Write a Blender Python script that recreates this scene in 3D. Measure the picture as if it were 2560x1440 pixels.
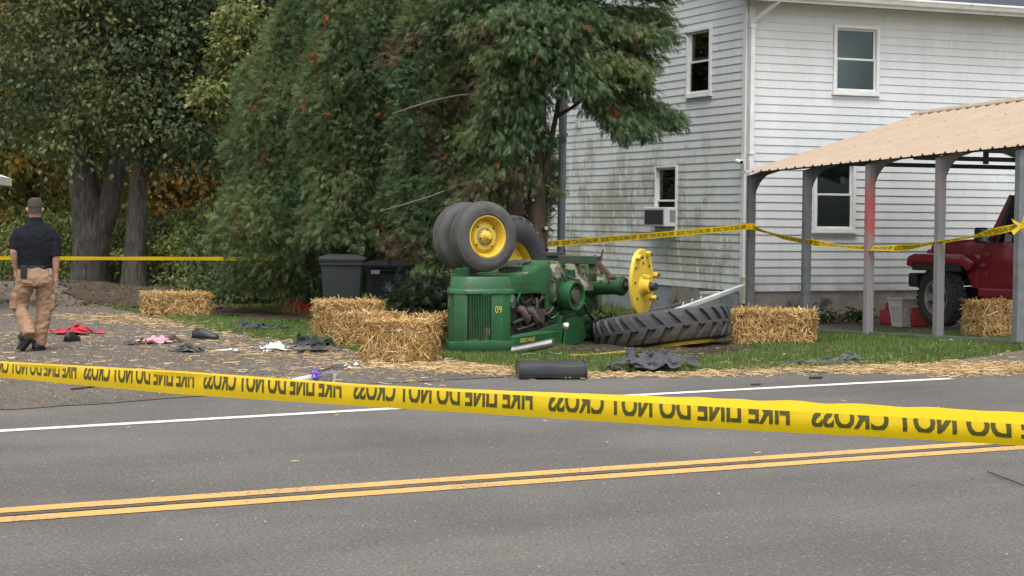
import bpy, bmesh, math, random
import numpy as np
from mathutils import Vector, Matrix, noise, geometry

for o in list(bpy.data.objects): bpy.data.objects.remove(o)
SC = bpy.context.scene
COL = SC.collection
R = math.radians
rnd = random.Random(7)
NP = np.random.default_rng(11)

# ------------------------------------------------------------------ camera
F = 4500.0; CAMH = 1.58
PITCH = math.atan2(177, F); ROLL = math.atan(.0086)
f0 = np.array([0, math.cos(PITCH), -math.sin(PITCH)])
u0 = np.array([0, math.sin(PITCH), math.cos(PITCH)])
r0 = np.array([1., 0, 0])
cr = r0*math.cos(ROLL)+u0*math.sin(ROLL)
cu = u0*math.cos(ROLL)-r0*math.sin(ROLL)
cam_d = bpy.data.cameras.new('camera')
cam_d.sensor_width = 36; cam_d.lens = 36*F/2560; cam_d.clip_start = .1; cam_d.clip_end = 2000
cam = bpy.data.objects.new('camera', cam_d); COL.objects.link(cam)
M = Matrix(((cr[0], cu[0], -f0[0], 0), (cr[1], cu[1], -f0[1], 0), (cr[2], cu[2], -f0[2], CAMH), (0, 0, 0, 1)))
cam.matrix_world = M
SC.camera = cam

# ------------------------------------------------------------------ light: overcast day
SUN_EL, SUN_AZ = 66, 180
w = bpy.data.worlds.new('World'); SC.world = w; w.use_nodes = True
nt = w.node_tree; nt.nodes.clear()
sky = nt.nodes.new('ShaderNodeTexSky'); sky.sky_type = 'NISHITA'; sky.sun_disc = False
sky.sun_elevation = R(SUN_EL); sky.sun_rotation = R(SUN_AZ); sky.air_density = 1.0; sky.dust_density = 4.0; sky.ozone_density = 1.0
hs = nt.nodes.new('ShaderNodeHueSaturation'); hs.inputs['Saturation'].default_value = .16
bg = nt.nodes.new('ShaderNodeBackground'); bg.inputs['Strength'].default_value = .15
wo = nt.nodes.new('ShaderNodeOutputWorld')
nt.links.new(sky.outputs[0], hs.inputs['Color']); nt.links.new(hs.outputs[0], bg.inputs[0]); nt.links.new(bg.outputs[0], wo.inputs[0])
sd = bpy.data.lights.new('sun', 'SUN'); sd.energy = .8; sd.angle = R(40); sd.color = (1, .97, .93)
so = bpy.data.objects.new('sun', sd); COL.objects.link(so)
so.rotation_euler = (R(90-SUN_EL), 0, R(180-SUN_AZ+0))
SC.view_settings.view_transform = 'Standard'; SC.view_settings.look = 'None'
SC.view_settings.exposure = 1.0; SC.view_settings.gamma = 1; SC.view_settings.use_curve_mapping = False

# ------------------------------------------------------------------ helpers
def ray(px, py): return f0*F+cr*(px-1280)-cu*(py-720)
def at(px, py, z=0.):
    d = ray(px, py); return np.array([0, 0, CAMH])+d*((z-CAMH)/d[2])
def atY(px, py, Y):
    d = ray(px, py); return np.array([0, 0, CAMH])+d*(Y/d[1])
def smooth(a, b, x):
    t = np.clip((x-a)/(b-a), 0, 1); return t*t*(3-2*t)
def gz(x, y):
    z = .20*np.exp(-(((x-7.6)/2.6)**2+((y-21.3)/3.2)**2))*smooth(0, 1.5, y-(18.0+.25*x))
    z = z+.28*np.exp(-(((x+9.2)/2.4)**2+((y-34.6)/1.6)**2))
    z = z+.35*smooth(36, 60, y)
    return z

def tag(o, label=None, cat=None, group=None, kind=None):
    if label: o['label'] = label
    if cat: o['category'] = cat
    if group: o['group'] = group
    if kind: o['kind'] = kind
    return o
def empty(name, loc, rz=0., label=None, cat=None, group=None):
    o = bpy.data.objects.new(name, None); COL.objects.link(o); o.empty_display_size = .2
    o.location = loc; o.rotation_euler = (0, 0, rz)
    return tag(o, label, cat, group)
def link(name, me, m=None, parent=None, loc=None):
    o = bpy.data.objects.new(name, me); COL.objects.link(o)
    if m is not None and len(me.materials) == 0: me.materials.append(m)
    if parent is not None: o.parent = parent
    if loc is not None: o.location = loc
    return o

def frame(d):
    d = Vector(d).normalized()
    a = Vector((0, 0, 1)) if abs(d.z) < .95 else Vector((0, 1, 0))
    x = a.cross(d).normalized(); y = d.cross(x)
    return x, y, d

class MB:
    def __init__(s): s.v = []; s.f = []
    def add(s, vs, fs):
        k = len(s.v); s.v += [tuple(p) for p in vs]; s.f += [tuple(i+k for i in q) for q in fs]; return s
    def box(s, c, d, rot=None):
        vs = []
        for z in (-.5, .5):
            for x, y in ((-.5, -.5), (.5, -.5), (.5, .5), (-.5, .5)):
                p = Vector((x*d[0], y*d[1], z*d[2]))
                if rot is not None: p = rot @ p
                vs.append(p+Vector(c))
        return s.add(vs, [(3, 2, 1, 0), (4, 5, 6, 7), (0, 1, 5, 4), (1, 2, 6, 5), (2, 3, 7, 6), (3, 0, 4, 7)])
    def rings(s, rs, cap=True, closed=False):
        n = len(rs[0]); k = len(s.v)
        for r_ in rs: s.v += [tuple(p) for p in r_]
        m = len(rs)
        for i in range(m if closed else m-1):
            a = k+i*n; b = k+((i+1) % m)*n
            for j in range(n):
                s.f.append((a+j, a+(j+1) % n, b+(j+1) % n, b+j))
        if cap and not closed:
            s.f.append(tuple(k+j for j in range(n-1, -1, -1)))
            s.f.append(tuple(k+(m-1)*n+j for j in range(n)))
        return s
    def cyl(s, p0, p1, r, r2=None, n=16, cap=True):
        p0 = Vector(p0); p1 = Vector(p1); x, y, d = frame(p1-p0); r2 = r if r2 is None else r2
        rs = []
        for p, q in ((p0, r), (p1, r2)):
            rs.append([p+x*(q*math.cos(t))+y*(q*math.sin(t)) for t in [2*math.pi*i/n for i in range(n)]])
        return s.rings(rs, cap)
    def tube(s, pts, r, n=8, cap=True):
        pts = [Vector(p) for p in pts]; rs = []; m = len(pts)
        px_ = None
        for i, p in enumerate(pts):
            d = pts[min(i+1, m-1)]-pts[max(i-1, 0)]
            if px_ is None: x, y, d = frame(d)
            else:
                d = d.normalized(); x = (px_-d*px_.dot(d)).normalized(); y = d.cross(x)
            px_ = x
            q = r[i] if hasattr(r, '__len__') else r
            qa, qb = q if hasattr(q, '__len__') else (q, q)
            rs.append([p+x*(qa*math.cos(t))+y*(qb*math.sin(t)) for t in [2*math.pi*j/n for j in range(n)]])
        return s.rings(rs, cap)
    def lathe(s, prof, c, axis, n=32, cap=False, closed=False):
        c = Vector(c); x, y, d = frame(axis); rs = []
        for h, r in prof:
            rs.append([c+d*h+x*(r*math.cos(t))+y*(r*math.sin(t)) for t in [2*math.pi*i/n for i in range(n)]])
        return s.rings(rs, cap, closed)
    def prism(s, poly, fn0, fn1):
        n = len(poly); a = [fn0(*p) for p in poly]; b = [fn1(*p) for p in poly]; k = len(s.v)
        s.v += [tuple(p) for p in a]+[tuple(p) for p in b]
        s.f.append(tuple(k+i for i in range(n-1, -1, -1))); s.f.append(tuple(k+n+i for i in range(n)))
        for i in range(n):
            j = (i+1) % n; s.f.append((k+i, k+j, k+n+j, k+n+i))
        return s
    def build(s, name, m, parent=None, smooth_=False, bevel=0, seg=2, loc=None, recalc=True, jit=0):
        me = bpy.data.meshes.new(name); me.from_pydata(s.v, [], s.f)
        bm = bmesh.new(); bm.from_mesh(me)
        if recalc: bmesh.ops.recalc_face_normals(bm, faces=bm.faces)
        if bevel:
            es = [e for e in bm.edges if len(e.link_faces) == 2 and e.calc_face_angle(0) > .45]
            bmesh.ops.bevel(bm, geom=es, offset=bevel, segments=seg, affect='EDGES', profile=.6, clamp_overlap=True)
        if jit:
            for v in bm.verts:
                v.co += Vector(noise.noise_vector(v.co*3+Vector((jit*77, 3, 1))))*jit
        bm.to_mesh(me); bm.free()
        if smooth_ is True:
            for p in me.polygons: p.use_smooth = True
        elif smooth_:
            me.shade_smooth() if False else None
            for p in me.polygons: p.use_smooth = True
            me.set_sharp_from_angle(angle=smooth_)
        return link(name, me, m, parent, loc)
ANG = R(40)

def np_mesh(name, V, Fc, m, parent=None, tint=None, smooth_=False):
    """fast mesh from arrays: V (n,3), Fc (k,3 or 4)"""
    me = bpy.data.meshes.new(name); n = len(V); k, q = Fc.shape
    me.vertices.add(n); me.vertices.foreach_set('co', np.ascontiguousarray(V, np.float32).ravel())
    me.loops.add(k*q); me.loops.foreach_set('vertex_index', np.ascontiguousarray(Fc, np.int32).ravel())
    me.polygons.add(k); me.polygons.foreach_set('loop_start', np.arange(0, k*q, q, dtype=np.int32))
    if smooth_: me.polygons.foreach_set('use_smooth', np.ones(k, bool))
    me.update(calc_edges=True)
    if tint is not None:
        a = me.color_attributes.new('tint', 'FLOAT_COLOR', 'POINT')
        c = np.ones((n, 4), np.float32); c[:, :3] = tint; a.data.foreach_set('color', c.ravel())
    return link(name, me, m, parent)

def inside(poly, x, y):
    c = np.zeros(len(x), bool); n = len(poly); j = n-1
    for i in range(n):
        xi, yi = poly[i]; xj, yj = poly[j]
        if yi != yj:
            t = ((yi > y) != (yj > y)) & (x < (xj-xi)*(y-yi)/(yj-yi)+xi); c ^= t
        j = i
    return c

def densify(poly, step, jit, seed=1):
    out = []; n = len(poly); rr = random.Random(seed)
    for i in range(n):
        a = np.array(poly[i][:2]); b = np.array(poly[(i+1) % n][:2]); L = np.linalg.norm(b-a); k = max(1, int(L/step))
        for j in range(k):
            p = a+(b-a)*j/k
            q = noise.noise_vector(Vector((p[0]*2.1, p[1]*2.1, seed)))
            q2 = noise.noise_vector(Vector((p[0]*7, p[1]*7, seed+9)))
            out.append((p[0]+jit*(q.x*1.2+q2.x*.5), p[1]+jit*(q.y*1.2+q2.y*.5)))
    return out

def sheet(name, poly, eps, m, step=.3, jit=.1, seed=1, grid=.6, rough=0., parent=None, fn=None):
    """a ground sheet that follows the terrain"""
    P = densify(poly, step, jit, seed); A = np.array(P)
    xs = np.arange(A[:, 0].min(), A[:, 0].max(), grid); ys = np.arange(A[:, 1].min(), A[:, 1].max(), grid)
    gx, gy = np.meshgrid(xs, ys); gx = gx.ravel()+NP.uniform(-.2, .2, gx.size)*grid; gy = gy.ravel()+NP.uniform(-.2, .2, gy.size)*grid
    k = inside(P, gx, gy); pts = [Vector(p) for p in P]+[Vector((a, b)) for a, b in zip(gx[k], gy[k])]
    n = len(P)
    vo, eo, fo, *_ = geometry.delaunay_2d_cdt(pts, [], [list(range(n))], 1, 1e-4)
    V = np.array([(p.x, p.y) for p in vo]); z = gz(V[:, 0], V[:, 1])+eps
    if rough:
        z = z+np.array([max(0, noise.noise(Vector((a*3, b*3, 2)))*rough+abs(noise.noise(Vector((a*9, b*9, 5))))*rough*.6) for a, b in V])
    me = bpy.data.meshes.new(name); me.from_pydata([(a, b, c) for (a, b), c in zip(V, z)], [], fo)
    bm = bmesh.new(); bm.from_mesh(me); bmesh.ops.recalc_face_normals(bm, faces=bm.faces)
    if bm.faces and sum(f.normal.z for f in bm.faces) < 0: bmesh.ops.reverse_faces(bm, faces=bm.faces)
    bm.to_mesh(me); bm.free()
    for p in me.polygons: p.use_smooth = True
    return link(name, me, m, parent), P

# ------------------------------------------------------------------ materials
MATS = {}
def nodes(m):
    m.use_nodes = True; t = m.node_tree; t.nodes.clear(); return t, t.nodes, t.links
def mat(name, c1, c2=None, scale=4., rough=.6, bump=0., bscale=60., metal=0., spec=.4, c3=None, s3=1.5, t3=.6, k3=.12, detail=6, stretch=None, coat=0., sheen=0., lo=.35, hi=.65, trans=0.):
    """procedural surface: two tones by noise, a third tone in patches, fine relief"""
    if name in MATS: return MATS[name]
    m = bpy.data.materials.new(name); t, N, L = nodes(m)
    out = N.new('ShaderNodeOutputMaterial'); b = N.new('ShaderNodeBsdfPrincipled'); L.new(b.outputs[0], out.inputs[0])
    tc = N.new('ShaderNodeTexCoord'); vec = tc.outputs['Object']
    if stretch:
        mp = N.new('ShaderNodeMapping'); mp.inputs['Scale'].default_value = stretch; L.new(vec, mp.inputs[0]); vec = mp.outputs[0]
    def noi(s, d=detail, r=.6):
        n = N.new('ShaderNodeTexNoise'); n.inputs['Scale'].default_value = s; n.inputs['Detail'].default_value = d; n.inputs['Roughness'].default_value = r
        L.new(vec, n.inputs['Vector']); return n.outputs['Fac']
    def ramp(x, a, c):
        r_ = N.new('ShaderNodeMapRange'); r_.inputs[1].default_value = a; r_.inputs[2].default_value = c; L.new(x, r_.inputs[0]); return r_.outputs[0]
    def mix(fac, a, c):
        x = N.new('ShaderNodeMix'); x.data_type = 'RGBA'; L.new(fac, x.inputs[0])
        for i, q in ((6, a), (7, c)):
            if isinstance(q, tuple): x.inputs[i].default_value = (*q, 1)
            else: L.new(q, x.inputs[i])
        return x.outputs[2]
    col = mix(ramp(noi(scale), lo, hi), c1, c2 if c2 else tuple(v*.8 for v in c1))
    if c3: col = mix(ramp(noi(s3), t3, t3+k3), col, c3)
    L.new(col, b.inputs['Base Color'])
    b.inputs['Metallic'].default_value = metal; b.inputs['Specular IOR Level'].default_value = spec
    rr = N.new('ShaderNodeMapRange'); rr.inputs[3].default_value = max(.02, rough-.1); rr.inputs[4].default_value = min(1, rough+.1); L.new(noi(scale*2.3), rr.inputs[0]); L.new(rr.outputs[0], b.inputs['Roughness'])
    if coat: b.inputs['Coat Weight'].default_value = coat; b.inputs['Coat Roughness'].default_value = .12
    if sheen: b.inputs['Sheen Weight'].default_value = sheen
    if trans: b.inputs['Transmission Weight'].default_value = trans
    if bump:
        bp = N.new('ShaderNodeBump'); bp.inputs['Strength'].default_value = 1; bp.inputs['Distance'].default_value = bump
        L.new(noi(bscale, 3, .6), bp.inputs['Height']); L.new(bp.outputs[0], b.inputs['Normal'])
    MATS[name] = m; return m

def tint_mat(name, rough=.6, transl=.25, spec=.3, gain=1.):
    """leaves, blades, straw: colour held per piece"""
    m = bpy.data.materials.new(name); t, N, L = nodes(m)
    out = N.new('ShaderNodeOutputMaterial'); b = N.new('ShaderNodeBsdfPrincipled')
    a = N.new('ShaderNodeAttribute'); a.attribute_name = 'tint'
    L.new(a.outputs['Color'], b.inputs['Base Color']); b.inputs['Roughness'].default_value = rough; b.inputs['Specular IOR Level'].default_value = spec
    tr = N.new('ShaderNodeBsdfTranslucent'); L.new(a.outputs['Color'], tr.inputs[0])
    mx = N.new('ShaderNodeMixShader'); mx.inputs[0].default_value = transl
    L.new(b.outputs[0], mx.inputs[1]); L.new(tr.outputs[0], mx.inputs[2]); L.new(mx.outputs[0], out.inputs[0])
    return m
LEAF = tint_mat('leaf', .55, .48); STRAW = tint_mat('straw', .6, .15, .25); BLADE = tint_mat('blade', .55, .3)

def glass_mat(name, tintc=(.75, .85, .85), refl=1.5, gloss=.02):
    m = bpy.data.materials.new(name); t, N, L = nodes(m)
    out = N.new('ShaderNodeOutputMaterial'); tr = N.new('ShaderNodeBsdfTransparent'); tr.inputs[0].default_value = (*tintc, 1)
    g = N.new('ShaderNodeBsdfGlossy'); g.inputs['Roughness'].default_value = gloss
    fr = N.new('ShaderNodeFresnel'); fr.inputs[0].default_value = refl
    mx = N.new('ShaderNodeMixShader'); L.new(fr.outputs[0], mx.inputs[0]); L.new(tr.outputs[0], mx.inputs[1]); L.new(g.outputs[0], mx.inputs[2]); L.new(mx.outputs[0], out.inputs[0])
    return m
GLASS = glass_mat('window glass')
# ------------------------------------------------------------------ ground materials
def asphalt_mat():
    m = bpy.data.materials.new('worn asphalt'); t, N, L = nodes(m)
    out = N.new('ShaderNodeOutputMaterial'); b = N.new('ShaderNodeBsdfPrincipled'); L.new(b.outputs[0], out.inputs[0])
    tc = N.new('ShaderNodeTexCoord'); vec = tc.outputs['Object']
    rot = N.new('ShaderNodeMapping'); rot.inputs['Rotation'].default_value = (0, 0, -R(30)); L.new(vec, rot.inputs[0])
    st = N.new('ShaderNodeMapping'); st.inputs['Scale'].default_value = (.12, 1.1, 1); L.new(rot.outputs[0], st.inputs[0])
    def noi(v, s, d, r=.6):
        n = N.new('ShaderNodeTexNoise'); n.inputs['Scale'].default_value = s; n.inputs['Detail'].default_value = d; n.inputs['Roughness'].default_value = r; L.new(v, n.inputs[0]); return n.outputs[0]
    def mr(x, a, c, d=0., e=1.):
        r_ = N.new('ShaderNodeMapRange')
        for i, q in ((1, a), (2, c), (3, d), (4, e)): r_.inputs[i].default_value = q
        L.new(x, r_.inputs[0]); return r_.outputs[0]
    def mul(x, y):
        q = N.new('ShaderNodeMath'); q.operation = 'MULTIPLY'; L.new(x, q.inputs[0]); L.new(y, q.inputs[1]); return q.outputs[0]
    fine = mr(noi(vec, 50, 5, .8), .36, .64, .52, 1.48)
    agg = N.new('ShaderNodeTexVoronoi'); agg.inputs['Scale'].default_value = 34; agg.inputs['Randomness'].default_value = 1; L.new(vec, agg.inputs['Vector'])
    sep = N.new('ShaderNodeSeparateColor'); L.new(agg.outputs['Color'], sep.inputs[0])
    pick = mul(mr(sep.outputs[0], .70, .95), mr(agg.outputs['Distance'], .38, .2))
    big = mr(noi(vec, .45, 5, .6), .3, .7, .80, 1.18)
    lane = mr(noi(st.outputs[0], 1.0, 4, .6), .3, .7, .88, 1.1)
    v = mul(mul(fine, big), lane)
    c = N.new('ShaderNodeMix'); c.data_type = 'RGBA'; c.blend_type = 'MULTIPLY'; c.inputs[0].default_value = 1; c.inputs[6].default_value = (.112, .104, .094, 1)
    cc = N.new('ShaderNodeCombineColor')
    for i in range(3): L.new(v, cc.inputs[i])
    L.new(cc.outputs[0], c.inputs[7])
    c2 = N.new('ShaderNodeMix'); c2.data_type = 'RGBA'; L.new(pick, c2.inputs[0]); L.new(c.outputs[2], c2.inputs[6]); c2.inputs[7].default_value = (.205, .19, .17, 1)
    L.new(c2.outputs[2], b.inputs['Base Color']); b.inputs['Roughness'].default_value = .9; b.inputs['Specular IOR Level'].default_value = .25
    bp = N.new('ShaderNodeBump'); bp.inputs['Distance'].default_value = .006; L.new(noi(vec, 90, 3, .7), bp.inputs['Height']); L.new(bp.outputs[0], b.inputs['Normal'])
    return m
ASPH = asphalt_mat()
def paint_mat(name, c, wear):
    m = bpy.data.materials.new(name); t, N, L = nodes(m)
    out = N.new('ShaderNodeOutputMaterial'); b = N.new('ShaderNodeBsdfPrincipled'); L.new(b.outputs[0], out.inputs[0])
    tc = N.new('ShaderNodeTexCoord'); n = N.new('ShaderNodeTexNoise'); n.inputs['Scale'].default_value = 38; n.inputs['Detail'].default_value = 5; n.inputs['Roughness'].default_value = .75; L.new(tc.outputs['Object'], n.inputs[0])
    n2 = N.new('ShaderNodeTexNoise'); n2.inputs['Scale'].default_value = 1.5; n2.inputs['Detail'].default_value = 4; L.new(tc.outputs['Object'], n2.inputs[0])
    ad = N.new('ShaderNodeMath'); ad.operation = 'ADD'; L.new(n.outputs[0], ad.inputs[0])
    sc = N.new('ShaderNodeMath'); sc.operation = 'MULTIPLY'; sc.inputs[1].default_value = .35; L.new(n2.outputs[0], sc.inputs[0]); L.new(sc.outputs[0], ad.inputs[1])
    r_ = N.new('ShaderNodeMapRange'); r_.inputs[1].default_value = wear; r_.inputs[2].default_value = wear+.13; L.new(ad.outputs[0], r_.inputs[0])
    x = N.new('ShaderNodeMix'); x.data_type = 'RGBA'; L.new(r_.outputs[0], x.inputs[0]); x.inputs[6].default_value = (*c, 1); x.inputs[7].default_value = (.13, .12, .11, 1)
    L.new(x.outputs[2], b.inputs['Base Color']); b.inputs['Roughness'].default_value = .75
    return m
YEL_P = paint_mat('yellow road paint', (.57, .315, .085), .69); WHT_P = paint_mat('white road paint', (.60, .58, .54), .76)
def ground_mat(name, cols, s1, s2, bump=.02, bs=30):
    """mottled earth: cols = dark, mid, light, fleck"""
    m = bpy.data.materials.new(name); t, N, L = nodes(m)
    out = N.new('ShaderNodeOutputMaterial'); b = N.new('ShaderNodeBsdfPrincipled'); L.new(b.outputs[0], out.inputs[0])
    tc = N.new('ShaderNodeTexCoord'); vec = tc.outputs['Object']
    def noi(s, d, r=.65):
        n = N.new('ShaderNodeTexNoise'); n.inputs['Scale'].default_value = s; n.inputs['Detail'].default_value = d; n.inputs['Roughness'].default_value = r; L.new(vec, n.inputs[0]); return n.outputs[0]
    def mix(f_, lo, hi, a, c):
        r_ = N.new('ShaderNodeMapRange'); r_.inputs[1].default_value = lo; r_.inputs[2].default_value = hi; L.new(f_, r_.inputs[0])
        x = N.new('ShaderNodeMix'); x.data_type = 'RGBA'; L.new(r_.outputs[0], x.inputs[0])
        for i, q in ((6, a), (7, c)):
            if isinstance(q, tuple): x.inputs[i].default_value = (*q, 1)
            else: L.new(q, x.inputs[i])
        return x.outputs[2]
    c = mix(noi(s1, 6), .35, .65, cols[0], cols[1]); c = mix(noi(s2, 5, .75), .45, .7, c, cols[2]); c = mix(noi(s2*4.3, 3, .7), .6, .72, c, cols[3])
    L.new(c, b.inputs['Base Color']); b.inputs['Roughness'].default_value = .95; b.inputs['Specular IOR Level'].default_value = .15
    bp = N.new('ShaderNodeBump'); bp.inputs['Distance'].default_value = bump; L.new(noi(bs, 5, .7), bp.inputs['Height']); L.new(bp.outputs[0], b.inputs['Normal'])
    return m
G_LAWN = ground_mat('lawn soil and thatch', ((.035, .06, .015), (.05, .09, .02), (.08, .10, .03), (.12, .11, .05)), .8, 9)
G_GRAV = ground_mat('gravel drive', ((.10, .086, .072), (.145, .125, .105), (.185, .16, .135), (.29, .23, .15)), 1.1, 16, .02, 60)
G_SOIL = ground_mat('torn brown soil', ((.035, .024, .017), (.06, .042, .03), (.085, .062, .045), (.10, .09, .05)), 3, 14, .05, 22)
G_MULCH = ground_mat('leaf litter bank', ((.05, .038, .028), (.085, .066, .05), (.12, .095, .07), (.15, .12, .06)), 2, 13, .05, 25)
G_PAD = ground_mat('carport gravel pad', ((.12, .10, .086), (.16, .135, .118), (.19, .165, .145), (.24, .2, .165)), 1.5, 16, .02, 50)

# ------------------------------------------------------------------ the ground sheet, out to the horizon
xs = np.concatenate([np.linspace(-400, -30, 12), np.linspace(-28, 20, 90), np.linspace(24, 400, 12)])
ys = np.concatenate([np.linspace(-60, 8, 8), np.linspace(9, 60, 110), np.linspace(65, 600, 16)])
gx, gy = np.meshgrid(xs, ys); V = np.stack([gx.ravel(), gy.ravel(), gz(gx.ravel(), gy.ravel())-.012], 1)
nx = len(xs); ny = len(ys); ii = (np.arange(ny-1)[:, None]*nx+np.arange(nx-1)[None, :]).ravel()
tag(np_mesh('ground', V, np.stack([ii, ii+1, ii+nx+1, ii+nx], 1), G_LAWN, smooth_=True), kind='structure')

# ------------------------------------------------------------------ road
def rl(p, q, n=24): return [tuple(np.array(p)+(np.array(q)-np.array(p))*i/n) for i in range(n)]
def yline(x): return 10.80+.540*x-.0028*x*x       # centre of the double yellow line
def wline(x): return 15.33+.622*x-.0040*x*x       # white edge line
def aedge(x): return float(np.interp(x, [-30, -4.1, -2.6, -1.4, .1, 1.75, 3.5, 5.4, 9, 20], [-.5, 14.6, 15.9, 17.05, 18.05, 18.45, 18.9, 19.4, 21.2, 28]))
XR = np.linspace(-16, 20, 121)
V = []; Fc = []
up = [aedge(x)+.05*noise.noise(Vector((x*3, 1, 1)))+.03*noise.noise(Vector((x*11, 1, 4))) for x in XR]
lo_ = [yline(x)-4.6 for x in XR]
for x, a, b in zip(XR, lo_, up):
    for t in np.linspace(0, 1, 7): V.append((x, a+(b-a)*t, 0))
for i in range(len(XR)-1):
    for j in range(6): k = i*7+j; Fc.append((k, k+7, k+8, k+1))
road = np_mesh('road', np.array(V), np.array(Fc), ASPH); tag(road, kind='structure')
def strip(name, fn, off, wd, z, m, x0=-15, x1=19, n=700):
    V = []; Fc = []
    for i in range(n+1):
        x = x0+(x1-x0)*i/n; h = .01; d = np.array([1, (fn(x+h)-fn(x-h))/(2*h)]); d /= np.linalg.norm(d); nn = np.array([-d[1], d[0]])
        p = np.array([x, fn(x)]); j1 = .006*noise.noise(Vector((x*9, off, 3)))+.008*noise.noise(Vector((x*31, off, 3))); j2 = .006*noise.noise(Vector((x*9, off, 8)))+.008*noise.noise(Vector((x*31, off, 8)))
        a = p+nn*(off-wd/2+j1); b = p+nn*(off+wd/2+j2); V += [(*a, z), (*b, z)]
        if i: k = 2*i; Fc.append((k-2, k, k+1, k-1))
    return np_mesh(name, np.array(V), np.array(Fc), m, road)
strip('edge_line', wline, 0, .135, .004, WHT_P, -13, 4.4)
strip('centre_line', yline, .145, .165, .004, YEL_P)
strip('centre_line', yline, -.145, .165, .004, YEL_P)
strip('paving_joint', lambda x: yline(x)+.006*math.sin(x*2.1), -.03, .03, .005, mat('joint tar', (.05, .048, .046), (.075, .07, .066), 9, .9))

# ------------------------------------------------------------------ gravel, soil, pad
P2 = lambda l: [tuple(at(*q)[:2]) for q in l]
grav_poly = [(-30, 2.0), *[(x, aedge(x)-.25) for x in np.linspace(-14, 0, 15)], *P2([(1290, 928), (1130, 900), (1000, 892), (900, 880), (780, 860), (640, 846), (520, 826), (400, 800), (300, 776), (200, 752), (140, 735), (100, 708)]), (-11.5, 46), (-40, 46)]
drive, DRIVE = sheet('driveway', grav_poly, .006, G_GRAV, .2, .10, 3); tag(drive, kind='structure')
bank, BANK = sheet('leaf_litter_bank', P2([(140, 742), (230, 760), (330, 772), (420, 772), (540, 775), (560, 752), (380, 728), (250, 704), (140, 703)]), .012, G_MULCH, .2, .15, 5, .25, .10); tag(bank, kind='structure')
trk, TRK = sheet('soil_track', P2([(540, 772), (640, 776), (760, 792), (800, 800), (760, 806), (640, 800), (530, 786)]), .01, G_SOIL, .15, .12, 6, .2, .05); tag(trk, kind='structure')
shl, SHL = sheet('shoulder', [*[(x, aedge(x)-.2) for x in np.linspace(.2, 12, 16)], (12, 24), *P2([(2640, 893), (2560, 898), (2400, 908), (2200, 918), (2000, 924), (1800, 929), (1600, 930), (1400, 934)])], .007, G_GRAV, .2, .06, 9); tag(shl, kind='structure')
soil, SOIL = sheet('torn_soil', P2([(1400, 858), (1395, 884), (1480, 890), (1600, 892), (1730, 896), (1840, 890), (1900, 868), (1850, 850), (1780, 835), (1600, 815), (1450, 830)]), .01, G_SOIL, .12, .14, 7, .15, .07); tag(soil, kind='structure')
pad, PAD = sheet('carport_pad', P2([(1990, 805), (2100, 800), (2300, 797), (2700, 785), (2900, 800), (2700, 838), (2430, 845), (2200, 832), (2030, 826)]), .012, G_PAD, .2, .06, 8); tag(pad, kind='structure')

# ------------------------------------------------------------------ grass
def blades(n, box, hmin, hmax, excl, incl=None, seed=1, dense=None):
    g = np.random.default_rng(seed); x = g.uniform(box[0], box[1], n); y = g.uniform(box[2], box[3], n)
    k = np.ones(n, bool)
    for e in excl: k &= ~inside(e, x, y)
    if incl: k &= inside(incl, x, y)
    k &= y > np.array([aedge(v) for v in x])-.05
    if dense is not None: k &= g.uniform(0, 1, n) < dense(x, y)
    x = x[k]; y = y[k]; n = len(x)
    cl = np.array([noise.noise(Vector((a*1.1, b*1.1, 3)))*.6+noise.noise(Vector((a*4, b*4, 7)))*.4 for a, b in zip(x, y)])
    h = g.uniform(hmin, hmax, n)*(1+.5*cl); a = g.uniform(0, 2*np.pi, n); lean = g.uniform(.1, .9, n)*h; wd = g.uniform(.004, .008, n)
    b = g.uniform(0, 2*np.pi, n); z = gz(x, y)
    v0 = np.stack([x-np.cos(a)*wd, y-np.sin(a)*wd, z-.01], 1); v1 = np.stack([x+np.cos(a)*wd, y+np.sin(a)*wd, z-.01], 1)
    v2 = np.stack([x+np.cos(b)*lean, y+np.sin(b)*lean, z+h], 1)
    V = np.stack([v0, v1, v2], 1).reshape(-1, 3); Fc = np.arange(3*n).reshape(n, 3)
    c1 = np.array([.062, .125, .026]); c2 = np.array([.16, .22, .06]); c3 = np.array([.28, .24, .11])
    t = np.clip(.5+cl*.9+g.normal(0, .22, n), 0, 1)[:, None]; c = c1*(1-t)+c2*t
    dry = (g.uniform(0, 1, n) < .05+.10*np.clip(-cl*2, 0, 1))[:, None]; c = np.where(dry, c3, c)*g.uniform(.75, 1.25, (n, 1))
    return V, Fc, np.repeat(c, 3, 0)
EX = [DRIVE, BANK, TRK, SOIL, PAD, SHL]
def join_np(parts):
    Vs, Fs, Cs = [], [], []; k = 0
    for v, f, c in parts: Vs.append(v); Fs.append(f+k); Cs.append(c); k += len(v)
    return np.concatenate(Vs), np.concatenate(Fs), np.concatenate(Cs)
V, Fc, C = join_np([blades(150000, (-.8, 7.5, 17.8, 24), .03, .075, EX, seed=1), blades(60000, (1.5, 9.5, 24, 29.5), .03, .08, EX, seed=2),
                    blades(130000, (-12, 0, 20, 31), .03, .07, EX, seed=3), blades(40000, (-14, 2, 31, 42), .05, .14, EX, seed=4),
                    blades(8000, (-.5, 6.5, 17.8, 21), .05, .11, EX, seed=6, dense=lambda x, y: .5+0*x)])
gr = np_mesh('grass', V, Fc, BLADE, tint=C); tag(gr, 'short green lawn grass around the tractor and carport', 'grass', kind='stuff')

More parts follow.
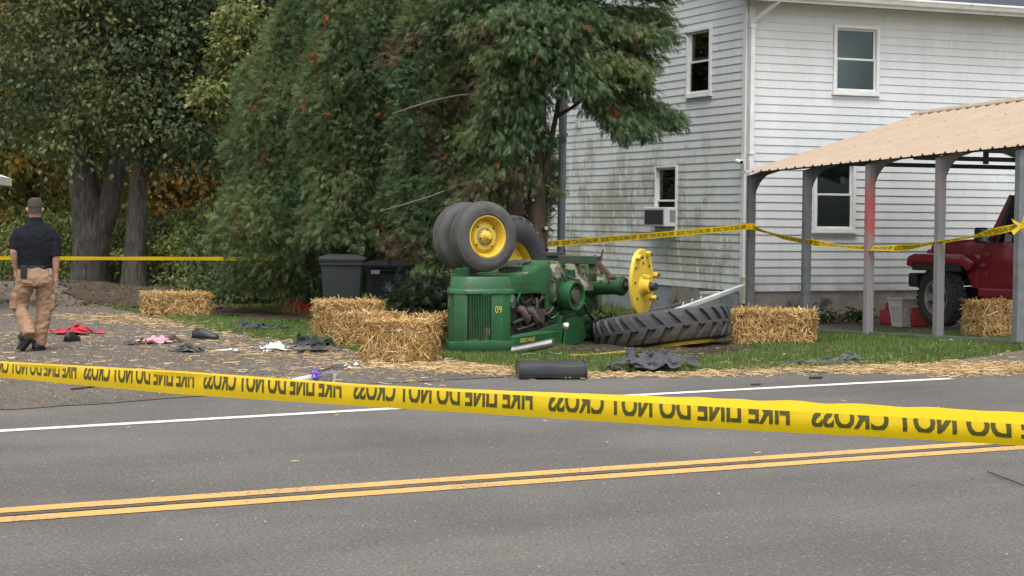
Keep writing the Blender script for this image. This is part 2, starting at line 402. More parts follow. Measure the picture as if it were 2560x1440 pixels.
# ------------------------------------------------------------------ loose straw
def strands(x, y, z, L, wd, az, tilt, tint, g, bend=.15):
    """flat curved straws: two quads each"""
    n = len(x); d = np.stack([np.cos(az)*np.cos(tilt), np.sin(az)*np.cos(tilt), np.sin(tilt)], 1)
    s = np.stack([-np.sin(az), np.cos(az), np.zeros(n)], 1)
    roll = g.uniform(0, np.pi, n)[:, None]; upv = np.cross(d, s); sw = (s*np.cos(roll)+upv*np.sin(roll))*wd[:, None]
    c = np.stack([x, y, z], 1); bd = (s*g.normal(0, bend, (n, 1))+upv*g.normal(0, bend, (n, 1)))*L[:, None]
    a0 = c-d*L[:, None]/2; a1 = c+bd*.5; a2 = c+d*L[:, None]/2
    V = np.stack([a0-sw, a0+sw, a1-sw, a1+sw, a2-sw, a2+sw], 1).reshape(-1, 3)
    k = np.arange(n)[:, None]*6; Fc = np.concatenate([k+np.array([0, 1, 3, 2]), k+np.array([2, 3, 5, 4])], 0)
    return V, Fc, np.repeat(tint, 6, 0)
def straw_tint(n, g, lo=.75, hi=1.2):
    base = np.array([[.55, .345, .13], [.63, .42, .185], [.42, .245, .085], [.70, .53, .29], [.32, .185, .065]])
    return base[g.choice(5, n, p=[.36, .27, .17, .12, .08])]*g.uniform(lo, hi, (n, 1))
def ground_straw(n, pts, seed, Lr=(.05, .18)):
    n = int(n*.72)
    g = np.random.default_rng(seed); x, y = pts(n, g); n = len(x)
    return strands(x, y, gz(x, y)+g.uniform(.006, .03, n), g.uniform(*Lr, n), g.uniform(.0025, .0045, n), g.uniform(0, 2*np.pi, n), g.normal(0, .06, n), straw_tint(n, g)*.55+np.array([.24, .185, .115]), g)
def band(pl, wd):
    W = np.array([at(*q)[:2] for q in pl]); 
    def fn(n, g):
        i = g.integers(0, len(W)-1, n); t = g.uniform(0, 1, (n, 1)); p = W[i]*(1-t)+W[i+1]*t+g.normal(0, 1, (n, 2))*wd*np.array([1, .6])
        return p[:, 0], p[:, 1]
    return fn
def clus(cx, cy, sx, sy, c): 
    W = at(cx, cy)[:2]
    return lambda n, g: (W[0]+g.normal(0, sx, n), W[1]+g.normal(0, sy, n))
parts = [ground_straw(4500, band([(1080, 915), (1180, 925), (1290, 928), (1400, 940)], .28), 21),
         ground_straw(950, band([(1400, 944), (1560, 940), (1750, 940), (1900, 934)], .26), 22, (.04, .15)),
         ground_straw(2500, band([(1850, 926), (2050, 925), (2250, 922), (2420, 925), (2640, 915)], .42), 23, (.04, .16)),
         ground_straw(4400, band([(2150, 922), (2400, 926), (2700, 924)], .62), 24, (.04, .16)),
         ground_straw(2400, lambda n, g: (g.uniform(-7, -.6, n), g.uniform(16.6, 24, n)), 25, (.04, .14)),
         ground_straw(1100, band([(400, 812), (560, 845), (700, 885), (900, 905), (960, 930)], .5), 26),
         ground_straw(1200, band([(200, 790), (330, 800), (440, 815)], .5), 27),
         ground_straw(170, lambda n, g: (g.uniform(-5, 6, n), g.uniform(11, 19, n)), 28, (.025, .085)),
         ground_straw(700, lambda n, g: (g.uniform(0, 6, n), g.uniform(18.5, 22, n)), 29)]
V, Fc, C = join_np(parts); k = V[:, 1] > 0
tag(np_mesh('loose_straw', V, Fc, STRAW, tint=C), 'loose yellow straw strewn over the shoulder and driveway', 'straw', kind='stuff')
# grit and small stones on the drive
def pebbles(n, seed, fn, s0, s1, cols):
    g = np.random.default_rng(seed); x, y = fn(n, g); n = len(x); s = g.uniform(s0, s1, n)
    T = np.array([[1, 0, 0], [-.5, .87, 0], [-.5, -.87, 0], [0, 0, .8]]); a = g.uniform(0, 6.28, n)
    ca, sa = np.cos(a), np.sin(a); P = np.stack([T[None, :, 0]*ca[:, None]-T[None, :, 1]*sa[:, None], T[None, :, 0]*sa[:, None]+T[None, :, 1]*ca[:, None], np.repeat(T[None, :, 2], n, 0)], 2)*s[:, None, None]
    V = (P+np.stack([x, y, gz(x, y)+.004], 1)[:, None]).reshape(-1, 3); k = np.arange(n)[:, None]*4
    Fc = np.concatenate([k+np.array(q) for q in ([0, 1, 3], [1, 2, 3], [2, 0, 3])], 0)
    C = np.array(cols)[g.choice(len(cols), n)]*g.uniform(.7, 1.3, (n, 1))
    return V, Fc, np.repeat(C, 4, 0)
def dr(n, g):
    x = g.uniform(-9, .3, n); y = g.uniform(14, 30, n); k = inside(DRIVE, x, y); return x[k], y[k]
V, Fc, C = join_np([pebbles(26000, 31, dr, .006, .02, [(.08, .07, .06), (.16, .14, .12), (.23, .2, .17), (.11, .085, .06)]),
                    pebbles(900, 32, lambda n, g: (g.uniform(-5, 6, n), g.uniform(8, 19, n)), .003, .009, [(.3, .29, .27), (.06, .055, .05), (.2, .19, .17)])])
tag(np_mesh('gravel_grit', V, Fc, STRAW, tint=C), 'loose grey gravel grit on the driveway and road', 'gravel', kind='stuff')
V, Fc, C = pebbles(2600, 33, lambda n, g: band([(1440, 870), (1560, 880), (1700, 878), (1850, 868)], .28)(n, g), .012, .045, [(.05, .035, .025), (.075, .055, .04), (.04, .03, .02), (.06, .07, .03)])
tag(np_mesh('soil_clods', V, Fc, STRAW, tint=C), 'dark crumbled soil clods around the fallen tyre', 'soil', kind='stuff')
# ------------------------------------------------------------------ house
HC = np.array([3.625, 28.0, 0]); HA = R(23.1)
d2 = np.array([math.cos(HA), math.sin(HA), 0]); d1 = np.array([-math.sin(HA), math.cos(HA), 0])
def hpix(px, py, side, off=0.):
    """pixel -> (u, z) on a facade plane of the house"""
    n, a = (d1, d2) if side == 'R' else (d2, d1)
    o = np.array([0, 0, CAMH]); d = ray(px, py); c = HC-n*off
    t = np.dot(c-o, n)/np.dot(d, n); p = o+d*t; return float(np.dot(p-HC, a)), float(p[2])
def PR(u, n, z): return (u, -n, z)
def PL(u, n, z): return (-n, u, z)
def siding_mat():
    m = bpy.data.materials.new('white vinyl siding'); t, N, L = nodes(m)
    out = N.new('ShaderNodeOutputMaterial'); b = N.new('ShaderNodeBsdfPrincipled'); L.new(b.outputs[0], out.inputs[0])
    tc = N.new('ShaderNodeTexCoord'); vec = tc.outputs['Object']
    def noi(s, d, r=.65, sc=None):
        v = vec
        if sc: mp = N.new('ShaderNodeMapping'); mp.inputs['Scale'].default_value = sc; L.new(vec, mp.inputs[0]); v = mp.outputs[0]
        n = N.new('ShaderNodeTexNoise'); n.inputs['Scale'].default_value = s; n.inputs['Detail'].default_value = d; n.inputs['Roughness'].default_value = r; L.new(v, n.inputs[0]); return n.outputs[0]
    def mr(x, a, c, d=0., e=1.):
        r_ = N.new('ShaderNodeMapRange')
        for i, q in ((1, a), (2, c), (3, d), (4, e)): r_.inputs[i].default_value = q
        L.new(x, r_.inputs[0]); return r_.outputs[0]
    def mth(op, x, y):
        q = N.new('ShaderNodeMath'); q.operation = op
        for i, s in ((0, x), (1, y)):
            if isinstance(s, (int, float)): q.inputs[i].default_value = s
            else: L.new(s, q.inputs[i])
        return q.outputs[0]
    def mix(f_, a, c):
        x = N.new('ShaderNodeMix'); x.data_type = 'RGBA'; L.new(f_, x.inputs[0])
        for i, q in ((6, a), (7, c)):
            if isinstance(q, tuple): x.inputs[i].default_value = (*q, 1)
            else: L.new(q, x.inputs[i])
        return x.outputs[2]
    sp = N.new('ShaderNodeSeparateXYZ'); L.new(vec, sp.inputs[0])
    c = mix(mr(noi(1.3, 5, .7), .35, .7), (.66, .68, .685), (.565, .585, .59))
    c = mix(mr(noi(1.0, 4, .7, (5, 5, .5)), .45, .8, 0, .55), c, (.50, .515, .51))
    # algae: only on the gable side (local x near 0), heavier low down and towards the corner; streaks run down from the laps
    gab = mr(sp.outputs[0], .06, -.0)
    low = mr(sp.outputs[2], 3.6, 1.4)
    foot = mr(sp.outputs[2], .62, .9)
    blot = mr(noi(.75, 4, .65), .40, .64)
    strk = mr(noi(1.0, 5, .8, (5, 5, 1.6)), .40, .70)
    spk = mr(noi(26, 3, .7), .35, .62)
    lap = mth('FRACT', mth('DIVIDE', mth('SUBTRACT', sp.outputs[2], .455), .127), 0)
    lapd = mr(lap, .75, .0, .35, 1.)
    a1 = mth('MULTIPLY', mth('MULTIPLY', gab, mth('MULTIPLY', low, mth('ADD', mth('MULTIPLY', foot, .75), .25))), mth('MULTIPLY', strk, mth('ADD', mth('MULTIPLY', spk, .7), .3)))
    a2 = mth('MULTIPLY', a1, mth('ADD', mth('MULTIPLY', blot, .8), .25))
    a3 = mth('MULTIPLY', mth('MULTIPLY', mth('MULTIPLY', a2, blot), lapd), 8.5)
    c = mix(mth('MINIMUM', a3, .68), c, (.20, .195, .135))
    yel = mth('MULTIPLY', mth('MULTIPLY', gab, low), mr(noi(.9, 3, .6, (1, 1, 2.5)), .45, .75, 0, .45))
    c = mix(yel, c, (.5, .49, .38))
    # mildew at the foot of the road side
    foot2 = mth('MULTIPLY', mr(sp.outputs[2], .85, .5), mr(noi(1.7, 4, .7), .42, .62, 0, .7))
    c = mix(mth('MULTIPLY', foot2, mr(sp.outputs[1], .03, -.03)), c, (.24, .22, .17))
    L.new(c, b.inputs['Base Color']); b.inputs['Roughness'].default_value = .55; b.inputs['Specular IOR Level'].default_value = .3
    bp = N.new('ShaderNodeBump'); bp.inputs['Distance'].default_value = .006; L.new(noi(2.2, 3, .5, (1, 1, .6)), bp.inputs['Height']); L.new(bp.outputs[0], b.inputs['Normal'])
    return m
SID = siding_mat()
TRIM = mat('white trim paint', (.72, .73, .73), (.64, .65, .64), 3, .5, c3=(.50, .49, .42), s3=2.2, t3=.62)
TRIMW = mat('dirty white aluminium', (.70, .71, .70), (.60, .60, .57), 4, .45, c3=(.40, .39, .33), s3=3, t3=.62)
CONC_G = mat('painted grey foundation', (.30, .33, .35), (.24, .27, .29), 2.5, .85, .004, 30, c3=(.15, .15, .13), s3=2, t3=.58)
CONC_B = mat('old concrete foundation', (.29, .26, .225), (.21, .19, .16), 3.5, .9, .006, 24, c3=(.08, .07, .055), s3=2.2, t3=.55)
DARKROOM = mat('dim room', (.5, .53, .56), (.4, .43, .45), 2, .9)
ROOFM = mat('dark roof shingle', (.05, .055, .07), (.035, .04, .05), 8, .9, .004, 40)

house = empty('house', HC, HA, 'white vinyl sided two storey house with algae stained gable wall', 'house')
ZB = .455; EXPO = .127; LEN = 10.; DEP = 9.2
def ztop(u):
    return 5.15+1.9*u/3.6 if u < 3.6 else 7.05-(u-3.6)*(3.45/5.6)
WIN = {'R': [], 'L': []}
def win_rect(side, x0, y0, x1, y1, off=.03):
    cx, cy = (x0+x1)/2, (y0+y1)/2
    u0 = hpix(x0, cy, side, off)[0]; u1 = hpix(x1, cy, side, off)[0]; z1 = hpix(cx, y0, side, off)[1]; z0 = hpix(cx, y1, side, off)[1]
    if u0 > u1: u0, u1 = u1, u0
    WIN[side].append((u0, u1, z0, z1)); return (u0, u1, z0, z1)
W1 = win_rect('R', 2084, 63, 2198, 236)
W2 = win_rect('R', 2034, 395, 2139, 580)
W3 = win_rect('L', 1717, 69, 1778, 240)
W4 = win_rect('L', 1638, 414, 1692, 575)
def boards(side, P, wall, ua, ub_fn):
    z = ZB; k = 0
    while z < 7.0:
        z1 = z+EXPO; u1 = ub_fn(z1); u0 = ua(z1)
        if u1-u0 < .3: break
        m = MB()
        def piece(a, b, za, zb):
            if b-a < .01 or zb-za < .004: return
            na = .017-.013*(za-z)/EXPO; nb = .017-.013*(zb-z)/EXPO
            cs = [(0, za), (na, za), (nb, zb), (0, zb)]
            m.rings([[P(a, n, q) for n, q in cs], [P(b, n, q) for n, q in cs]])
        segs = [(u0, u1, z, z1)]
        for (a, b, c, d) in WIN[side]:
            new = []
            for (p, q, r_, s) in segs:
                if b <= p or a >= q or d <= r_ or c >= s: new.append((p, q, r_, s)); continue
                new.append((p, a, r_, s)); new.append((b, q, r_, s))
                if c > r_: new.append((a, b, r_, c))
                if d < s: new.append((a, b, d, s))
            segs = new
        # butt joints between lengths of vinyl
        out = []
        for (p, q, r_, s) in segs:
            j = p+(.9+2.9*((k*0.618+.3*(side == 'L')) % 1))
            if q-p > 2 and p < j < q-.4: out += [(p, j-.0015, r_, s), (j+.0015, q, r_, s)]
            else: out.append((p, q, r_, s))
        for sg in out:
            m = MB(); piece(*sg)
            if m.v: m.build('siding_board', SID, wall)
        z = z1; k += 1
# walls behind the boards (with window openings)
def backing(side, P, name, pts_fn, u_end):
    m = MB(); us = sorted({0., u_end, *[x for w_ in WIN[side] for x in w_[:2]], *([3.6] if side == 'L' else [])})
    for a, b in zip(us[:-1], us[1:]):
        zs = [(ZB-.02, None)]
        holes = sorted([(w_[2], w_[3]) for w_ in WIN[side] if w_[0] < (a+b)/2 < w_[1]])
        lo = ZB-.02; spans = []
        for c, d in holes: spans.append((lo, lo, c, c)); lo = d
        spans.append((lo, lo, pts_fn(a), pts_fn(b)))
        for (za, zb, zc, zd) in spans:
            ring0 = [P(a, -.003, za), P(b, -.003, zb), P(b, -.003, zd), P(a, -.003, zc)]
            ring1 = [P(a, -.12, za), P(b, -.12, zb), P(b, -.12, zd), P(a, -.12, zc)]
            m.rings([ring0, ring1])
    return m.build(name, mat('wall sheathing', (.45, .45, .43), None, 3, .9), house)
wallR = backing('R', PR, 'road_side_wall', lambda u: 5.1, LEN)
wallL = backing('L', PL, 'gable_wall', lambda u: ztop(u)-.06, DEP)
boards('R', PR, wallR, lambda z: .06, lambda z: LEN if z <= 5.12 else 0)
def gab_hi(z): return DEP-.03 if z < ztop(DEP)-.06 else 3.6+(7.0-z)/(3.45/5.6)
def gab_lo(z): return .06 if z < 5.15 else (z-5.1)*3.6/1.9
boards('L', PL, wallL, gab_lo, gab_hi)
# foundation
MB().box((LEN/2+.03, .10, .12), (LEN-.06, .2, .76)).build('foundation', CONC_B, house)
MB().box((.10, DEP/2+.1, .12), (.2, DEP-.2, .76)).build('foundation', CONC_G, house)
u_, z_ = hpix(1713, 745, 'L'); 
for (px_, py_, wd, hg, mm) in ((1713, 742, .9, .36, CONC_B),):
    u_, z_ = hpix(px_, py_, 'L'); MB().box((-.004, u_, .27), (.02, wd, hg)).build('foundation_patch', mm, house, bevel=.004)
# back and far walls, roof
MB().box((LEN/2, DEP-.06, 1.9), (LEN-.3, .1, 2.8)).build('rear_wall', SID, house)
MB().box((LEN-.06, DEP/2, 2.6), (.1, DEP-.3, 4.2)).build('end_wall', SID, house)
ov = .42; m = MB()
sl = 1.9/3.6; s2 = 3.45/5.6
prof = [(-ov, 5.15-ov*sl), (3.6, 7.05), (DEP+.3, 7.05-(DEP+.3-3.6)*s2)]
prof2 = [(u, z+.14) for u, z in prof]
poly = prof+prof2[::-1]
m.prism(poly, lambda u, z: (-.25, u, z), lambda u, z: (LEN+.3, u, z)); roof = m.build('roof', ROOFM, house)
m = MB(); pl = [(-ov-.01, 5.13-ov*sl), (3.6, 7.03), (DEP+.31, 7.03-(DEP+.31-3.6)*s2)]; pl2 = [(u, z+.17) for u, z in pl]
m.prism(pl+pl2[::-1], lambda u, z: (-.28, u, z), lambda u, z: (-.252, u, z)); m.build('rake_board', TRIM, roof)
MB().box((LEN/2+.02, -ov/2-.005, 4.965), (LEN+.5, ov-.03, .02)).build('soffit', mat('grey soffit', (.42, .42, .41), (.36, .36, .35), 2, .7), roof)
MB().box((LEN/2, -ov-.014, 5.0), (LEN+.54, .022, .17)).build('fascia', TRIM, roof)
g = MB(); cs = [(0, 0), (-.085, .01), (-.105, .06), (-.12, .075), (-.12, .095), (-.11, .095), (-.095, .07), (-.078, .018), (-.01, .012), (0, .09), (.0, .0)]
g.rings([[(-.28, -ov-.027+a, 4.96+b) for a, b in cs[:-1]], [(LEN+.28, -ov-.027+a, 4.96+b) for a, b in cs[:-1]]]); g.build('gutter', TRIMW, roof)
# corner boards, starter strips
MB().box((-.022, .052, 2.72), (.040, .105, 4.62)).build('corner_board', TRIM, wallL, bevel=.006)
MB().box((.052, -.022, 2.72), (.105, .042, 4.62)).build('corner_board', TRIM, wallR, bevel=.006)
# windows
def window(side, rect, wall, curtain=None, reveal=.55, ac=False, meet=.5, fr=.055):
    P = PR if side == 'R' else PL
    u0, u1, z0, z1 = rect; zm = z0+(z1-z0)*meet
    nm = 'window'
    f = MB()
    def bar(a, b, c, d, n0, n1): f.rings([[P(a, n0, c), P(b, n0, c), P(b, n0, d), P(a, n0, d)], [P(a, n1, c), P(b, n1, c), P(b, n1, d), P(a, n1, d)]])
    t = fr
    bar(u0, u0+t, z0, z1, -.08, .05); bar(u1-t, u1, z0, z1, -.08, .05); bar(u0+t, u1-t, z1-t, z1, -.08, .05); bar(u0+t, u1-t, z0, z0+t, -.08, .05)
    W = f.build('window', TRIM, wall, bevel=.006)
    f = MB(); s = .032
    for (a, b, n) in ((zm-.012, z1-t, -.012), (z0+t, zm+.024, .012)):
        for (p, q, c, d) in ((u0+t, u0+t+s, a, b), (u1-t-s, u1-t, a, b), (u0+t+s, u1-t-s, b-s, b), (u0+t+s, u1-t-s, a, a+s)):
            bar(p, q, c, d, n-.02, n)
    f.build('sash', TRIMW, W, bevel=.003)
    f = MB(); bar(u0-.02, u1+.02, z0-.02, z0-.002, .0, .065); f.build('sill', TRIM, W)
    for (a, b, n) in ((zm+.012, z1-t-s, -.022), (z0+t+s, zm-.004, .002)):
        f = MB(); bar(u0+t+s, u1-t-s, a, b, n-.004, n); f.build('pane', GLASS, W)
    f = MB(); rv = reveal; f.v = [P(u, n, z) for n in (-.121, -rv) for (u, z) in ((u0-.5*(n < -.2), z0-.3*(n < -.2)), (u1+.5*(n < -.2), z0-.3*(n < -.2)), (u1+.5*(n < -.2), z1+.3*(n < -.2)), (u0-.5*(n < -.2), z1+.3*(n < -.2)))]
    f.f = [(0, 1, 5, 4), (1, 2, 6, 5), (2, 3, 7, 6), (3, 0, 4, 7), (4, 5, 6, 7)]
    f.build('room', DARKROOM, W, recalc=False)
    return W
w1 = window('R', W1, wallR)
w2 = window('R', W2, wallR)
w3 = window('L', W3, wallL)
w4 = window('L', W4, wallL, fr=.035, meet=.45)
# drape in the lower window: folded cloth behind the glass
def drape(rect, P, W, c, n0=-.075):
    u0, u1, z0, z1 = rect; NU, NZ = 40, 26; m = MB()
    for j in range(NZ+1):
        for i in range(NU+1):
            u = u0+.06+(u1-u0-.12)*i/NU; z = z0+.06+(z1-z0-.1)*j/NZ; s = i/NU; t = j/NZ
            n = n0+.022*math.sin(14*s+4*t*math.sin(3*s))+.018*noise.noise(Vector((s*5, t*3, 2)))
            if s > .42 and s < .42+.22*(1-t): n -= .03
            m.v.append(P(u, n, z))
    m.f = [(j*(NU+1)+i, j*(NU+1)+i+1, (j+1)*(NU+1)+i+1, (j+1)*(NU+1)+i) for j in range(NZ) for i in range(NU)]
    m.build('curtain', c, W, smooth_=True)
drape(W2, PR, w2, mat('dark blue grey drape', (.12, .135, .165), (.08, .08, .10), 3, .9, c3=(.085, .06, .065), s3=2, t3=.5))
u, z = hpix(2109, 449, 'R', .0); f = MB(); f.box((u, .03, z), (.075, .004, .10)); f.build('paper_note', mat('white paper', (.7, .7, .68), None, 5, .8), w2)
# shade rail in the gable windows
u0, u1, z0, z1 = W3; f = MB(); f.box((.028, (u0+u1)/2, z0+(z1-z0)*.5+.05), (.01, u1-u0-.18, .05)); f.build('blind_rail', mat('grey blind', (.3, .32, .34), None, 4, .7), w3)
f = MB(); f.box((.06, u1-.15, z0+.33), (.02, .1, .5)); f.build('curtain', mat('pale curtain', (.6, .64, .66), (.45, .48, .5), 5, .9), w3)
u0, u1, z0, z1 = W4
f = MB(); f.box((.05, (u0+u1)/2, z0+(z1-z0)*.7), (.02, u1-u0-.12, .5)); f.build('blind', mat('brown blind', (.24, .22, .205), (.18, .165, .155), 4, .9), w4)
# small vent on the gable wall, corner light
u, z = hpix(1449, 303, 'L'); vt = MB().box((-.034, u, z), (.02, .16, .26)).build('vent', TRIM, wallL, bevel=.004)
for i in range(4): MB().box((-.05, u, z-.085+i*.055), (.02, .12, .02)).build('louvre', TRIMW, vt)
# downspout
dsm = TRIMW; m = MB()
def rect_tube(m, pts, a, b):
    for p, q in zip(pts[:-1], pts[1:]):
        p = Vector(p); q = Vector(q); x, y, d = frame(q-p); e = d*.03
        m.rings([[s+x*i*a/2+y*j*b/2 for i, j in ((-1, -1), (1, -1), (1, 1), (-1, 1))] for s in (p-e*0, q+e)])
rect_tube(m, [(.02, -.095, .52), (.02, -.095, 4.62), (.30, -.40, 4.93)], .075, .055)
ds = m.build('downspout', dsm, house, bevel=.008)
for zz in (4.55, 2.6, 1.1): MB().box((.02, -.09, zz), (.095, .085, .03)).build('strap', TRIM, ds)
MB().box((.0, -.06, .48), (.2, .11, .42)).build('corner_base_trim', mat('stained corner trim', (.55, .54, .48), (.4, .4, .3), 5, .7), house, bevel=.006)
# security camera on the gable corner
sc_ = empty('security_camera', HC+d1*.02-d2*.1+np.array([0, 0, hpix(1845, 405, 'L')[1]]), HA, 'small white security camera on the house corner board', 'camera')
MB().cyl((.03, 0, .0), (-.005, 0, .0), .03, n=12).build('base', TRIM, sc_)
MB().cyl((-.02, .08, .01), (-.035, -.09, -.015), .034, n=14).build('body', TRIM, sc_, bevel=.006)
MB().cyl((-.035, -.09, -.015), (-.036, -.096, -.016), .026, n=14).build('lens', mat('black lens', (.02, .02, .02), None, 3, .2), sc_)
# window air conditioner
u0, u1, z0, z1 = W4; a0 = hpix(1640, 545, 'L')[1]
za = z0+.06; zb = hpix(1690, 518, 'L', .2)[1]
ac = empty('air_conditioner', HC+d1*((u0+u1)/2)+np.array([0, 0, za]), HA, 'boxy white window air conditioner under the gable window sash', 'air conditioner')
hgt = zb-za; wdt = u1-u0-.02; dp = .30; ACM = mat('off white appliance plastic', (.66, .68, .70), (.58, .60, .62), 4, .5); GR = mat('dark grille', (.06, .06, .065), (.09, .09, .09), 40, .7)
MB().box((-dp/2+.05, 0, hgt/2), (dp, wdt, hgt)).build('casing', ACM, ac, bevel=.012)
MB().box((-dp+.046, 0, hgt/2), (.012, wdt-.09, hgt-.08)).build('rear_grille', GR, ac)
for s in (-1,): 
    MB().box((-dp/2+.07, s*(wdt/2+.001), hgt*.55), (.15, .008, hgt*.62)).build('side_vent', mat('grey vent', (.28, .30, .32), (.2, .21, .22), 60, .7, .004, 90), ac)
for i in range(7): MB().box((-dp+.038, 0, .05+(hgt-.1)*(i+.5)/7), (.012, wdt-.09, .008)).build('grille_bar', GR, ac)
# fallen gutter piece leaning from the corner to the tyre, and lower debris
def long_piece(name, p0, p1, w_, h_, m, label, cat):
    p0 = Vector(p0); p1 = Vector(p1); e = empty(name, p0, 0, label, cat); d = p1-p0
    mb = MB(); rect_tube(mb, [(0, 0, 0), d*.5, d], w_, h_); o = mb.build('channel', m, e, bevel=.008)
    return e, d
a = atY(1858, 716, 27.6); b = atY(1690, 776, 26.2)
e, d = long_piece('fallen_downspout', a, b, .08, .06, TRIMW, 'white downspout length slanting from house corner down behind the fallen tyre', 'downspout')
for t in (.62, .75, .88): MB().box(d*t+Vector((-.02, 0, .06)), (.018, .02, .045), Matrix.Rotation(.4, 3, 'Y')).build('torn_tab', TRIMW, e)
a = atY(1762, 745, 27.2); b = atY(1630, 778, 26.5)
e, d = long_piece('metal_rail', a, b, .03, .05, mat('dull zinc', (.22, .23, .24), (.15, .155, .16), 5, .5, metal=.4), 'thin dark metal rail leaning beside the white downspout', 'rail')
a = atY(1752, 733, 28.9); b = atY(1795, 732, 28.5)
e, d = long_piece('trim_scrap', a, b, .06, .05, TRIMW, 'short white trim scrap stuck at the foundation top', 'scrap')

# ------------------------------------------------------------------ steel pole by the cedar
pp = atY(1401, 640, 26.0); pp[2] = 0
pole = empty('steel_pole', pp, 0, 'grey steel utility pole standing between cedar trunk and gable wall', 'pole')
PM = mat('galvanised pole', (.20, .225, .24), (.15, .17, .185), 3, .55, metal=.3)
MB().cyl((0, 0, -.1), (.035, 0, 6.2), .057, n=20).build('shaft', PM, pole, smooth_=ANG)
MB().cyl((.03, -.004, 2.75), (.03, -.004, 2.80), .063, n=20).build('collar', PM, pole, smooth_=ANG)
MB().box((.0, -.06, 1.18), (.03, .02, .045)).build('tag', TRIM, pole, bevel=.005)
m = MB(); m.tube([(.055, -.02, 1.2), (.09, -.02, .9), (.08, -.02, .4), (.06, -.02, 0)], .006, 6); m.build('cable', mat('black cable', (.03, .03, .03), None, 5, .6), pole)
# ------------------------------------------------------------------ carport
cp_lab = 'metal carport with tan ribbed roof and grey steel posts beside the house'
CP0 = np.array([3.52, 26.6, 0.]); CL = 6.1; CW = 6.2
# local x = d2 (across), local y = -d1 (towards the road)
def cz(y): return -.02+.031*y         # the carport follows the sloping ground
carport = empty('carport', CP0, HA, cp_lab, 'carport')
STEEL = mat('galvanised steel', (.20, .215, .225), (.14, .15, .158), 6, .5, metal=.35, c3=(.12, .115, .11), s3=4, t3=.62)
def red_post():
    m = bpy.data.materials.new('steel post with faded red paint'); t, N, L = nodes(m)
    out = N.new('ShaderNodeOutputMaterial'); b = N.new('ShaderNodeBsdfPrincipled'); L.new(b.outputs[0], out.inputs[0])
    tc = N.new('ShaderNodeTexCoord'); sp = N.new('ShaderNodeSeparateXYZ'); L.new(tc.outputs['Object'], sp.inputs[0])
    n = N.new('ShaderNodeTexNoise'); n.inputs['Scale'].default_value = 6; n.inputs['Detail'].default_value = 5; L.new(tc.outputs['Object'], n.inputs[0])
    def mr(x, a, c, d=0., e=1.):
        r_ = N.new('ShaderNodeMapRange')
        for i, q in ((1, a), (2, c), (3, d), (4, e)): r_.inputs[i].default_value = q
        L.new(x, r_.inputs[0]); return r_.outputs[0]
    a1 = mr(sp.outputs[2], .95, 1.5); a2 = mr(sp.outputs[2], 2.3, 1.9)
    q = N.new('ShaderNodeMath'); q.operation = 'MULTIPLY'; L.new(a1, q.inputs[0]); L.new(a2, q.inputs[1])
    q2 = N.new('ShaderNodeMath'); q2.operation = 'MULTIPLY'; L.new(q.outputs[0], q2.inputs[0]); L.new(mr(n.outputs[0], .25, .6), q2.inputs[1])
    x = N.new('ShaderNodeMix'); x.data_type = 'RGBA'; L.new(q2.outputs[0], x.inputs[0]); x.inputs[6].default_value = (.26, .24, .25, 1); x.inputs[7].default_value = (.46, .095, .10, 1)
    L.new(x.outputs[2], b.inputs['Base Color']); b.inputs['Roughness'].default_value = .55; b.inputs['Metallic'].default_value = .15
    return m
REDP = red_post()
REDF = mat('steel post with faint pink wear', (.225, .21, .215), (.185, .195, .205), 2.2, .5, metal=.2, c3=(.29, .195, .195), s3=1.6, t3=.5, k3=.2)
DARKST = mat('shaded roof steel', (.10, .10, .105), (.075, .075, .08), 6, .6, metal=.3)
TANR = mat('tan painted roof sheet', (.345, .265, .19), (.31, .235, .165), 2.5, .5, c3=(.28, .22, .16), s3=9, t3=.68, k3=.06, spec=.4)
EAVE = 2.30; RISE = .95
def arch(y, ms, both=True):
    """bent roof frame with rounded knees"""
    z0 = cz(y); n = 10; prof = []
    prof.append((-.02, EAVE-.09)); prof.append((CW/2, EAVE+RISE-.10))
    return z0, prof
posts_y = [0.0, 1.52, 3.05, 4.57, 6.1]
for i, y in enumerate(posts_y):
    y_l = -y; z0 = cz(y)
    m = MB(); s = .05
    for sx in (0, 1):
        z0_, prof = arch(y, None)
        pts = [((x if not sx else CW-x), z) for x, z in prof]
        w_ = .075
        # bent tube with square section in x-z
        rs = []
        for k, (x, z) in enumerate(pts):
            a = pts[max(0, k-1)]; b = pts[min(len(pts)-1, k+1)]; dx, dz = b[0]-a[0], b[1]-a[1]; L_ = math.hypot(dx, dz); nx_, nz_ = -dz/L_, dx/L_
            rs.append([(x+nx_*w_/2*u, y_l+w_/2*v, z0+z+nz_*w_/2*u) for u, v in ((-1, -1), (1, -1), (1, 1), (-1, 1))])
        m.rings(rs)
    o = m.build('roof_frame', STEEL if i not in (2, 3) else (REDP if i == 2 else REDF), carport, bevel=.004)
    # post sleeve
    MB().box((-.004, y_l-.006, z0+(EAVE-.06)/2), (.105, .095, EAVE-.06)).build('post', STEEL if i not in (2, 3) else (REDP if i == 2 else REDF), carport, bevel=.006)
    # knee gusset plates
    g = MB(); k0 = [(.045, EAVE-.42), (.045, EAVE-.07), (.52, EAVE+.05)]+[(.045+.475*(1-math.cos(a)), EAVE-.42+.455*math.sin(a)) for a in np.linspace(math.pi/2-.02, .12, 9)]
    g.prism(k0, lambda a, b: (a, y_l-.035, z0+b), lambda a, b: (a, y_l+.035, z0+b)); g.build('gusset', STEEL, carport)
# base rails
for xx in (0, CW):
    a = Vector((xx, .03, cz(0)+.018)); b = Vector((xx, -CL-.03, cz(CL)+.018)); m = MB(); rect_tube(m, [a, b], .04, .03); m.build('base_rail', STEEL, carport)
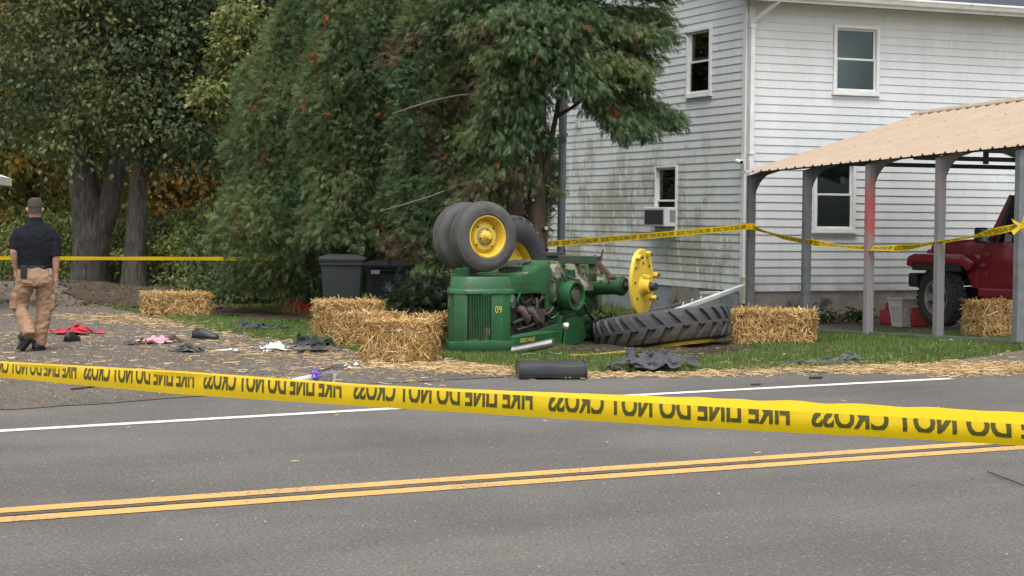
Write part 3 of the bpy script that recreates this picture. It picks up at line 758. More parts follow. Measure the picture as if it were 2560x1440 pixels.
# purlins under the roof and two cross members
for k in range(4):
    x = .35+k*.85; z = EAVE-.03+RISE*x/(CW/2)-.05
    for sx in (0, 1):
        xx = x if not sx else CW-x
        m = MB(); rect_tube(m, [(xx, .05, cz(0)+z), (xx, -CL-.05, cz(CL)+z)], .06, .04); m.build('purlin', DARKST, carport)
for y in (1.52, 3.05, 4.57):
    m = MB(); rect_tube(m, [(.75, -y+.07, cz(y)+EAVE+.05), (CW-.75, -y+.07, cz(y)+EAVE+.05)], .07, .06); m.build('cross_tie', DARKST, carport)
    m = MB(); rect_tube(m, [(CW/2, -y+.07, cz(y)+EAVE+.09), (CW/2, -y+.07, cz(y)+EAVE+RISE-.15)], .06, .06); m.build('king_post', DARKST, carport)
# ribbed roof sheets, each sheet a part
def roof_sheet(y0, y1, side, seed):
    rr = random.Random(seed); ribs = []; p = .2286; n = int(round((y1-y0)/p))
    for i in range(n):
        a = y0+i*p
        ribs += [(a, 0), (a+.075, 0), (a+.09, .006), (a+.105, 0), (a+.150, 0), (a+.172, .024), (a+.194, .024), (a+.216, 0)]
    ribs.append((y1, 0))
    rows = []
    for t in np.linspace(-.035, 1, 5):
        x = CW/2*t; zz = EAVE+.015+RISE*t-.012*math.sin(math.pi*max(0, t))
        xx = x if side == 0 else CW-x
        rows.append([(xx, -a, cz(a)+zz+h) for a, h in ribs])
    m = MB(); nR = len(ribs)
    for r_ in rows: m.v += r_
    for i in range(len(rows)-1):
        for j in range(nR-1): m.f.append((i*nR+j, i*nR+j+1, (i+1)*nR+j+1, (i+1)*nR+j))
    o = m.build('roof_sheet', TANR, carport, recalc=True)
    md = o.modifiers.new('s', 'SOLIDIFY'); md.thickness = .004; md.offset = -1
    return o
ystart = -.19
for k in range(7):
    y0 = ystart+k*.9144
    for side in (0, 1): roof_sheet(y0, y0+.9144, side, k)
m = MB(); 
m.v = []; 
cap = [(-.16, -.030), (-.15, -.012), (0, .04), (.15, -.012), (.16, -.030)]
m.rings([[(CW/2+a, -y, cz(y)+EAVE+RISE+.02+b) for a, b in cap]+[(CW/2+a, -y, cz(y)+EAVE+RISE+.012+b) for a, b in cap[::-1]] for y in (ystart-.02, ystart+7*.9144+.02)]); m.build('ridge_cap', TANR, carport)
# roofing screws in rows
SCR = mat('screw washer', (.26, .19, .135), None, 5, .5, metal=.5)
m = MB()
for t in (.30, .66):
    for i in range(14):
        y = ystart+.19+i*.2286*2.0+.2*noise.noise(Vector((i*3.1, t, 0)))
        x = CW/2*t; z = EAVE+.04+RISE*t-.012*math.sin(math.pi*t)
        if y < CL+.2: m.box((x, -y, cz(y)+z), (.014, .012, .008))
so_ = m.build('roof_screws', SCR, carport); so_['kind'] = 'stuff'

# ------------------------------------------------------------------ laundry basket, fuel cans
def lattice_basket():
    p = at(2262, 802, .10); e = empty('laundry_basket', (p[0], p[1], gz(p[0], p[1])+.012), HA+.1, 'white lattice plastic laundry basket on the carport pad by the red vehicle', 'basket')
    PL_ = mat('white basket plastic', (.66, .63, .58), (.58, .55, .50), 5, .5)
    ht = .40; bw, bd = .30, .22; tw, td = .40, .30
    def side(u, z, k):
        t = z/ht; w_ = (bw+(tw-bw)*t)/2; d_ = (bd+(td-bd)*t)/2
        return [(u*w_*2, -d_, z), (w_, u*d_*2, z), (-u*w_*2, d_, z), (-w_, -u*d_*2, z)][k]
    wall = MB()
    for k in range(4):
        # frame strips
        def q(u0, u1, z0, z1):
            a = [Vector(side(u0, z0, k)), Vector(side(u1, z0, k)), Vector(side(u1, z1, k)), Vector(side(u0, z1, k))]
            n = (a[1]-a[0]).cross(a[3]-a[0]).normalized()*.004
            wall.rings([[p_-n for p_ in a], [p_+n for p_ in a]])
        q(-.5, .5, 0, .05); q(-.5, -.40, .05, ht); q(.40, .5, .05, ht); q(-.40, .40, .285, ht); 
        for i in range(-6, 9):
            for sg in (1, -1):
                u0 = i*.11-.2; u1 = u0+.30
                if sg < 0: u0, u1 = u1, u0
                za, zb = .05, .285
                # clip the diagonal to the panel
                def cl(u, z): return max(-.4, min(.4, u)), z
                def par(t): return (u0+(u1-u0)*t, za+(zb-za)*t)
                ts = [t for t in np.linspace(0, 1, 40) if -.4 <= par(t)[0] <= .4]
                if len(ts) < 3: continue
                A = par(ts[0]); B = par(ts[-1]); a = Vector(side(A[0], A[1], k)); b = Vector(side(B[0], B[1], k)); wall.tube([a, b], .0055, 4)
    wall.build('lattice_wall', PL_, e)
    MB().box((0, 0, .006), (bw, bd, .01)).build('base', PL_, e)
    m = MB(); rim = [(tw/2+.015, td/2+.015), (-tw/2-.015, td/2+.015), (-tw/2-.015, -td/2-.015), (tw/2+.015, -td/2-.015)]
    pts = []
    for i in range(4):
        a = Vector((*rim[i], ht)); b = Vector((*rim[(i+1) % 4], ht))
        for t in np.linspace(.1, .9, 7): p_ = a.lerp(b, t); p_.z += .018*(abs(t-.5) > .3); pts.append(p_)
    pts.append(pts[0]); m.tube(pts, (.014), 6, cap=False); m.build('rim', PL_, e, smooth_=True)
    return e
lattice_basket()
def fuel_can(px_, py_, rz, label, s=1.):
    p = at(px_, py_, .08); e = empty('fuel_can', (p[0], p[1], gz(p[0], p[1])+.012), rz, label, 'fuel can', 'red fuel cans')
    RP = mat('red can plastic', (.42, .035, .04), (.34, .025, .03), 5, .45)
    MB().box((0, 0, .12*s), (.30*s, .2*s, .24*s)).build('body', RP, e, bevel=.03*s, seg=3, smooth_=ANG)
    MB().box((0, 0, .12*s), (.305*s, .12*s, .06*s)).build('moulded_band', RP, e, bevel=.01)
    m = MB(); m.tube([(-.11*s, 0, .22*s), (-.10*s, 0, .32*s), (.02*s, 0, .34*s), (.05*s, 0, .24*s)], .022*s, 8); m.build('handle', RP, e, smooth_=True)
    MB().cyl((.10*s, 0, .22*s), (.115*s, 0, .31*s), .03*s, .024*s, 12).build('spout_cap', mat('black cap', (.03, .03, .03), None, 4, .5), e)
    return e
fuel_can(2222, 800, HA+.6, 'red plastic fuel can half hidden behind the white laundry basket', .95)
fuel_can(2302, 806, HA-.3, 'red plastic fuel can between the laundry basket and front wheel', 1.15)
# ------------------------------------------------------------------ red off-road vehicle under the carport
MAROON = mat('maroon car paint', (.25, .015, .032), (.22, .013, .027), 1.5, .3, coat=.7, spec=.5)
BLKPL = mat('black textured plastic', (.022, .022, .024), (.03, .03, .03), 30, .6, .001, 200)
RUBB = mat('tyre rubber', (.030, .030, .031), (.045, .043, .042), 5, .8, .003, 60, c3=(.075, .068, .06), s3=4, t3=.6)
ALLOY = mat('alloy wheel', (.42, .42, .41), (.34, .34, .33), 4, .35, metal=.7)
RUST = mat('rusty metal', (.10, .055, .035), (.06, .04, .03), 12, .85, .004, 60, c3=(.16, .10, .06), s3=9, t3=.6)
def tyre_prof(Rr, w_, ri):
    h = w_/2
    return [(-h*.72, ri), (-h*.95, ri+(Rr-ri)*.25), (-h, ri+(Rr-ri)*.55), (-h*.95, Rr-.045), (-h*.80, Rr-.008), (-h*.45, Rr), (0, Rr+.002), (h*.45, Rr), (h*.80, Rr-.008), (h*.95, Rr-.045), (h, ri+(Rr-ri)*.55), (h*.95, ri+(Rr-ri)*.25), (h*.72, ri)]
p = at(2352, 812, .12)
hd = np.array([-.61, .79]); hd /= np.linalg.norm(hd); lf = np.array([-hd[1], hd[0]])
org = p[:2]-hd*1.2-lf*.80
carz = .10
car = empty('parked_car', (org[0], org[1], carz), math.atan2(hd[1], hd[0]), 'maroon off-road vehicle with black hardtop parked under the carport', 'car')
def car_prism(name, poly, y0, y1, m, bev=.02, par=None, seg=2):
    b = MB(); b.prism(poly, lambda x, z: (x, y0, z), lambda x, z: (x, y1, z)); return b.build(name, m, par or car, bevel=bev, seg=seg, smooth_=ANG)
car_prism('front_quarter', [(.60, .55), (.60, 1.02), (.80, 1.02), (.86, .86), (.72, .55)], -.745, .745, MAROON, .02)
body = car_prism('body', [(.62, .52), (.62, 1.0), (.52, 1.19), (-2.05, 1.19), (-2.1, .62), (-1.9, .52)], -.74, .74, MAROON, .03)
car_prism('hood', [(.5, .95), (.5, 1.25), (1.0, 1.22), (1.55, 1.15), (1.60, .95)], -.62, .62, MAROON, .045, seg=3)
car_prism('grille', [(1.58, .62), (1.58, 1.08), (1.64, 1.06), (1.66, .62)], -.60, .60, MAROON, .02)
for i in range(7): MB().box((1.655, -.33+i*.11, .86), (.03, .05, .30)).build('grille_slot', BLKPL, car)
for s in (-1, 1):
    hl = MB().lathe([(-.02, .0), (-.02, .09), (.03, .10), (.045, .06), (.05, 0)], (1.655, s*.49, .92), (1, 0, 0), 18).build('headlight', mat('lamp glass', (.6, .62, .62), None, 3, .15), car, smooth_=True)
    # fenders: top flare and side
    fl = [(.55, .93), (.72, 1.03), (1.60, 1.03), (1.72, .98), (1.74, .86), (1.66, .84), (1.60, .90), (.80, .90), (.66, .80)]
    b = MB(); b.prism(fl, lambda x, z: (x, s*.60, z), lambda x, z: (x, s*.93, z-.015)); b.build('fender_flare', MAROON, car, bevel=.025, seg=2, smooth_=ANG)
    b = MB(); b.prism([(.80, .895), (1.60, .895), (1.66, .83), (1.64, .78), (.78, .78)], lambda x, z: (x, s*.58, z), lambda x, z: (x, s*.90, z)); b.build('fender_liner', BLKPL, car)
    rf = [(-2.1, .85), (-2.0, 1.0), (-1.2, 1.0), (-1.0, .85), (-1.12, .82), (-1.25, .92), (-1.95, .92)]
    b = MB(); b.prism(rf, lambda x, z: (x, s*.74, z), lambda x, z: (x, s*.92, z)); b.build('fender_flare', MAROON, car, bevel=.02, smooth_=ANG)
    # rocker + side step
    MB().box((-.35, s*.72, .50), (1.9, .10, .12)).build('rocker_panel', MAROON, car, bevel=.02)
    # door with handle, seam shown by a real gap
    d = car_prism('door', [(.40, .60), (.46, 1.0), (.44, 1.195), (-.50, 1.195), (-.50, .60)], s*.741, s*.765, MAROON, .012)
    MB().box((-.38, s*.775, 1.05), (.14, .03, .035)).build('handle', BLKPL, d, bevel=.008)
    for zz in (.75, 1.02): MB().box((.45, s*.775, zz), (.07, .035, .05)).build('hinge', MAROON, d, bevel=.006)
    # vent badge
    MB().box((.555, s*.75, .88), (.12, .01, .05)).build('badge', mat('badge metal', (.35, .33, .3), None, 4, .35, metal=.6), car)
    # mirror
    mr_ = MB().box((.40, s*.98, 1.29), (.10, .19, .21)).build('mirror', BLKPL, car, bevel=.03, seg=3, smooth_=ANG)
    MB().box((.346, s*.98, 1.29), (.006, .15, .165)).build('mirror_glass', mat('mirror', (.5, .52, .52), None, 3, .08, metal=.9), mr_)
    MB().box((.42, s*.83, 1.24), (.06, .18, .05)).build('mirror_arm', BLKPL, mr_, bevel=.01)
# windscreen frame and hardtop
m = MB()
for s in (-1, 1):
    rect_tube(m, [(.47, s*.68, 1.19), (.17, s*.62, 1.80)], .07, .09)
rect_tube(m, [(.17, -.62, 1.79), (.17, .62, 1.79)], .07, .07); m.build('windscreen_frame', MAROON, car, bevel=.012)
m = MB(); m.v = [(.45, -.63, 1.2), (.45, .63, 1.2), (.17, .58, 1.76), (.17, -.58, 1.76)]; m.f = [(0, 1, 2, 3)]
CARGL = glass_mat('car glass', (.55, .72, .70)); m.build('windscreen', CARGL, car)
top = car_prism('hardtop', [(.2, 1.77), (.16, 1.84), (-.4, 1.88), (-2.0, 1.86), (-2.06, 1.77)], -.66, .66, mat('maroon hardtop', (.10, .012, .018), (.08, .01, .014), 3, .4, coat=.4), .03)
for s in (-1, 1):
    for (x0, x1) in ((-.50, -.60), (-1.25, -1.35), (-1.98, -2.06)):
        m = MB(); rect_tube(m, [((x0+x1)/2, s*.70, 1.19), ((x0+x1)/2, s*.64, 1.79)], .10, .06); m.build('pillar', BLKPL, car)
    m = MB(); rect_tube(m, [(.33, s*.715, 1.2), (.12, s*.655, 1.78)], .05, .05); rect_tube(m, [(.12, s*.655, 1.77), (-.5, s*.65, 1.78)], .05, .05); m.build('door_frame', BLKPL, car)
    m = MB(); m.v = [(.36, s*.725, 1.2), (-.5, s*.725, 1.2), (-.5, s*.66, 1.76), (.14, s*.66, 1.76)]; m.f = [(0, 1, 2, 3)]; m.build('door_window', CARGL, car)
    m = MB(); m.v = [(-.6, s*.725, 1.2), (-1.98, s*.725, 1.2), (-1.98, s*.66, 1.76), (-.6, s*.66, 1.76)]; m.f = [(0, 1, 2, 3)]; m.build('rear_window', CARGL, car)
for s in (-.36, .36):
    st = MB().box((-.35, s, 1.0), (.18, .46, .75), Matrix.Rotation(-.2, 3, 'Y')).build('seat', mat('dark seat cloth', (.03, .03, .032), None, 8, .9), car, bevel=.05, seg=3)
    MB().box((-.45, s, 1.5), (.10, .26, .2)).build('headrest', MATS['dark seat cloth'], st, bevel=.03)
MB().box((.28, 0, 1.12), (.28, 1.30, .22)).build('dashboard', BLKPL, car, bevel=.04)
m = MB(); pts = [Vector((.05, .36+.18*math.cos(t), 1.22+.18*math.sin(t))) for t in np.linspace(0, 2*math.pi, 21)]; m.tube(pts, .014, 6, cap=False); m.build('steering_wheel', BLKPL, car)
MB().box((1.80, 0, .63), (.17, 1.42, .20)).build('front_bumper', BLKPL, car, bevel=.04, seg=3, smooth_=ANG)
MB().box((-2.2, 0, .63), (.16, 1.5, .18)).build('rear_bumper', BLKPL, car, bevel=.04)
MB().box((-.3, 0, .46), (3.6, .9, .14)).build('chassis', BLKPL, car)
for x in (1.2, -1.65): MB().cyl((x, -.7, .40), (x, .7, .40), .05).build('axle', BLKPL, car)
WR = .405
tp = tyre_prof(WR-.012, .26, .245)
tm = MB().lathe(tp, (0, 0, 0), (0, 1, 0), 40)
for i in range(30):
    a = 2*math.pi*i/30
    for s in (-1, 0, 1):
        rot = Matrix.Rotation(a+(s*.06), 3, 'Y'); tm.box(rot @ Vector((0, s*.085, WR-.005)), (.055, .06, .022), rot)
def car_wheel(x, s, steer=0.):
    e = tm.build('wheel', RUBB, car, smooth_=ANG) if not hasattr(car_wheel, 'me') else link('wheel', car_wheel.me, None, car)
    car_wheel.me = e.data; e.location = (x, s*.80, WR); e.rotation_euler = (0, .3, steer+(math.pi if s < 0 else 0))
    r_ = MB(); r_.lathe([(.06, .235), (.09, .245), (.10, .25), (.095, .225), (.02, .20), (-.05, .2)], (0, 0, 0), (0, 1, 0), 30)
    for k in range(5):
        a = 2*math.pi*k/5; rot = Matrix.Rotation(a, 3, 'Y'); r_.prism([(-.045, .05), (.045, .05), (.065, .23), (-.065, .23)], lambda u, v: rot @ Vector((u, .045, v)), lambda u, v: rot @ Vector((u, .085, v)))
    r_.cyl((0, .02, 0), (0, .095, 0), .07, n=16); r_.build('rim', ALLOY, e, smooth_=ANG)
    MB().cyl((0, .0, 0), (0, .01, 0), .2, n=20).build('brake_disc', BLKPL, e)
car_wheel(1.2, 1, -.22); car_wheel(1.2, -1, -.22); car_wheel(-1.65, 1); car_wheel(-1.65, -1)

# ------------------------------------------------------------------ lettering helper
def text_geo(body, off=0.):
    cu_ = bpy.data.curves.new('t', 'FONT'); cu_.body = body; cu_.size = 1; cu_.offset = off; cu_.resolution_u = 3
    o = bpy.data.objects.new('t', cu_); COL.objects.link(o); bpy.context.view_layer.update()
    me = bpy.data.meshes.new_from_object(o.evaluated_get(bpy.context.evaluated_depsgraph_get()))
    V = np.array([v.co[:] for v in me.vertices]); Fs = [tuple(p_.vertices) for p_ in me.polygons]
    bpy.data.objects.remove(o); bpy.data.curves.remove(cu_); bpy.data.meshes.remove(me)
    return V, Fs

# ------------------------------------------------------------------ overturned tractor (lies upside down)
TGREEN = mat('tractor green paint', (.020, .105, .034), (.015, .08, .027), 3.5, .42, .0015, 40, c3=(.055, .075, .04), s3=4.2, t3=.60, k3=.12, spec=.45)
TGREEN2 = mat('greasy green casting', (.020, .10, .032), (.014, .06, .022), 6, .6, .004, 30, c3=(.20, .19, .11), s3=3.2, t3=.56, k3=.08)
TYEL = mat('tractor yellow paint', (.66, .46, .05), (.58, .39, .04), 4, .5, .001, 40, c3=(.30, .19, .05), s3=9, t3=.66, k3=.08)
GREASE = mat('dark greasy engine', (.03, .032, .028), (.05, .045, .038), 8, .7, .006, 30, c3=(.10, .085, .06), s3=6, t3=.6)
TAN = mat('grease caked casting', (.26, .235, .17), (.19, .17, .12), 5, .85, .006, 25)
CHROME = mat('bright exhaust pipe', (.62, .62, .60), (.42, .41, .40), 6, .28, metal=.85)
def wear_on(m, scr, mud, amt=.5):
    t = m.node_tree; N = t.nodes; L = t.links; b = next(n for n in N if n.type == 'BSDF_PRINCIPLED'); src = b.inputs['Base Color'].links[0].from_socket
    tc = N.new('ShaderNodeTexCoord')
    def layer(src, sc, s_, lo, hi, col, mx):
        mp = N.new('ShaderNodeMapping'); mp.inputs['Scale'].default_value = sc; mp.inputs['Rotation'].default_value = (.5, .3, .7); L.new(tc.outputs['Object'], mp.inputs[0])
        n = N.new('ShaderNodeTexNoise'); n.inputs['Scale'].default_value = s_; n.inputs['Detail'].default_value = 6; n.inputs['Roughness'].default_value = .7; L.new(mp.outputs[0], n.inputs[0])
        r_ = N.new('ShaderNodeMapRange'); r_.inputs[1].default_value = lo; r_.inputs[2].default_value = hi; r_.inputs[4].default_value = mx; L.new(n.outputs[0], r_.inputs[0])
        x = N.new('ShaderNodeMix'); x.data_type = 'RGBA'; L.new(r_.outputs[0], x.inputs[0]); L.new(src, x.inputs[6]); x.inputs[7].default_value = (*col, 1); return x.outputs[2]
    c = layer(src, (1, 1, 7), 9, .63, .68, scr, .7); c = layer(c, (6, 1, 1), 7, .66, .70, scr, .6)
    c = layer(c, (1, 1, 1), 3.2, .52, .72, mud, amt); c = layer(c, (1, 1, 1), 38, .62, .70, mud, .6)
    L.new(c, b.inputs['Base Color'])
wear_on(TGREEN, (.10, .17, .10), (.075, .07, .04), .55); wear_on(TGREEN2, (.13, .16, .10), (.05, .045, .032), .6); wear_on(TYEL, (.72, .58, .22), (.20, .13, .045), .5)
tr = empty('overturned_tractor', (-.46, 20.78, 0), R(-30), 'green and yellow farm tractor lying upside down against the cedar', 'tractor')
def pl2(l): return l
def vprism(name, poly, z0, z1, m, par=tr, bev=.012, sc0=1., sc1=1., smooth__=ANG):
    b = MB(); b.prism(poly, lambda x, y: (x*sc0, y*sc0, z0), lambda x, y: (x*sc1, y*sc1, z1)); return b.build(name, m, par, bevel=bev, smooth_=smooth__)
nose = [(.385, .16), (.36, .06), (.30, -.03), (.13, -.25), (.07, -.275), (-.07, -.275), (-.13, -.25), (-.30, -.03), (-.36, .06), (-.385, .16)]
def shrink(poly, k, dy=0): return [(x*k, (y-.1)*k+.1+dy) for x, y in poly]
# hood crown (on the ground): flared lip
cap = MB()
for_r = [(0.0, 1.00), (.04, 1.06), (.10, 1.10), (.15, 1.08), (.165, 1.0)]
rs = []
for z, k in for_r: rs.append([(x*k, (y-.1)*k+.1, z+.012*math.sin(9*x)) for x, y in nose+[(-.385, .26), (.385, .26)]])
cap.rings(rs); hood_cap = cap.build('hood_crown', TGREEN, tr, smooth_=ANG, jit=.012)
# grille: centre strip, columns, slats
grille = vprism('grille_backing', shrink(nose, .90, .02), .16, .70, GREASE, bev=0)
strip_p = [(.10, -.262), (.065, -.285), (-.065, -.285), (-.10, -.262), (-.08, -.22), (.08, -.22)]
vprism('centre_strip', strip_p, .15, .70, TGREEN, bev=.008)
for s in (1, -1):
    col_ = [(s*.285, -.05), (s*.372, .062), (s*.392, .17), (s*.392, .215), (s*.33, .215), (s*.30, .06)]
    vprism('side_column', col_, .15, .70, TGREEN, bev=.01)
    a = Vector((s*.115, -.258, 0)); b = Vector((s*.28, -.06, 0)); n = 13
    for i in range(n):
        p_ = a.lerp(b, (i+.5)/n); dr_ = (b-a).normalized(); rot = Matrix.Rotation(math.atan2(dr_.y, dr_.x), 3, 'Z')
        MB().box((p_.x, p_.y, .43), (.0082, .03, .54), rot).build('slat', TGREEN2, grille)
for (x, y, z) in ((-.06, -.288, .235), (.045, -.288, .235)):
    MB().cyl((x, y, z), (x, y+.01, z), .011, n=10).build('bolt_hole', GREASE, tr)
# radiator foot with flange (now uppermost)
fl_ = MB(); rs = []
for z, k in ((.685, 1.0), (.70, 1.055), (.735, 1.055), (.755, 1.01), (.76, .97), (.875, .93), (.895, .88)):
    rs.append([(x*k, (y-.1)*k+.1, z) for x, y in nose+[(-.37, .30), (.37, .30)]])
fl_.rings(rs); fl_.build('radiator_foot', TGREEN, tr, smooth_=ANG, jit=.006)
# side badge numerals, upside down
YTXT = mat('yellow decal', (.62, .50, .08), None, 5, .6)
Vt, Ft = text_geo('60', .0); cx = (Vt[:, 0].max()+Vt[:, 0].min())/2
mb = MB(); Sz = .115
base = Vector((.346, .012, .56)); ud = Vector((.087, .112, 0)).normalized(); nn_ = Vector((ud.y, -ud.x, 0))
mb.v = [tuple(base+ud*(-(x-cx)*Sz*.8)+Vector((0, 0, -y*Sz))+nn_*.0085) for x, y, _ in Vt]; mb.f = Ft; mb.build('numeral_decal', YTXT, tr, recalc=False)
# frame rails (upper edges are the underside of the tractor)
rail = [(.22, .69), (.22, .885), (.62, .895), (.86, .93), (1.02, 1.00), (1.22, 1.02), (1.30, .92), (1.30, .46), (1.16, .46), (1.14, .66), (.9, .68)]
for s in (1, -1):
    b = MB(); b.prism(rail, lambda y, z: (s*.30, y, z), lambda y, z: (s*.345, y, z)); ro = b.build('frame_rail', TGREEN, tr, bevel=.01, smooth_=ANG)
    for i, (y, z) in enumerate([(.46, .80), (.56, .80), (.62, .80), (.68, .80), (.74, .80), (.86, .79), (1.0, .78)]):
        MB().cyl((s*.346, y, z), (s*.349, y, z), .012 if i else .02, n=8).build('bolt_hole', GREASE, ro)
    MB().box((s*.348, 1.17, .74), (.006, .035, .10)).build('slot', GREASE, ro)
b = MB(); b.prism([(.30, .895), (.62, .9), (.86, .935), (1.02, 1.005), (1.22, 1.025), (1.22, .98), (1.0, .95), (.62, .86), (.3, .86)], lambda y, z: (-.30, y, z), lambda y, z: (.30, y, z)); b.build('belly_plate', TGREEN2, tr, bevel=.01, jit=.01)
m = MB(); 
for k in range(5): m.tube([(.05+.03*k-.1, .72, .94+.012*k), (.02+.06*k-.1, .85, .985), (-.02+.05*k-.1, 1.0, 1.03), (.0+.06*k-.1, 1.12, 1.045)], .022, 6)
m.build('debris_mat', GREASE, tr, jit=.02)
# engine
e_ = MB(); e_.box((0, .72, .58), (.44, .66, .46)); eng = e_.build('engine_block', GREASE, tr, bevel=.03, jit=.012, smooth_=ANG)
MB().box((0, .95, .45), (.50, .5, .3)).build('cylinder_head', GREASE, eng, bevel=.03, jit=.01)
m = MB()
for (y, z, r_) in ((.55, .52, .05), (.78, .50, .045)):
    m.tube([(.22, y, z), (.33, y+.04, z-.03), (.34, y+.14, z-.14), (.26, y+.22, z-.2)], r_, 10)
m.build('manifold_pipe', mat('brown scorched iron', (.11, .075, .065), (.075, .055, .05), 8, .8, .003, 50), eng, smooth_=True)
m = MB(); m.tube([(.30, .42, .34), (.33, .7, .40), (.30, 1.0, .44), (.27, 1.2, .46)], .022, 8); m.tube([(.32, .5, .26), (.34, .8, .30), (.3, 1.1, .36)], .016, 8); m.tube([(.34, .92, .62), (.36, .9, .5), (.33, .86, .36)], .014, 7); m.build('fuel_line', GREASE, eng, smooth_=True)
MB().cyl((.20, .36, .60), (.345, .36, .60), .075, n=18).build('generator', TGREEN2, eng, smooth_=ANG)
MB().cyl((.30, .30, .64), (.36, .30, .64), .052, n=18).build('side_lamp', mat('lamp chrome', (.55, .55, .53), None, 4, .25, metal=.7), tr, smooth_=ANG)
MB().cyl((.24, 1.02, .40), (.36, 1.0, .40), .07, n=16).build('carburettor', GREASE, eng, smooth_=ANG)
# hood side panel lying on the grass, with lettering
hp = [(.25, .02), (.25, .19), (.30, .215), (.9, .235), (1.15, .27), (1.40, .30), (1.50, .20), (1.46, .05), (1.0, .01)]
for s in (1, -1):
    b = MB(); b.prism(hp, lambda y, z: (s*(.375-.02*(z > .2)), y, z), lambda y, z: (s*(.388-.02*(z > .2)), y, z)); hs_ = b.build('hood_side', TGREEN, tr, bevel=.004, jit=.012)
    if s > 0:
        Vt, Ft = text_geo('JOHN DEERE', .01); cx = (Vt[:, 0].max()+Vt[:, 0].min())/2
        mb = MB(); Sz = .066; mb.v = [(.400, .60-(x-cx)*-1*Sz*.95*-1, .165-y*Sz) for x, y, _ in Vt]; mb.f = Ft
        mb.build('name_decal', YTXT, hs_, recalc=False, jit=.0)
b = MB(); b.box((0, .85, .03), (.72, 1.1, .03)); b.build('hood_top', TGREEN, tr, bevel=.01, jit=.02)
m = MB(); m.tube([(.50, 1.02, .28), (.53, 1.06, .26), (.49, 1.10, .22)], .05, 10); 
hl = MB().lathe([(-.05, .015), (-.035, .038), (0, .054), (.02, .056), (.025, 0)], (.50, 1.36, .27), (.5, .6, -.3), 18).build('work_lamp', MATS['lamp chrome'], tr, smooth_=True)
# exhaust stack broken off under the hood
# transmission and rear housing
tc_ = MB(); tc_.prism([(1.22, .42), (1.22, .96), (1.36, 1.06), (1.62, 1.04), (1.75, .96), (2.05, .93), (2.25, 1.0), (2.72, .98), (2.82, .85), (2.80, .44), (2.5, .36), (1.8, .34)], lambda y, z: (-.26, y, z), lambda y, z: (.26, y, z)); tcase = tc_.build('transmission_case', TGREEN2, tr, bevel=.035, seg=2, smooth_=ANG, jit=.012)
MB().box((.27, 1.36, .76), (.10, .22, .42)).build('clutch_cover', TGREEN2, tcase, bevel=.03, jit=.01)
MB().cyl((.26, 1.42, .92), (.35, 1.42, .92), .10, n=18).build('bearing_cap', TAN, tcase, bevel=.015, jit=.006)
for i in range(6):
    a = i*math.pi/3; MB().cyl((.35, 1.42+.07*math.cos(a), .92+.07*math.sin(a)), (.365, 1.42+.07*math.cos(a), .92+.07*math.sin(a)), .014, n=6).build('bolt', TAN, tcase)
m = MB(); m.tube([(.28, 1.28, .98), (.34, 1.30, .86), (.33, 1.27, .70), (.35, 1.25, .55)], .025, 8); m.tube([(.28, 1.62, .95), (.36, 1.6, .84), (.33, 1.66, .7)], .02, 8); m.build('oil_pipe', GREASE, tcase, smooth_=True)
# clutter: hoses, rods, brackets and bolts round the engine bay
MB().box((.05, .80, .42), (.46, .86, .42)).build('bay_shade_box', mat('bay shade black', (.012, .013, .012), (.022, .02, .017), 9, .8), eng, jit=.02)  # added black box, painting in the shade of the open engine bay
rq = random.Random(5); hs_m = [GREASE, RUST, TGREEN2, MATS['brown scorched iron']]
for k in range(16):
    y0 = rq.uniform(.42, 1.25); z0 = rq.uniform(.30, .62); m = MB()
    pts = [Vector((rq.uniform(.26, .33), y0, z0))]
    for q in range(3): pts.append(pts[-1]+Vector((rq.uniform(-.02, .03), rq.uniform(-.05, .16), rq.uniform(-.13, .09))))
    m.tube(pts, rq.uniform(.007, .018), 7); m.build('hose', hs_m[k % 4], eng, smooth_=True)
for k in range(9):
    y0 = rq.uniform(.45, 1.2); z0 = rq.uniform(.34, .60); MB().box((.29, y0, z0), (rq.uniform(.04, .09), rq.uniform(.04, .12), rq.uniform(.03, .10)), Matrix.Rotation(rq.uniform(-.5, .5), 3, 'X')).build('bracket', hs_m[(k+1) % 4], eng, bevel=.006)
for k in range(14):
    y0 = 1.28+.1*k; MB().cyl((.255, y0, .50+.05*math.sin(k*2)), (.285, y0, .50+.05*math.sin(k*2)), .016, n=6).build('bolt', TGREEN2 if k % 3 else RUST, tcase)
for k in range(8):
    MB().cyl((.255, 1.75+.12*k, .90+.03*math.sin(k)), (.28, 1.75+.12*k, .90+.03*math.sin(k)), .014, n=6).build('bolt', TGREEN2, tcase)
for pts_, r_ in (([(.28, 1.8, .86), (.38, 1.9, .80), (.36, 2.1, .70), (.30, 2.3, .62)], .016), ([(.3, 1.9, .55), (.4, 2.05, .5), (.34, 2.2, .42), (.36, 2.35, .3)], .02), ([(.28, 1.24, .86), (.40, 1.3, .80), (.38, 1.42, .62), (.34, 1.44, .48)], .013)):
    m = MB(); m.tube(pts_, r_, 7); m.build('hydraulic_hose', GREASE, tcase, smooth_=True)
MB().box((.30, 1.98, .60), (.10, .22, .16)).build('side_cover', TGREEN2, tcase, bevel=.02, jit=.008)
MB().cyl((.25, 2.0, .75), (.33, 2.0, .75), .075, n=16).build('bearing_cap', TGREEN2, tcase, bevel=.012)
for k in range(7):
    a = -0.9+.3*k; MB().cyl((.38*math.sin(a)*1.0, .1-.33*math.cos(a*1.0), .715), (.40*math.sin(a), .1-.36*math.cos(a), .715), .011, n=6).build('bolt', TGREEN2, tr)
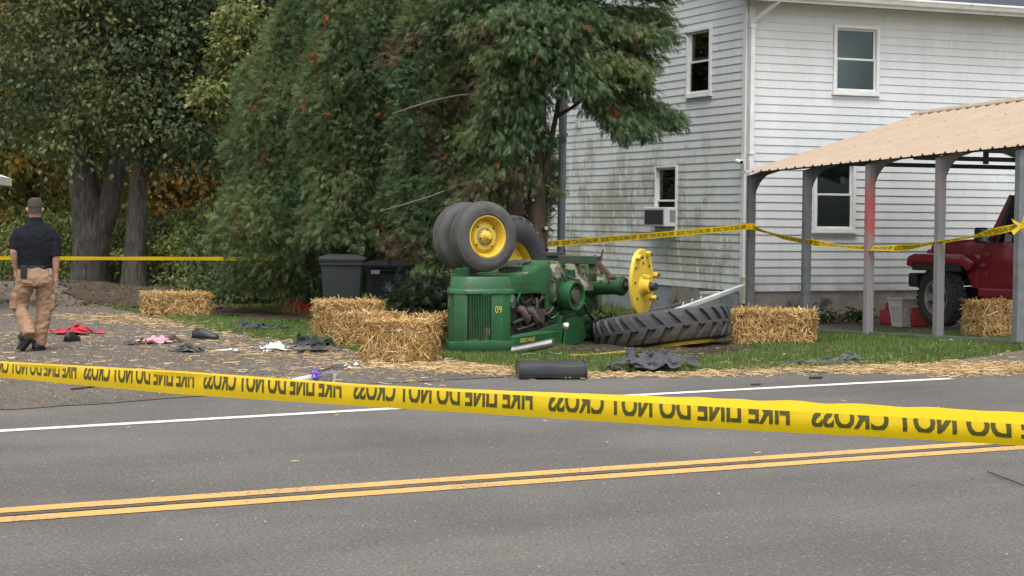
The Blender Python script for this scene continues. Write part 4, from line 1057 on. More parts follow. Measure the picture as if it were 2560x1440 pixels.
# belt pulley drum
pul = MB().lathe([(.0, .0), (.0, .17), (.02, .178), (.20, .182), (.215, .178), (.215, .155), (.16, .15), (.14, .10), (.20, .075), (.21, .02), (.21, 0)], (.29, 1.66, .625), (1, -.12, .02), 36).build('belt_pulley', TGREEN, tr, smooth_=ANG)
MB().lathe([(.155, .15), (.165, .12), (.15, .11), (.16, .08), (.205, .075), (.212, .03), (.21, 0)], (.292, 1.66, .625), (1, -.12, .02), 28).build('pulley_face', mat('rusty brown face', (.085, .06, .052), (.055, .042, .04), 10, .85, .004, 40), pul, smooth_=ANG)
# lower (near ground) tangle
m = MB(); m.box((.18, 1.75, .24), (.3, .5, .3)); m.box((.10, 2.2, .2), (.34, .6, .3)); m.build('platform_wreck', TGREEN2, tr, bevel=.03, jit=.05)
m = MB(); m.prism([(1.5, .02), (1.55, .34), (1.75, .38), (2.02, .26), (1.98, .02)], lambda y, z: (.40, y, z), lambda y, z: (.42, y, z)); m.build('fender_sheet', TGREEN, tr, jit=.04)
# power lift arm on top and its rusty links
MB().box((.20, 2.12, 1.055), (.72, .13, .105)).build('lift_arm', mat('worn dark green', (.022, .055, .026), (.04, .045, .032), 9, .7, .003, 40), tr, bevel=.012, jit=.006)
MB().box((-.10, 2.1, 1.12), (.22, .16, .05)).build('lift_cap', GREASE, tr, bevel=.01)
cb = MB(); cb.prism([(.12, .70), (.10, 1.02), (.24, 1.02), (.28, .85), (.40, .74), (.40, .66)], lambda x, z: (x, 2.05, z), lambda x, z: (x, 2.3, z)); cb.build('axle_bracket', TAN, tr, bevel=.03, smooth_=ANG, jit=.01)
MB().box((.42, 2.2, .90), (.06, .12, .22)).build('stop_block', TGREEN2, tr, bevel=.01)
lk = MB(); lk.box((.655, 2.06, .935), (.055, .05, .26), Matrix.Rotation(R(-42), 3, 'Y')); lk.box((.635, 2.12, .945), (.04, .03, .26), Matrix.Rotation(R(-46), 3, 'Y')); lk.cyl((.50, 2.1, 1.12), (.62, 2.08, .90), .014, n=8); lk.cyl((.59, 2.1, 1.06), (.625, 2.08, 1.19), .012, n=8); lk.cyl((.73, 2.0, .845), (.75, 2.16, .845), .028, n=10); lk.tube([(.56, 2.05, .98), (.53, 2.02, .90), (.60, 2.02, .88)], .014, 6)
lk.build('hitch_link', RUST, tr, jit=.004)
# rear axle
AX = 2.50; AZ = .735
b = MB(); b.lathe([(.20, .20), (.28, .17), (.34, .125), (.60, .11), (.655, .125), (.70, .125), (.71, .11), (.71, 0)], (0, AX, AZ), (1, 0, -.01), 12); axh = b.build('axle_housing', TGREEN2, tr, smooth_=ANG)
for x in (.45, .55): MB().cyl((x, AX-.10, AZ+.05), (x, AX-.125, AZ+.055), .016, n=6).build('bolt', TGREEN2, axh)
b = MB(); b.lathe([(-.20, .20), (-.28, .17), (-.34, .125), (-.70, .115), (-.71, 0)], (0, AX, AZ), (1, 0, 0), 12); b.build('axle_housing', TGREEN2, tr, smooth_=ANG)
MB().cyl((.66, AX, AZ), (.73, AX, AZ-.002), .10, n=18).build('axle_seal', GREASE, tr, smooth_=ANG)
MB().cyl((-1.1, AX, AZ), (1.16, AX, AZ-.005), .048, n=18).build('axle_shaft', mat('dark steel shaft', (.035, .035, .037), (.05, .047, .045), 8, .5, metal=.4), tr, smooth_=ANG)
# cast wheel centre left on the near axle end
pts = []
for i in range(40):
    a = 2*math.pi*i/40; r_ = .375-.03*abs(math.cos(2*a))**2
    y = math.cos(a)*.345; z = math.sin(a)*.425
    if abs(math.cos(a)) > .80: y *= .93
    pts.append((y, z))
WX = .955
pl_ = MB(); pl_.prism(pts, lambda y, z: (WX-.022, AX+y, AZ+.045+z), lambda y, z: (WX+.022, AX+y*.97, AZ+.045+z*.97)); plate = pl_.build('wheel_centre', TYEL, tr, bevel=.008, smooth_=ANG)
hubm = MB(); hubm.lathe([(.0, .16), (.03, .125), (.05, .10), (.12, .095), (.13, .085), (.13, .055), (.10, .05)], (WX, AX, AZ), (1, 0, 0), 24); hubm.build('hub', TYEL, plate, smooth_=ANG)
MB().box((WX+.08, AX-.02, AZ+.115), (.11, .06, .05), Matrix.Rotation(.2, 3, 'Y')).build('hub_wedge', TYEL, plate, bevel=.015)
MB().cyl((WX+.08, AX, AZ), (WX+.165, AX, AZ), .047, n=16).build('axle_end', GREASE, plate, bevel=.008, smooth_=ANG)
for (y, z) in ((-.20, .18), (.17, .20), (-.16, -.20), (.2, -.22), (-.22, .0), (.10, .33), (.0, .24)):
    MB().cyl((WX+.022, AX+y, AZ+.045+z), (WX+.024, AX+y, AZ+.045+z), .022, n=10).build('bolt_hole', GREASE, plate)
for a in (72, 14, -34, 122):
    y = .345*math.cos(R(a)); z = .39*math.sin(R(a))
    q = MB().box((WX+.045, AX+y*.95, AZ+.045+z*.95), (.06, .065, .06), Matrix.Rotation(-R(a), 3, 'X')).build('rim_clamp', TYEL if a != 118 else TAN, plate, bevel=.014)
    MB().cyl((WX+.085, AX+y*.95, AZ+.045+z*.95), (WX+.10, AX+y*.95, AZ+.045+z*.95), .02, n=6).build('clamp_bolt', RUST, q)
# rear tyre mesh with separate lugs
TRUB = mat('old tractor tyre', (.042, .043, .046), (.058, .058, .062), 4, .75, .004, 50, c3=(.085, .072, .058), s3=3, t3=.60, k3=.14)
def mud_on(m):
    t = m.node_tree; N = t.nodes; L = t.links; b = next(n for n in N if n.type == 'BSDF_PRINCIPLED'); src = b.inputs['Base Color'].links[0].from_socket
    tc = N.new('ShaderNodeTexCoord'); sp = N.new('ShaderNodeSeparateXYZ'); L.new(tc.outputs['Object'], sp.inputs[0]); n = N.new('ShaderNodeTexNoise'); n.inputs['Scale'].default_value = 7; n.inputs['Detail'].default_value = 6; L.new(tc.outputs['Object'], n.inputs[0])
    a = N.new('ShaderNodeMath'); a.operation = 'MULTIPLY_ADD'; a.inputs[1].default_value = -2.2; L.new(sp.outputs[2], a.inputs[0]); L.new(n.outputs[0], a.inputs[2])
    r_ = N.new('ShaderNodeMapRange'); r_.inputs[1].default_value = .52; r_.inputs[2].default_value = .68; r_.inputs[4].default_value = .85; L.new(a.outputs[0], r_.inputs[0])
    x = N.new('ShaderNodeMix'); x.data_type = 'RGBA'; L.new(r_.outputs[0], x.inputs[0]); L.new(src, x.inputs[6]); x.inputs[7].default_value = (.038, .029, .021, 1); L.new(x.outputs[2], b.inputs['Base Color'])
mud_on(TRUB)
RR = .80; RW = .42; RI = .50
tyre_mb = MB().lathe(tyre_prof(RR, RW, RI), (0, 0, 0), (0, 0, 1), 64, closed=True)
LUGN = 25
def lug_mesh(sg):
    m = MB(); rows = []
    n = 6
    for i in range(n+1):
        t = i/n; h = sg*(.0+RW*.47*t-.018); a0 = -(t*.15+.03*t*t)
        rr_ = RR-.012-.05*max(0, t-.75)**1*2.; tp_ = RR+.040-.030*max(0, t-.7)*2
        wd = .060+.018*t
        rows.append([(rr_*math.cos(a0-wd*1.25), rr_*math.sin(a0-wd*1.25), h), (tp_*math.cos(a0-wd), tp_*math.sin(a0-wd), h), (tp_*math.cos(a0+wd), tp_*math.sin(a0+wd), h), (rr_*math.cos(a0+wd*1.25), rr_*math.sin(a0+wd*1.25), h)])
    m.rings(rows); return m
def rim_mb():
    return MB().lathe([(-.16, .535), (-.165, .55), (-.155, .53), (-.13, .50), (-.06, .485), (.06, .485), (.13, .50), (.155, .53), (.165, .55), (.16, .535), (.12, .488), (.05, .47), (-.05, .47), (-.12, .488)], (0, 0, 0), (0, 0, 1), 56, closed=True)
# far rear wheel, still on its axle
fw = empty('tmp', (0, 0, 0)); bpy.data.objects.remove(fw)
wrot = Matrix.Rotation(math.pi/2, 4, 'Y')
far = tyre_mb.build('rear_tyre', TRUB, tr, smooth_=ANG); far.rotation_euler = (0, math.pi/2, 0); far.location = (-1.0, AX, AZ+.03)
TY_ME = far.data
L_ME = []
for sg in (1, -1):
    for i in range(LUGN):
        if i == 0:
            o = lug_mesh(sg).build('lug', TRUB, far, bevel=.006); L_ME.append(o.data)
        else: o = link('lug', L_ME[-1], None, far)
        o.rotation_euler = (0, 0, 2*math.pi*(i+(.5 if sg < 0 else 0))/LUGN)
rm = rim_mb().build('rim', TYEL, far, smooth_=ANG)
d_ = MB(); d_.lathe([(.02, .48), (.03, .40), (.06, .30), (.05, .14), (.09, .11), (.09, 0)], (0, 0, 0), (0, 0, 1), 32); d_.build('wheel_disc', TYEL, far, smooth_=ANG)
for i in range(8):
    a = i*math.pi/4; MB().box((.36*math.cos(a), .36*math.sin(a), .05), (.06, .05, .05), Matrix.Rotation(a, 3, 'Z')).build('rim_bolt', TYEL, far)
# narrow front wheels up in the air
fa = Vector((.885, -.465, .02)).normalized()
pc = Vector((-.07, .155, 1.35))
ped = MB(); ped.tube([(-.12, .10, .86), (-.11, .11, 1.0), (-.09, .14, 1.18), tuple(pc)], [.085, .075, .07, .06], 14); ped.build('front_pedestal', TGREEN, tr, smooth_=ANG)
MB().box((-.15, .10, .93), (.20, .16, .12)).build('pedestal_foot', TGREEN, tr, bevel=.02)
MB().cyl(pc-fa*.22, pc+fa*.22, .045, n=14).build('front_axle', TGREEN2, tr, smooth_=ANG)
FRUB = mat('weathered front tyre', (.085, .082, .078), (.06, .058, .056), 5, .8, .002, 60, c3=(.12, .108, .09), s3=3.5, t3=.58, k3=.14)
FR = .405
fprof = [(-.062, .232), (-.085, .26), (-.092, .315), (-.085, .358), (-.070, .382), (-.062, .398), (-.045, .402), (-.042, .385), (-.034, .385), (-.030, .408), (-.016, .41), (-.012, .388), (.012, .388), (.016, .41), (.030, .408), (.034, .385), (.042, .385), (.045, .402), (.062, .398), (.070, .382), (.085, .358), (.092, .315), (.085, .26), (.062, .232)]
fprof = [(h*1.28, r) for h, r in fprof]
for s, nm in ((1, 'a'), (-1, 'b')):
    c = pc+fa*(.205*s)
    x_, y_, z__ = frame(fa*s)
    mt = Matrix((x_, y_, z__)).transposed().to_4x4()
    wm = MB().lathe(fprof, (0, 0, 0), (0, 0, 1), 48, closed=True); w_o = wm.build('front_wheel', FRUB, tr, smooth_=R(35)); w_o.matrix_local = Matrix.Translation(c) @ mt
    rp = [(.080, .236), (.096, .246), (.098, .232), (.078, .218), (.040, .205), (-.01, .198), (-.02, .19), (.006, .165), (.030, .15), (.028, .09), (.034, .075)]
    ri_ = MB().lathe(rp, (0, 0, 0), (0, 0, 1), 40).build('rim', TYEL, w_o, smooth_=ANG)
    MB().lathe([(.03, .082), (.06, .07), (.075, .05), (.13, .042), (.145, .03), (.147, 0)], (0, 0, 0), (0, 0, 1), 20).build('hub', TYEL, w_o, smooth_=ANG)
    MB().lathe([(.032, .105), (.042, .09), (.048, .06), (.055, .05)], (0, 0, 0), (0, 0, 1), 20).build('hub_grease', TAN, w_o, smooth_=ANG)
    for i in range(6):
        a = i*math.pi/3+.3; MB().cyl((.072*math.cos(a), .072*math.sin(a), .03), (.072*math.cos(a), .072*math.sin(a), .062), .012, n=6).build('wheel_nut', RUST if i % 2 else TYEL, w_o)
    for i in range(4):
        a = i*math.pi/2+.7; MB().cyl((.15*math.cos(a), .15*math.sin(a), .027), (.15*math.cos(a), .15*math.sin(a), .037), .013, n=8).build('rim_bolt', GREASE, w_o)

# ------------------------------------------------------------------ torn-off rear tyre on the ground
tyc = atY(1655, 822, 22.35)
ft = empty('tyre_wreckage', tyc, 0, 'big lugged rear tractor tyre with yellow rim lying flat beside the tractor', 'tyre')
ft.rotation_euler = (R(-5.5), R(-7.5), R(0))
o = link('carcass', TY_ME, None, ft); o.scale = (1.02, 1.02, 1)
for sg in (0, 1):
    for i in range(LUGN):
        q = link('lug', L_ME[sg], None, o); q.rotation_euler = (0, 0, 2*math.pi*(i+(.5 if sg else 0))/LUGN)
rm2 = link('rim', rm.data, None, ft); rm2.location = (.06, -.16, -.185); rm2.rotation_euler = (R(1), R(1), 0); rm2.scale = (1.15, 1.15, .26)
def bar_thing(name, pts, r_, m, label, cat, n=8):
    p0 = Vector(pts[0]); e = empty(name, p0, 0, label, cat); b = MB(); b.tube([Vector(p_)-p0 for p_ in pts], r_, n); b.build('bar', m, e, smooth_=True); return e
bar_thing('yellow_rod', [at(1425, 889, .02), at(1470, 889, .02), at(1520, 884, .03), at(1562, 880, .03)], .016, TYEL, 'short yellow steel rod on the grass left of the fallen tyre', 'rod')
ex = empty('exhaust_pipe', at(1282, 878, .05), 0, 'shiny silver exhaust stack lying beside the green hood', 'exhaust pipe')
p0 = Vector(at(1282, 878, .05)); p1 = Vector(atY(1384, 857, 20.35)); d = p1-p0
MB().cyl((0, 0, 0), d, .05, .052, 22).build('pipe', CHROME, ex, smooth_=ANG)
MB().cyl(d*.999, d*1.004, .044, n=18).build('open_end', GREASE, ex)
MB().cyl(d*.02, d*.06, .056, n=22).build('clamp_ring', CHROME, ex, smooth_=ANG)
# ------------------------------------------------------------------ straw bales
BALE = mat('straw bale core', (.26, .15, .05), (.15, .08, .025), 14, .95, .02, 40, c3=(.36, .25, .10), s3=10, t3=.55)
def bale(px_, py_, rz, dims, label, seed, n=2600, tilt=(0, 0), zz=0.):
    p = at(px_, py_, zz); z0 = float(gz(p[0], p[1])); g = np.random.default_rng(seed); L_, W_, H_ = dims
    e = empty('straw_bale', (p[0], p[1], z0), rz, label, 'straw bale', 'straw bales around the wreck'); e.rotation_euler = (tilt[0], tilt[1], rz)
    bm = bmesh.new(); bmesh.ops.create_cube(bm, size=1); bmesh.ops.subdivide_edges(bm, edges=bm.edges, cuts=9, use_grid_fill=True)
    for v in bm.verts:
        c = v.co; r4 = (abs(2*c.x)**8+abs(2*c.y)**8+abs(2*c.z)**8)**(1/8); c = c/max(1, r4)*1.0
        q = noise.noise_vector(Vector((c.x*L_*7, c.y*W_*7, c.z*H_*7))+Vector((seed, 0, 0)))*.018
        v.co = Vector((c.x*(L_-.05), c.y*(W_-.05), c.z*(H_-.05)+H_/2))+q
        if v.co.z < .005: v.co.z = .005
    me = bpy.data.meshes.new('bale_core'); bm.to_mesh(me); bm.free()
    for q in me.polygons: q.use_smooth = True
    link('bale_core', me, BALE, e)
    # strands on the faces: random face by area
    ar = np.array([W_*H_, W_*H_, L_*H_, L_*H_, L_*W_*1.5]); f_ = g.choice(5, n, p=ar/ar.sum())
    a = g.uniform(-.5, .5, n); b = g.uniform(-.5, .5, n); dep = g.uniform(-.015, .022, n)
    x = np.select([f_ == 0, f_ == 1], [L_/2+dep, -L_/2-dep], a*L_); y = np.select([f_ == 2, f_ == 3, f_ == 4], [W_/2+dep, -W_/2-dep, b*W_], a*W_)
    z = np.where(f_ == 4, H_+dep-.01, (b+.5)*H_)
    n_ = np.stack([np.select([f_ == 0, f_ == 1], [1., -1.], 0.), np.select([f_ == 2, f_ == 3], [1., -1.], 0.), np.where(f_ == 4, 1., 0.)], 1)
    # direction: mostly in the face plane, with some sticking out
    d = g.normal(0, 1, (n, 3)); d[:, 2] += g.choice([-1, 1], n)*.6*(f_ != 4); out = g.uniform(-.05, .75, (n, 1))**1.0
    d -= n_*np.sum(d*n_, 1, keepdims=True); d /= np.linalg.norm(d, axis=1, keepdims=True); d = d+n_*out*.8; d /= np.linalg.norm(d, axis=1, keepdims=True)
    L2 = g.uniform(.06, .22, n); wd = g.uniform(.0025, .005, n)
    s = np.cross(d, n_+g.normal(0, .3, (n, 3))); s /= np.linalg.norm(s, axis=1, keepdims=True)+1e-9
    c0 = np.stack([x, y, z], 1); bd = (s*g.normal(0, .10, (n, 1))+n_*g.uniform(-.02, .10, (n, 1)))*L2[:, None]
    a0 = c0-d*L2[:, None]*.45; a1 = c0+bd; a2 = c0+d*L2[:, None]*.55; sw = s*wd[:, None]
    V = np.stack([a0-sw, a0+sw, a1-sw, a1+sw, a2-sw, a2+sw], 1).reshape(-1, 3); V[:, 2] = np.maximum(V[:, 2], .004)
    k = np.arange(n)[:, None]*6; Fc = np.concatenate([k+np.array([0, 1, 3, 2]), k+np.array([2, 3, 5, 4])], 0)
    tn = straw_tint(n, g, .7, 1.15)
    o = np_mesh('straw_strands', V, Fc, STRAW, e, np.repeat(tn, 6, 0)); o['kind'] = 'stuff'
    return e
bale(441, 790, R(4), (1.00, .46, .345), 'lone straw bale on the grass strip nearest the big tree trunks', 41)
bale(872, 838, R(20), (.84, .46, .44), 'rearmost straw bale in front of the dark wheeled bins', 42)
bale(922, 866, R(-18), (.70, .46, .385), 'middle straw bale of the heap left of the tractor', 43, 2000)
bale(998, 902, R(-9), (.72, .46, .425), 'front straw bale of the heap, nearest the road', 44, 3000)
bale(1078, 876, R(60), (.62, .42, .40), 'shaded straw bale wedged between heap and tractor grille', 45, 1800)
bale(1934, 862, R(-7), (.98, .46, .415), 'straw bale on the lawn between fallen tyre and carport', 46, 3200)
bale(2490, 838, R(12), (.62, .50, .435), 'straw bale by the carport rail in front of the car', 47, 2600, zz=.15)

# ------------------------------------------------------------------ scattered clothing
def garment_mask(shape, U, V, seed):
    if shape == 'jacket': m_ = (np.abs(U) < .24) | ((np.abs(V-.22-.25*np.abs(U)*-1) < .15) & (np.abs(U) < .5))
    elif shape == 'trousers': m_ = ((U < -.12) & (np.abs(V) < .34)) | ((U >= -.12) & (np.abs(np.abs(V)-.20-.12*U) < .17))
    else:
        t = np.arctan2(V, U); k = np.array([.44+.16*noise.noise(Vector((math.cos(a)*1.6, math.sin(a)*1.6, seed)))+.07*noise.noise(Vector((math.cos(a)*5, math.sin(a)*5, seed+5))) for a in t.ravel()]).reshape(t.shape); m_ = np.hypot(U, V) < k
    return m_
def cloth(name, pxc, pyc, L_, W_, Hh, rz, m, label, cat='clothing', seed=1, ridge=1., group='clothes scattered on the ground', flat=.25, shape='rag', k=1.55, iters=130):
    """a garment cut flat, pushed together and let fall: small position-based cloth solve"""
    p = at(pxc, pyc); z0 = float(gz(p[0], p[1])); e = empty(name, (p[0], p[1], z0+.006), rz, label, cat, group)
    g = np.random.default_rng(seed+200); sp = max(.011, min(.021, L_*k/26)); nu = max(10, int(L_*k*1.15/sp)); nv = max(8, int(W_*k*1.15/sp))
    u = np.linspace(-.5, .5, nu); v = np.linspace(-.5, .5, nv); U, V = np.meshgrid(u, v); ok = garment_mask(shape, U, V, seed)
    idx = -np.ones(U.shape, int); idx[ok] = np.arange(ok.sum()); X0 = np.stack([U[ok]*L_*k*1.15, V[ok]*W_*k*1.15, np.zeros(ok.sum())], 1); n = len(X0)
    E_ = []; 
    for (a, b, w_) in ((idx[:, :-1], idx[:, 1:], 1.), (idx[:-1], idx[1:], 1.), (idx[:-1, :-1], idx[1:, 1:], .6), (idx[1:, :-1], idx[:-1, 1:], .6), (idx[:, :-2], idx[:, 2:], .32), (idx[:-2], idx[2:], .32)):
        q = (a >= 0) & (b >= 0); E_.append(np.stack([a[q], b[q], np.full(q.sum(), w_)], 1))
    E_ = np.concatenate(E_); A = E_[:, 0].astype(int); B = E_[:, 1].astype(int); Wt = E_[:, 2]; R0 = np.linalg.norm(X0[A]-X0[B], axis=1); cnt = np.bincount(A, minlength=n)+np.bincount(B, minlength=n)
    nz = np.array([noise.noise_vector(Vector((a*4, b*4, seed*3.3))) for a, b in X0[:, :2]]); nz2 = np.array([noise.noise(Vector((a*9, b*9, seed*1.7))) for a, b in X0[:, :2]])
    P_ = X0/(k*1.15)*np.array([1, 1, 0])+nz*np.array([.05, .05, 0]); rr_ = np.clip(1-np.hypot(P_[:, 0]/L_*2, P_[:, 1]/W_*2)**2, 0, 1)
    P_[:, 2] = .01+Hh*(.35+.9*rr_)*(.55+.9*nz[:, 2]+.5*nz2).clip(.05, 1.6)
    Pv = P_.copy()
    for it in range(iters):
        vel = (P_-Pv)*.90; Pv = P_.copy(); P_ = P_+vel; P_[:, 2] -= .0011
        for _ in range(3):
            d = P_[B]-P_[A]; l_ = np.linalg.norm(d, axis=1)+1e-9; c_ = (d*((l_-R0)/l_*Wt*.5)[:, None])
            for ax in range(3): P_[:, ax] += 1.7*(np.bincount(A, c_[:, ax], n)-np.bincount(B, c_[:, ax], n))/cnt*1.6
        # friction holds what touches the ground; keep the heap in its footprint
        tch = P_[:, 2] < .006; P_[tch, 2] = .006; Pv[tch, :2] = P_[tch, :2]
        ex = np.hypot(P_[:, 0]/(L_*.52), P_[:, 1]/(W_*.55)); o_ = ex > 1; P_[o_, :2] /= ex[o_][:, None]**.5
    sm = Wt > .9; a_s, b_s = A[sm], B[sm]; cs_ = np.bincount(a_s, minlength=n)+np.bincount(b_s, minlength=n)+1
    for _ in range(3):
        for ax in range(3): P_[:, ax] = (P_[:, ax]+np.bincount(a_s, P_[b_s, ax], n)+np.bincount(b_s, P_[a_s, ax], n))/cs_
    top_ = np.percentile(P_[:, 2], 98); lowv = np.percentile(P_[:, 2], 4); cr_ = np.clip((P_[:, 2]-lowv)/(top_-lowv+1e-6), 0, 1.15)
    er = np.clip(np.hypot(P_[:, 0]/(L_*.54), P_[:, 1]/(W_*.56)), 0, 1); bg_ = np.array([noise.noise(Vector((q_[0]*4.5, q_[1]*4.5, seed+2))) for q_ in P_])
    P_[:, 2] = .004+Hh*(np.sqrt(1-er**2.4)*(.30+.5*flat+.75*bg_).clip(.08, .95)*(.55+.45*cr_)+.42*ridge*cr_*(1-.5*er))
    for _ in range(2): P_[:, 2] = (P_[:, 2]+np.bincount(a_s, P_[b_s, 2], n)+np.bincount(b_s, P_[a_s, 2], n))/cs_
    a = idx[:-1, :-1]; b = idx[:-1, 1:]; c = idx[1:, 1:]; d = idx[1:, :-1]; q = (a >= 0) & (b >= 0) & (c >= 0) & (d >= 0)
    np_mesh('fabric', P_, np.stack([a[q], b[q], c[q], d[q]], 1), m, e, smooth_=True); return e
def fab(name, c, c2=None, rough=.9): return mat(name, c, c2, 6, rough, .0015, 180, sheen=.15)
RED = fab('red fabric', (.40, .018, .036), (.32, .012, .026)); PINK = fab('pink fabric', (.62, .30, .34), (.52, .24, .28)); BRN = fab('dark brown fabric', (.045, .022, .018), (.06, .03, .024))
OLV = fab('grey green fabric', (.048, .062, .055), (.032, .042, .037)); NAVY = fab('dark denim', (.020, .028, .045), (.03, .04, .06)); WHT = fab('white fabric', (.78, .76, .75), (.68, .66, .66))
BLK = fab('black fabric', (.017, .018, .019), (.026, .027, .028)); SLATE = fab('slate puffer fabric', (.055, .053, .065), (.035, .034, .043), .7); GRN2 = fab('faded grey green fabric', (.075, .085, .072), (.05, .058, .05))
cloth('red_jacket', 186, 836, .74, .50, .13, R(4), RED, 'crumpled bright red jacket on the gravel beside the walking person', seed=1, shape='jacket')
cloth('pink_top', 385, 860, .46, .38, .115, R(-4), PINK, 'pink garment lying on the gravel between brown cloths', seed=2, flat=.5, shape='jacket')
cloth('brown_garment', 330, 862, .22, .3, .06, R(0), BRN, 'small dark brown cloth left of the pink garment', seed=3)
cloth('brown_garment', 438, 856, .30, .3, .11, R(-15), BRN, 'dark brown cloth bunched right of the pink garment', seed=4)
cloth('green_sweater', 474, 880, .50, .40, .12, R(5), OLV, 'grey green sweater heap on gravel in front of pink garment', seed=5, shape='jacket')
cloth('jeans', 660, 824, .86, .38, .10, R(-4), NAVY, 'dark navy jeans lying on the left grass strip', seed=6, flat=.35, shape='trousers')
cloth('jeans_roll', 612, 820, .2, .25, .125, R(0), NAVY, 'bunched end of navy cloth on the left grass strip', seed=16, flat=.6)
cloth('white_shirt', 697, 878, .44, .34, .17, R(12), WHT, 'crumpled white shirt touching the black jacket on the gravel', seed=7, shape='jacket')
cloth('white_sock', 670, 881, .13, .16, .06, R(0), WHT, 'small white rag at the left tip of the white shirt', seed=17)
cloth('black_jacket', 782, 880, .70, .52, .20, R(-4), BLK, 'black jacket heap on gravel in front of the straw bales', seed=8, flat=1.0, ridge=.5, shape='jacket')
cloth('puffer_jacket', 1635, 926, 1.0, .62, .22, R(0), SLATE, 'slate grey puffer jacket on the road edge before the tyre', seed=9, flat=.9, ridge=.6, shape='jacket')
cloth('black_hood', 1545, 929, .26, .40, .12, R(10), BLK, 'black fuzzy cloth at the left end of the puffer jacket', seed=10)
cloth('grey_trousers', 2065, 913, .95, .46, .09, R(10), GRN2, 'flat grey green trousers on the lawn edge near the carport', seed=11, flat=.3, shape='trousers')
cloth('grey_trousers', 2128, 907, .34, .36, .13, R(0), GRN2, 'bunched grey green cloth at the right end of the trousers', seed=12, ridge=1.2)
cloth('grey_rag', 1968, 918, .34, .26, .07, R(0), OLV, 'thin dark rag left of the grey green trousers', seed=13)
cloth('red_scrap', 119, 869, .10, .10, .025, 0, fab('coral red fabric', (.6, .13, .11)), 'tiny coral red scrap beside the walking person', seed=14)
cloth('pale_rag', 22, 790, .16, .2, .05, 0, fab('pale tan fabric', (.42, .30, .22), (.3, .2, .14)), 'pale tan rag on the gravel behind the walking person', seed=15)
# white tissues
for i, (x_, y_, w_, h_) in enumerate([(861, 918, .07, .10), (876, 922, .06, .05), (892, 916, .07, .07)]):
    cloth('paper_tissue', x_, y_+3, w_, .09, h_, R(30*i), mat('white tissue', (.82, .81, .79), None, 8, .9), ['white crumpled tissue on gravel, leftmost of three by the front bale', 'flat white tissue, middle of three by the front bale', 'white crumpled tissue on gravel, rightmost of three by the front bale'][i], 'tissue', 30+i, 1.5, 'white tissues on the gravel', .5)
for i, (x_, y_) in enumerate([(1372, 886), (1395, 888)]):
    cloth('plastic_scrap', x_, y_, .12, .1, .04, 0, mat('white tissue', (.82, .81, .79)), ['white plastic scrap under the silver exhaust pipe', 'white plastic scrap right of the silver exhaust pipe'][i], 'scrap', 35+i, 1.3, 'white plastic scraps', .4)
# shoes
SHOE = mat('black leather', (.018, .018, .019), (.03, .03, .03), 8, .45); SOLE = mat('dark rubber sole', (.03, .028, .026), None, 8, .8)
def shoe(px_, py_, rz, label, s=1., tip=0.):
    p = at(px_, py_); e = empty('shoe', (p[0], p[1], float(gz(p[0], p[1]))+.008), rz, label, 'shoe', 'lost shoes on the gravel'); e.rotation_euler = (tip, 0, rz)
    secs = [(-.13, .032, .075, .0), (-.10, .040, .095, 0), (-.03, .042, .10, 0), (.03, .044, .075, 0), (.08, .046, .055, 0), (.12, .040, .045, 0), (.145, .02, .03, 0)]
    m = MB(); rs = []
    for x, w_, h_, _ in secs: rs.append([(x*s, w_*s*math.cos(t)*(1 if math.sin(t) > 0 else 1.05), (.014+max(0, math.sin(t))*h_)*s) for t in [2*math.pi*i/16 for i in range(16)]])
    m.rings(rs); m.build('upper', SHOE, e, smooth_=True)
    m = MB(); out = [(x*s*1.02, w_*s*1.08) for x, w_, *_ in secs]; poly = out+[(x, -y) for x, y in out[::-1]]
    m.prism(poly, lambda x, y: (x, y, 0), lambda x, y: (x, y, .016*s)); m.build('sole', SOLE, e)
    m = MB(); m.lathe([(0, .03*s), (.012*s, .033*s), (.006*s, .028*s)], (-.075*s, 0, .096*s), (.15, 0, 1), 14); m.build('collar', SHOE, e, smooth_=True)
shoe(180, 855, R(75), 'black shoe on gravel just below the red jacket', 1.1)
shoe(512, 850, R(-12), 'black shoe on gravel right of the brown and pink clothes', 1.25)
# white stick and bits, clear wrapper with purple flowers
WST = mat('white plastic stick', (.74, .73, .70), None, 5, .6)
bar_thing('white_stick', [at(538, 877, .012), at(565, 876, .012), at(580, 873, .03)], .014, WST, 'thin white stick on gravel right of the green sweater', 'stick')
bar_thing('broken_lamp', [at(580, 878, .02), at(598, 876, .03)], .03, MATS['lamp chrome'], 'small silver broken fitting at the end of the white stick', 'fitting')
FILM = glass_mat('clear film', (.86, .86, .87), 1.35, .12)
p = at(790, 962); bq = empty('flower_wrap', (p[0], p[1], 0), R(8), 'clear plastic flower wrap with purple bloom behind the near tape', 'bouquet')
m = MB(); rs = []
for i in range(9):
    t = i/8; c = Vector((-.22+.42*t, 0, .035+.06*t)); r_ = .02+.085*t
    rs.append([c+Vector((.10*t*math.sin(a)*.9, r_*math.cos(a), r_*math.sin(a)*1.1+.02*noise.noise(Vector((t*3, a*2, 1))))) for a in np.linspace(0, 2*math.pi, 18, endpoint=False)])
m.rings(rs, cap=False); m.build('wrap', FILM, bq, smooth_=True)
m = MB(); rs = []
for i in range(6):
    t = i/5; c = Vector((-.28+.24*t, 0, .03+.03*t)); r_ = .015+.028*t
    rs.append([c+Vector((0, r_*math.cos(a), r_*math.sin(a))) for a in np.linspace(0, 2*math.pi, 10, endpoint=False)])
m.rings(rs); m.build('paper_sleeve', mat('lilac white paper', (.66, .63, .72), (.56, .50, .66), 6, .7), bq, smooth_=True)
m = MB()
for i in range(40):
    a = rnd.uniform(0, 6.28); q = Vector((.0+rnd.gauss(0, .022), rnd.gauss(0, .028)-.03, .075+rnd.gauss(0, .026))); rot = Matrix.Rotation(a, 3, (rnd.random(), rnd.random(), rnd.random()+.1)); m.box(q, (.035, .03, .006), rot)
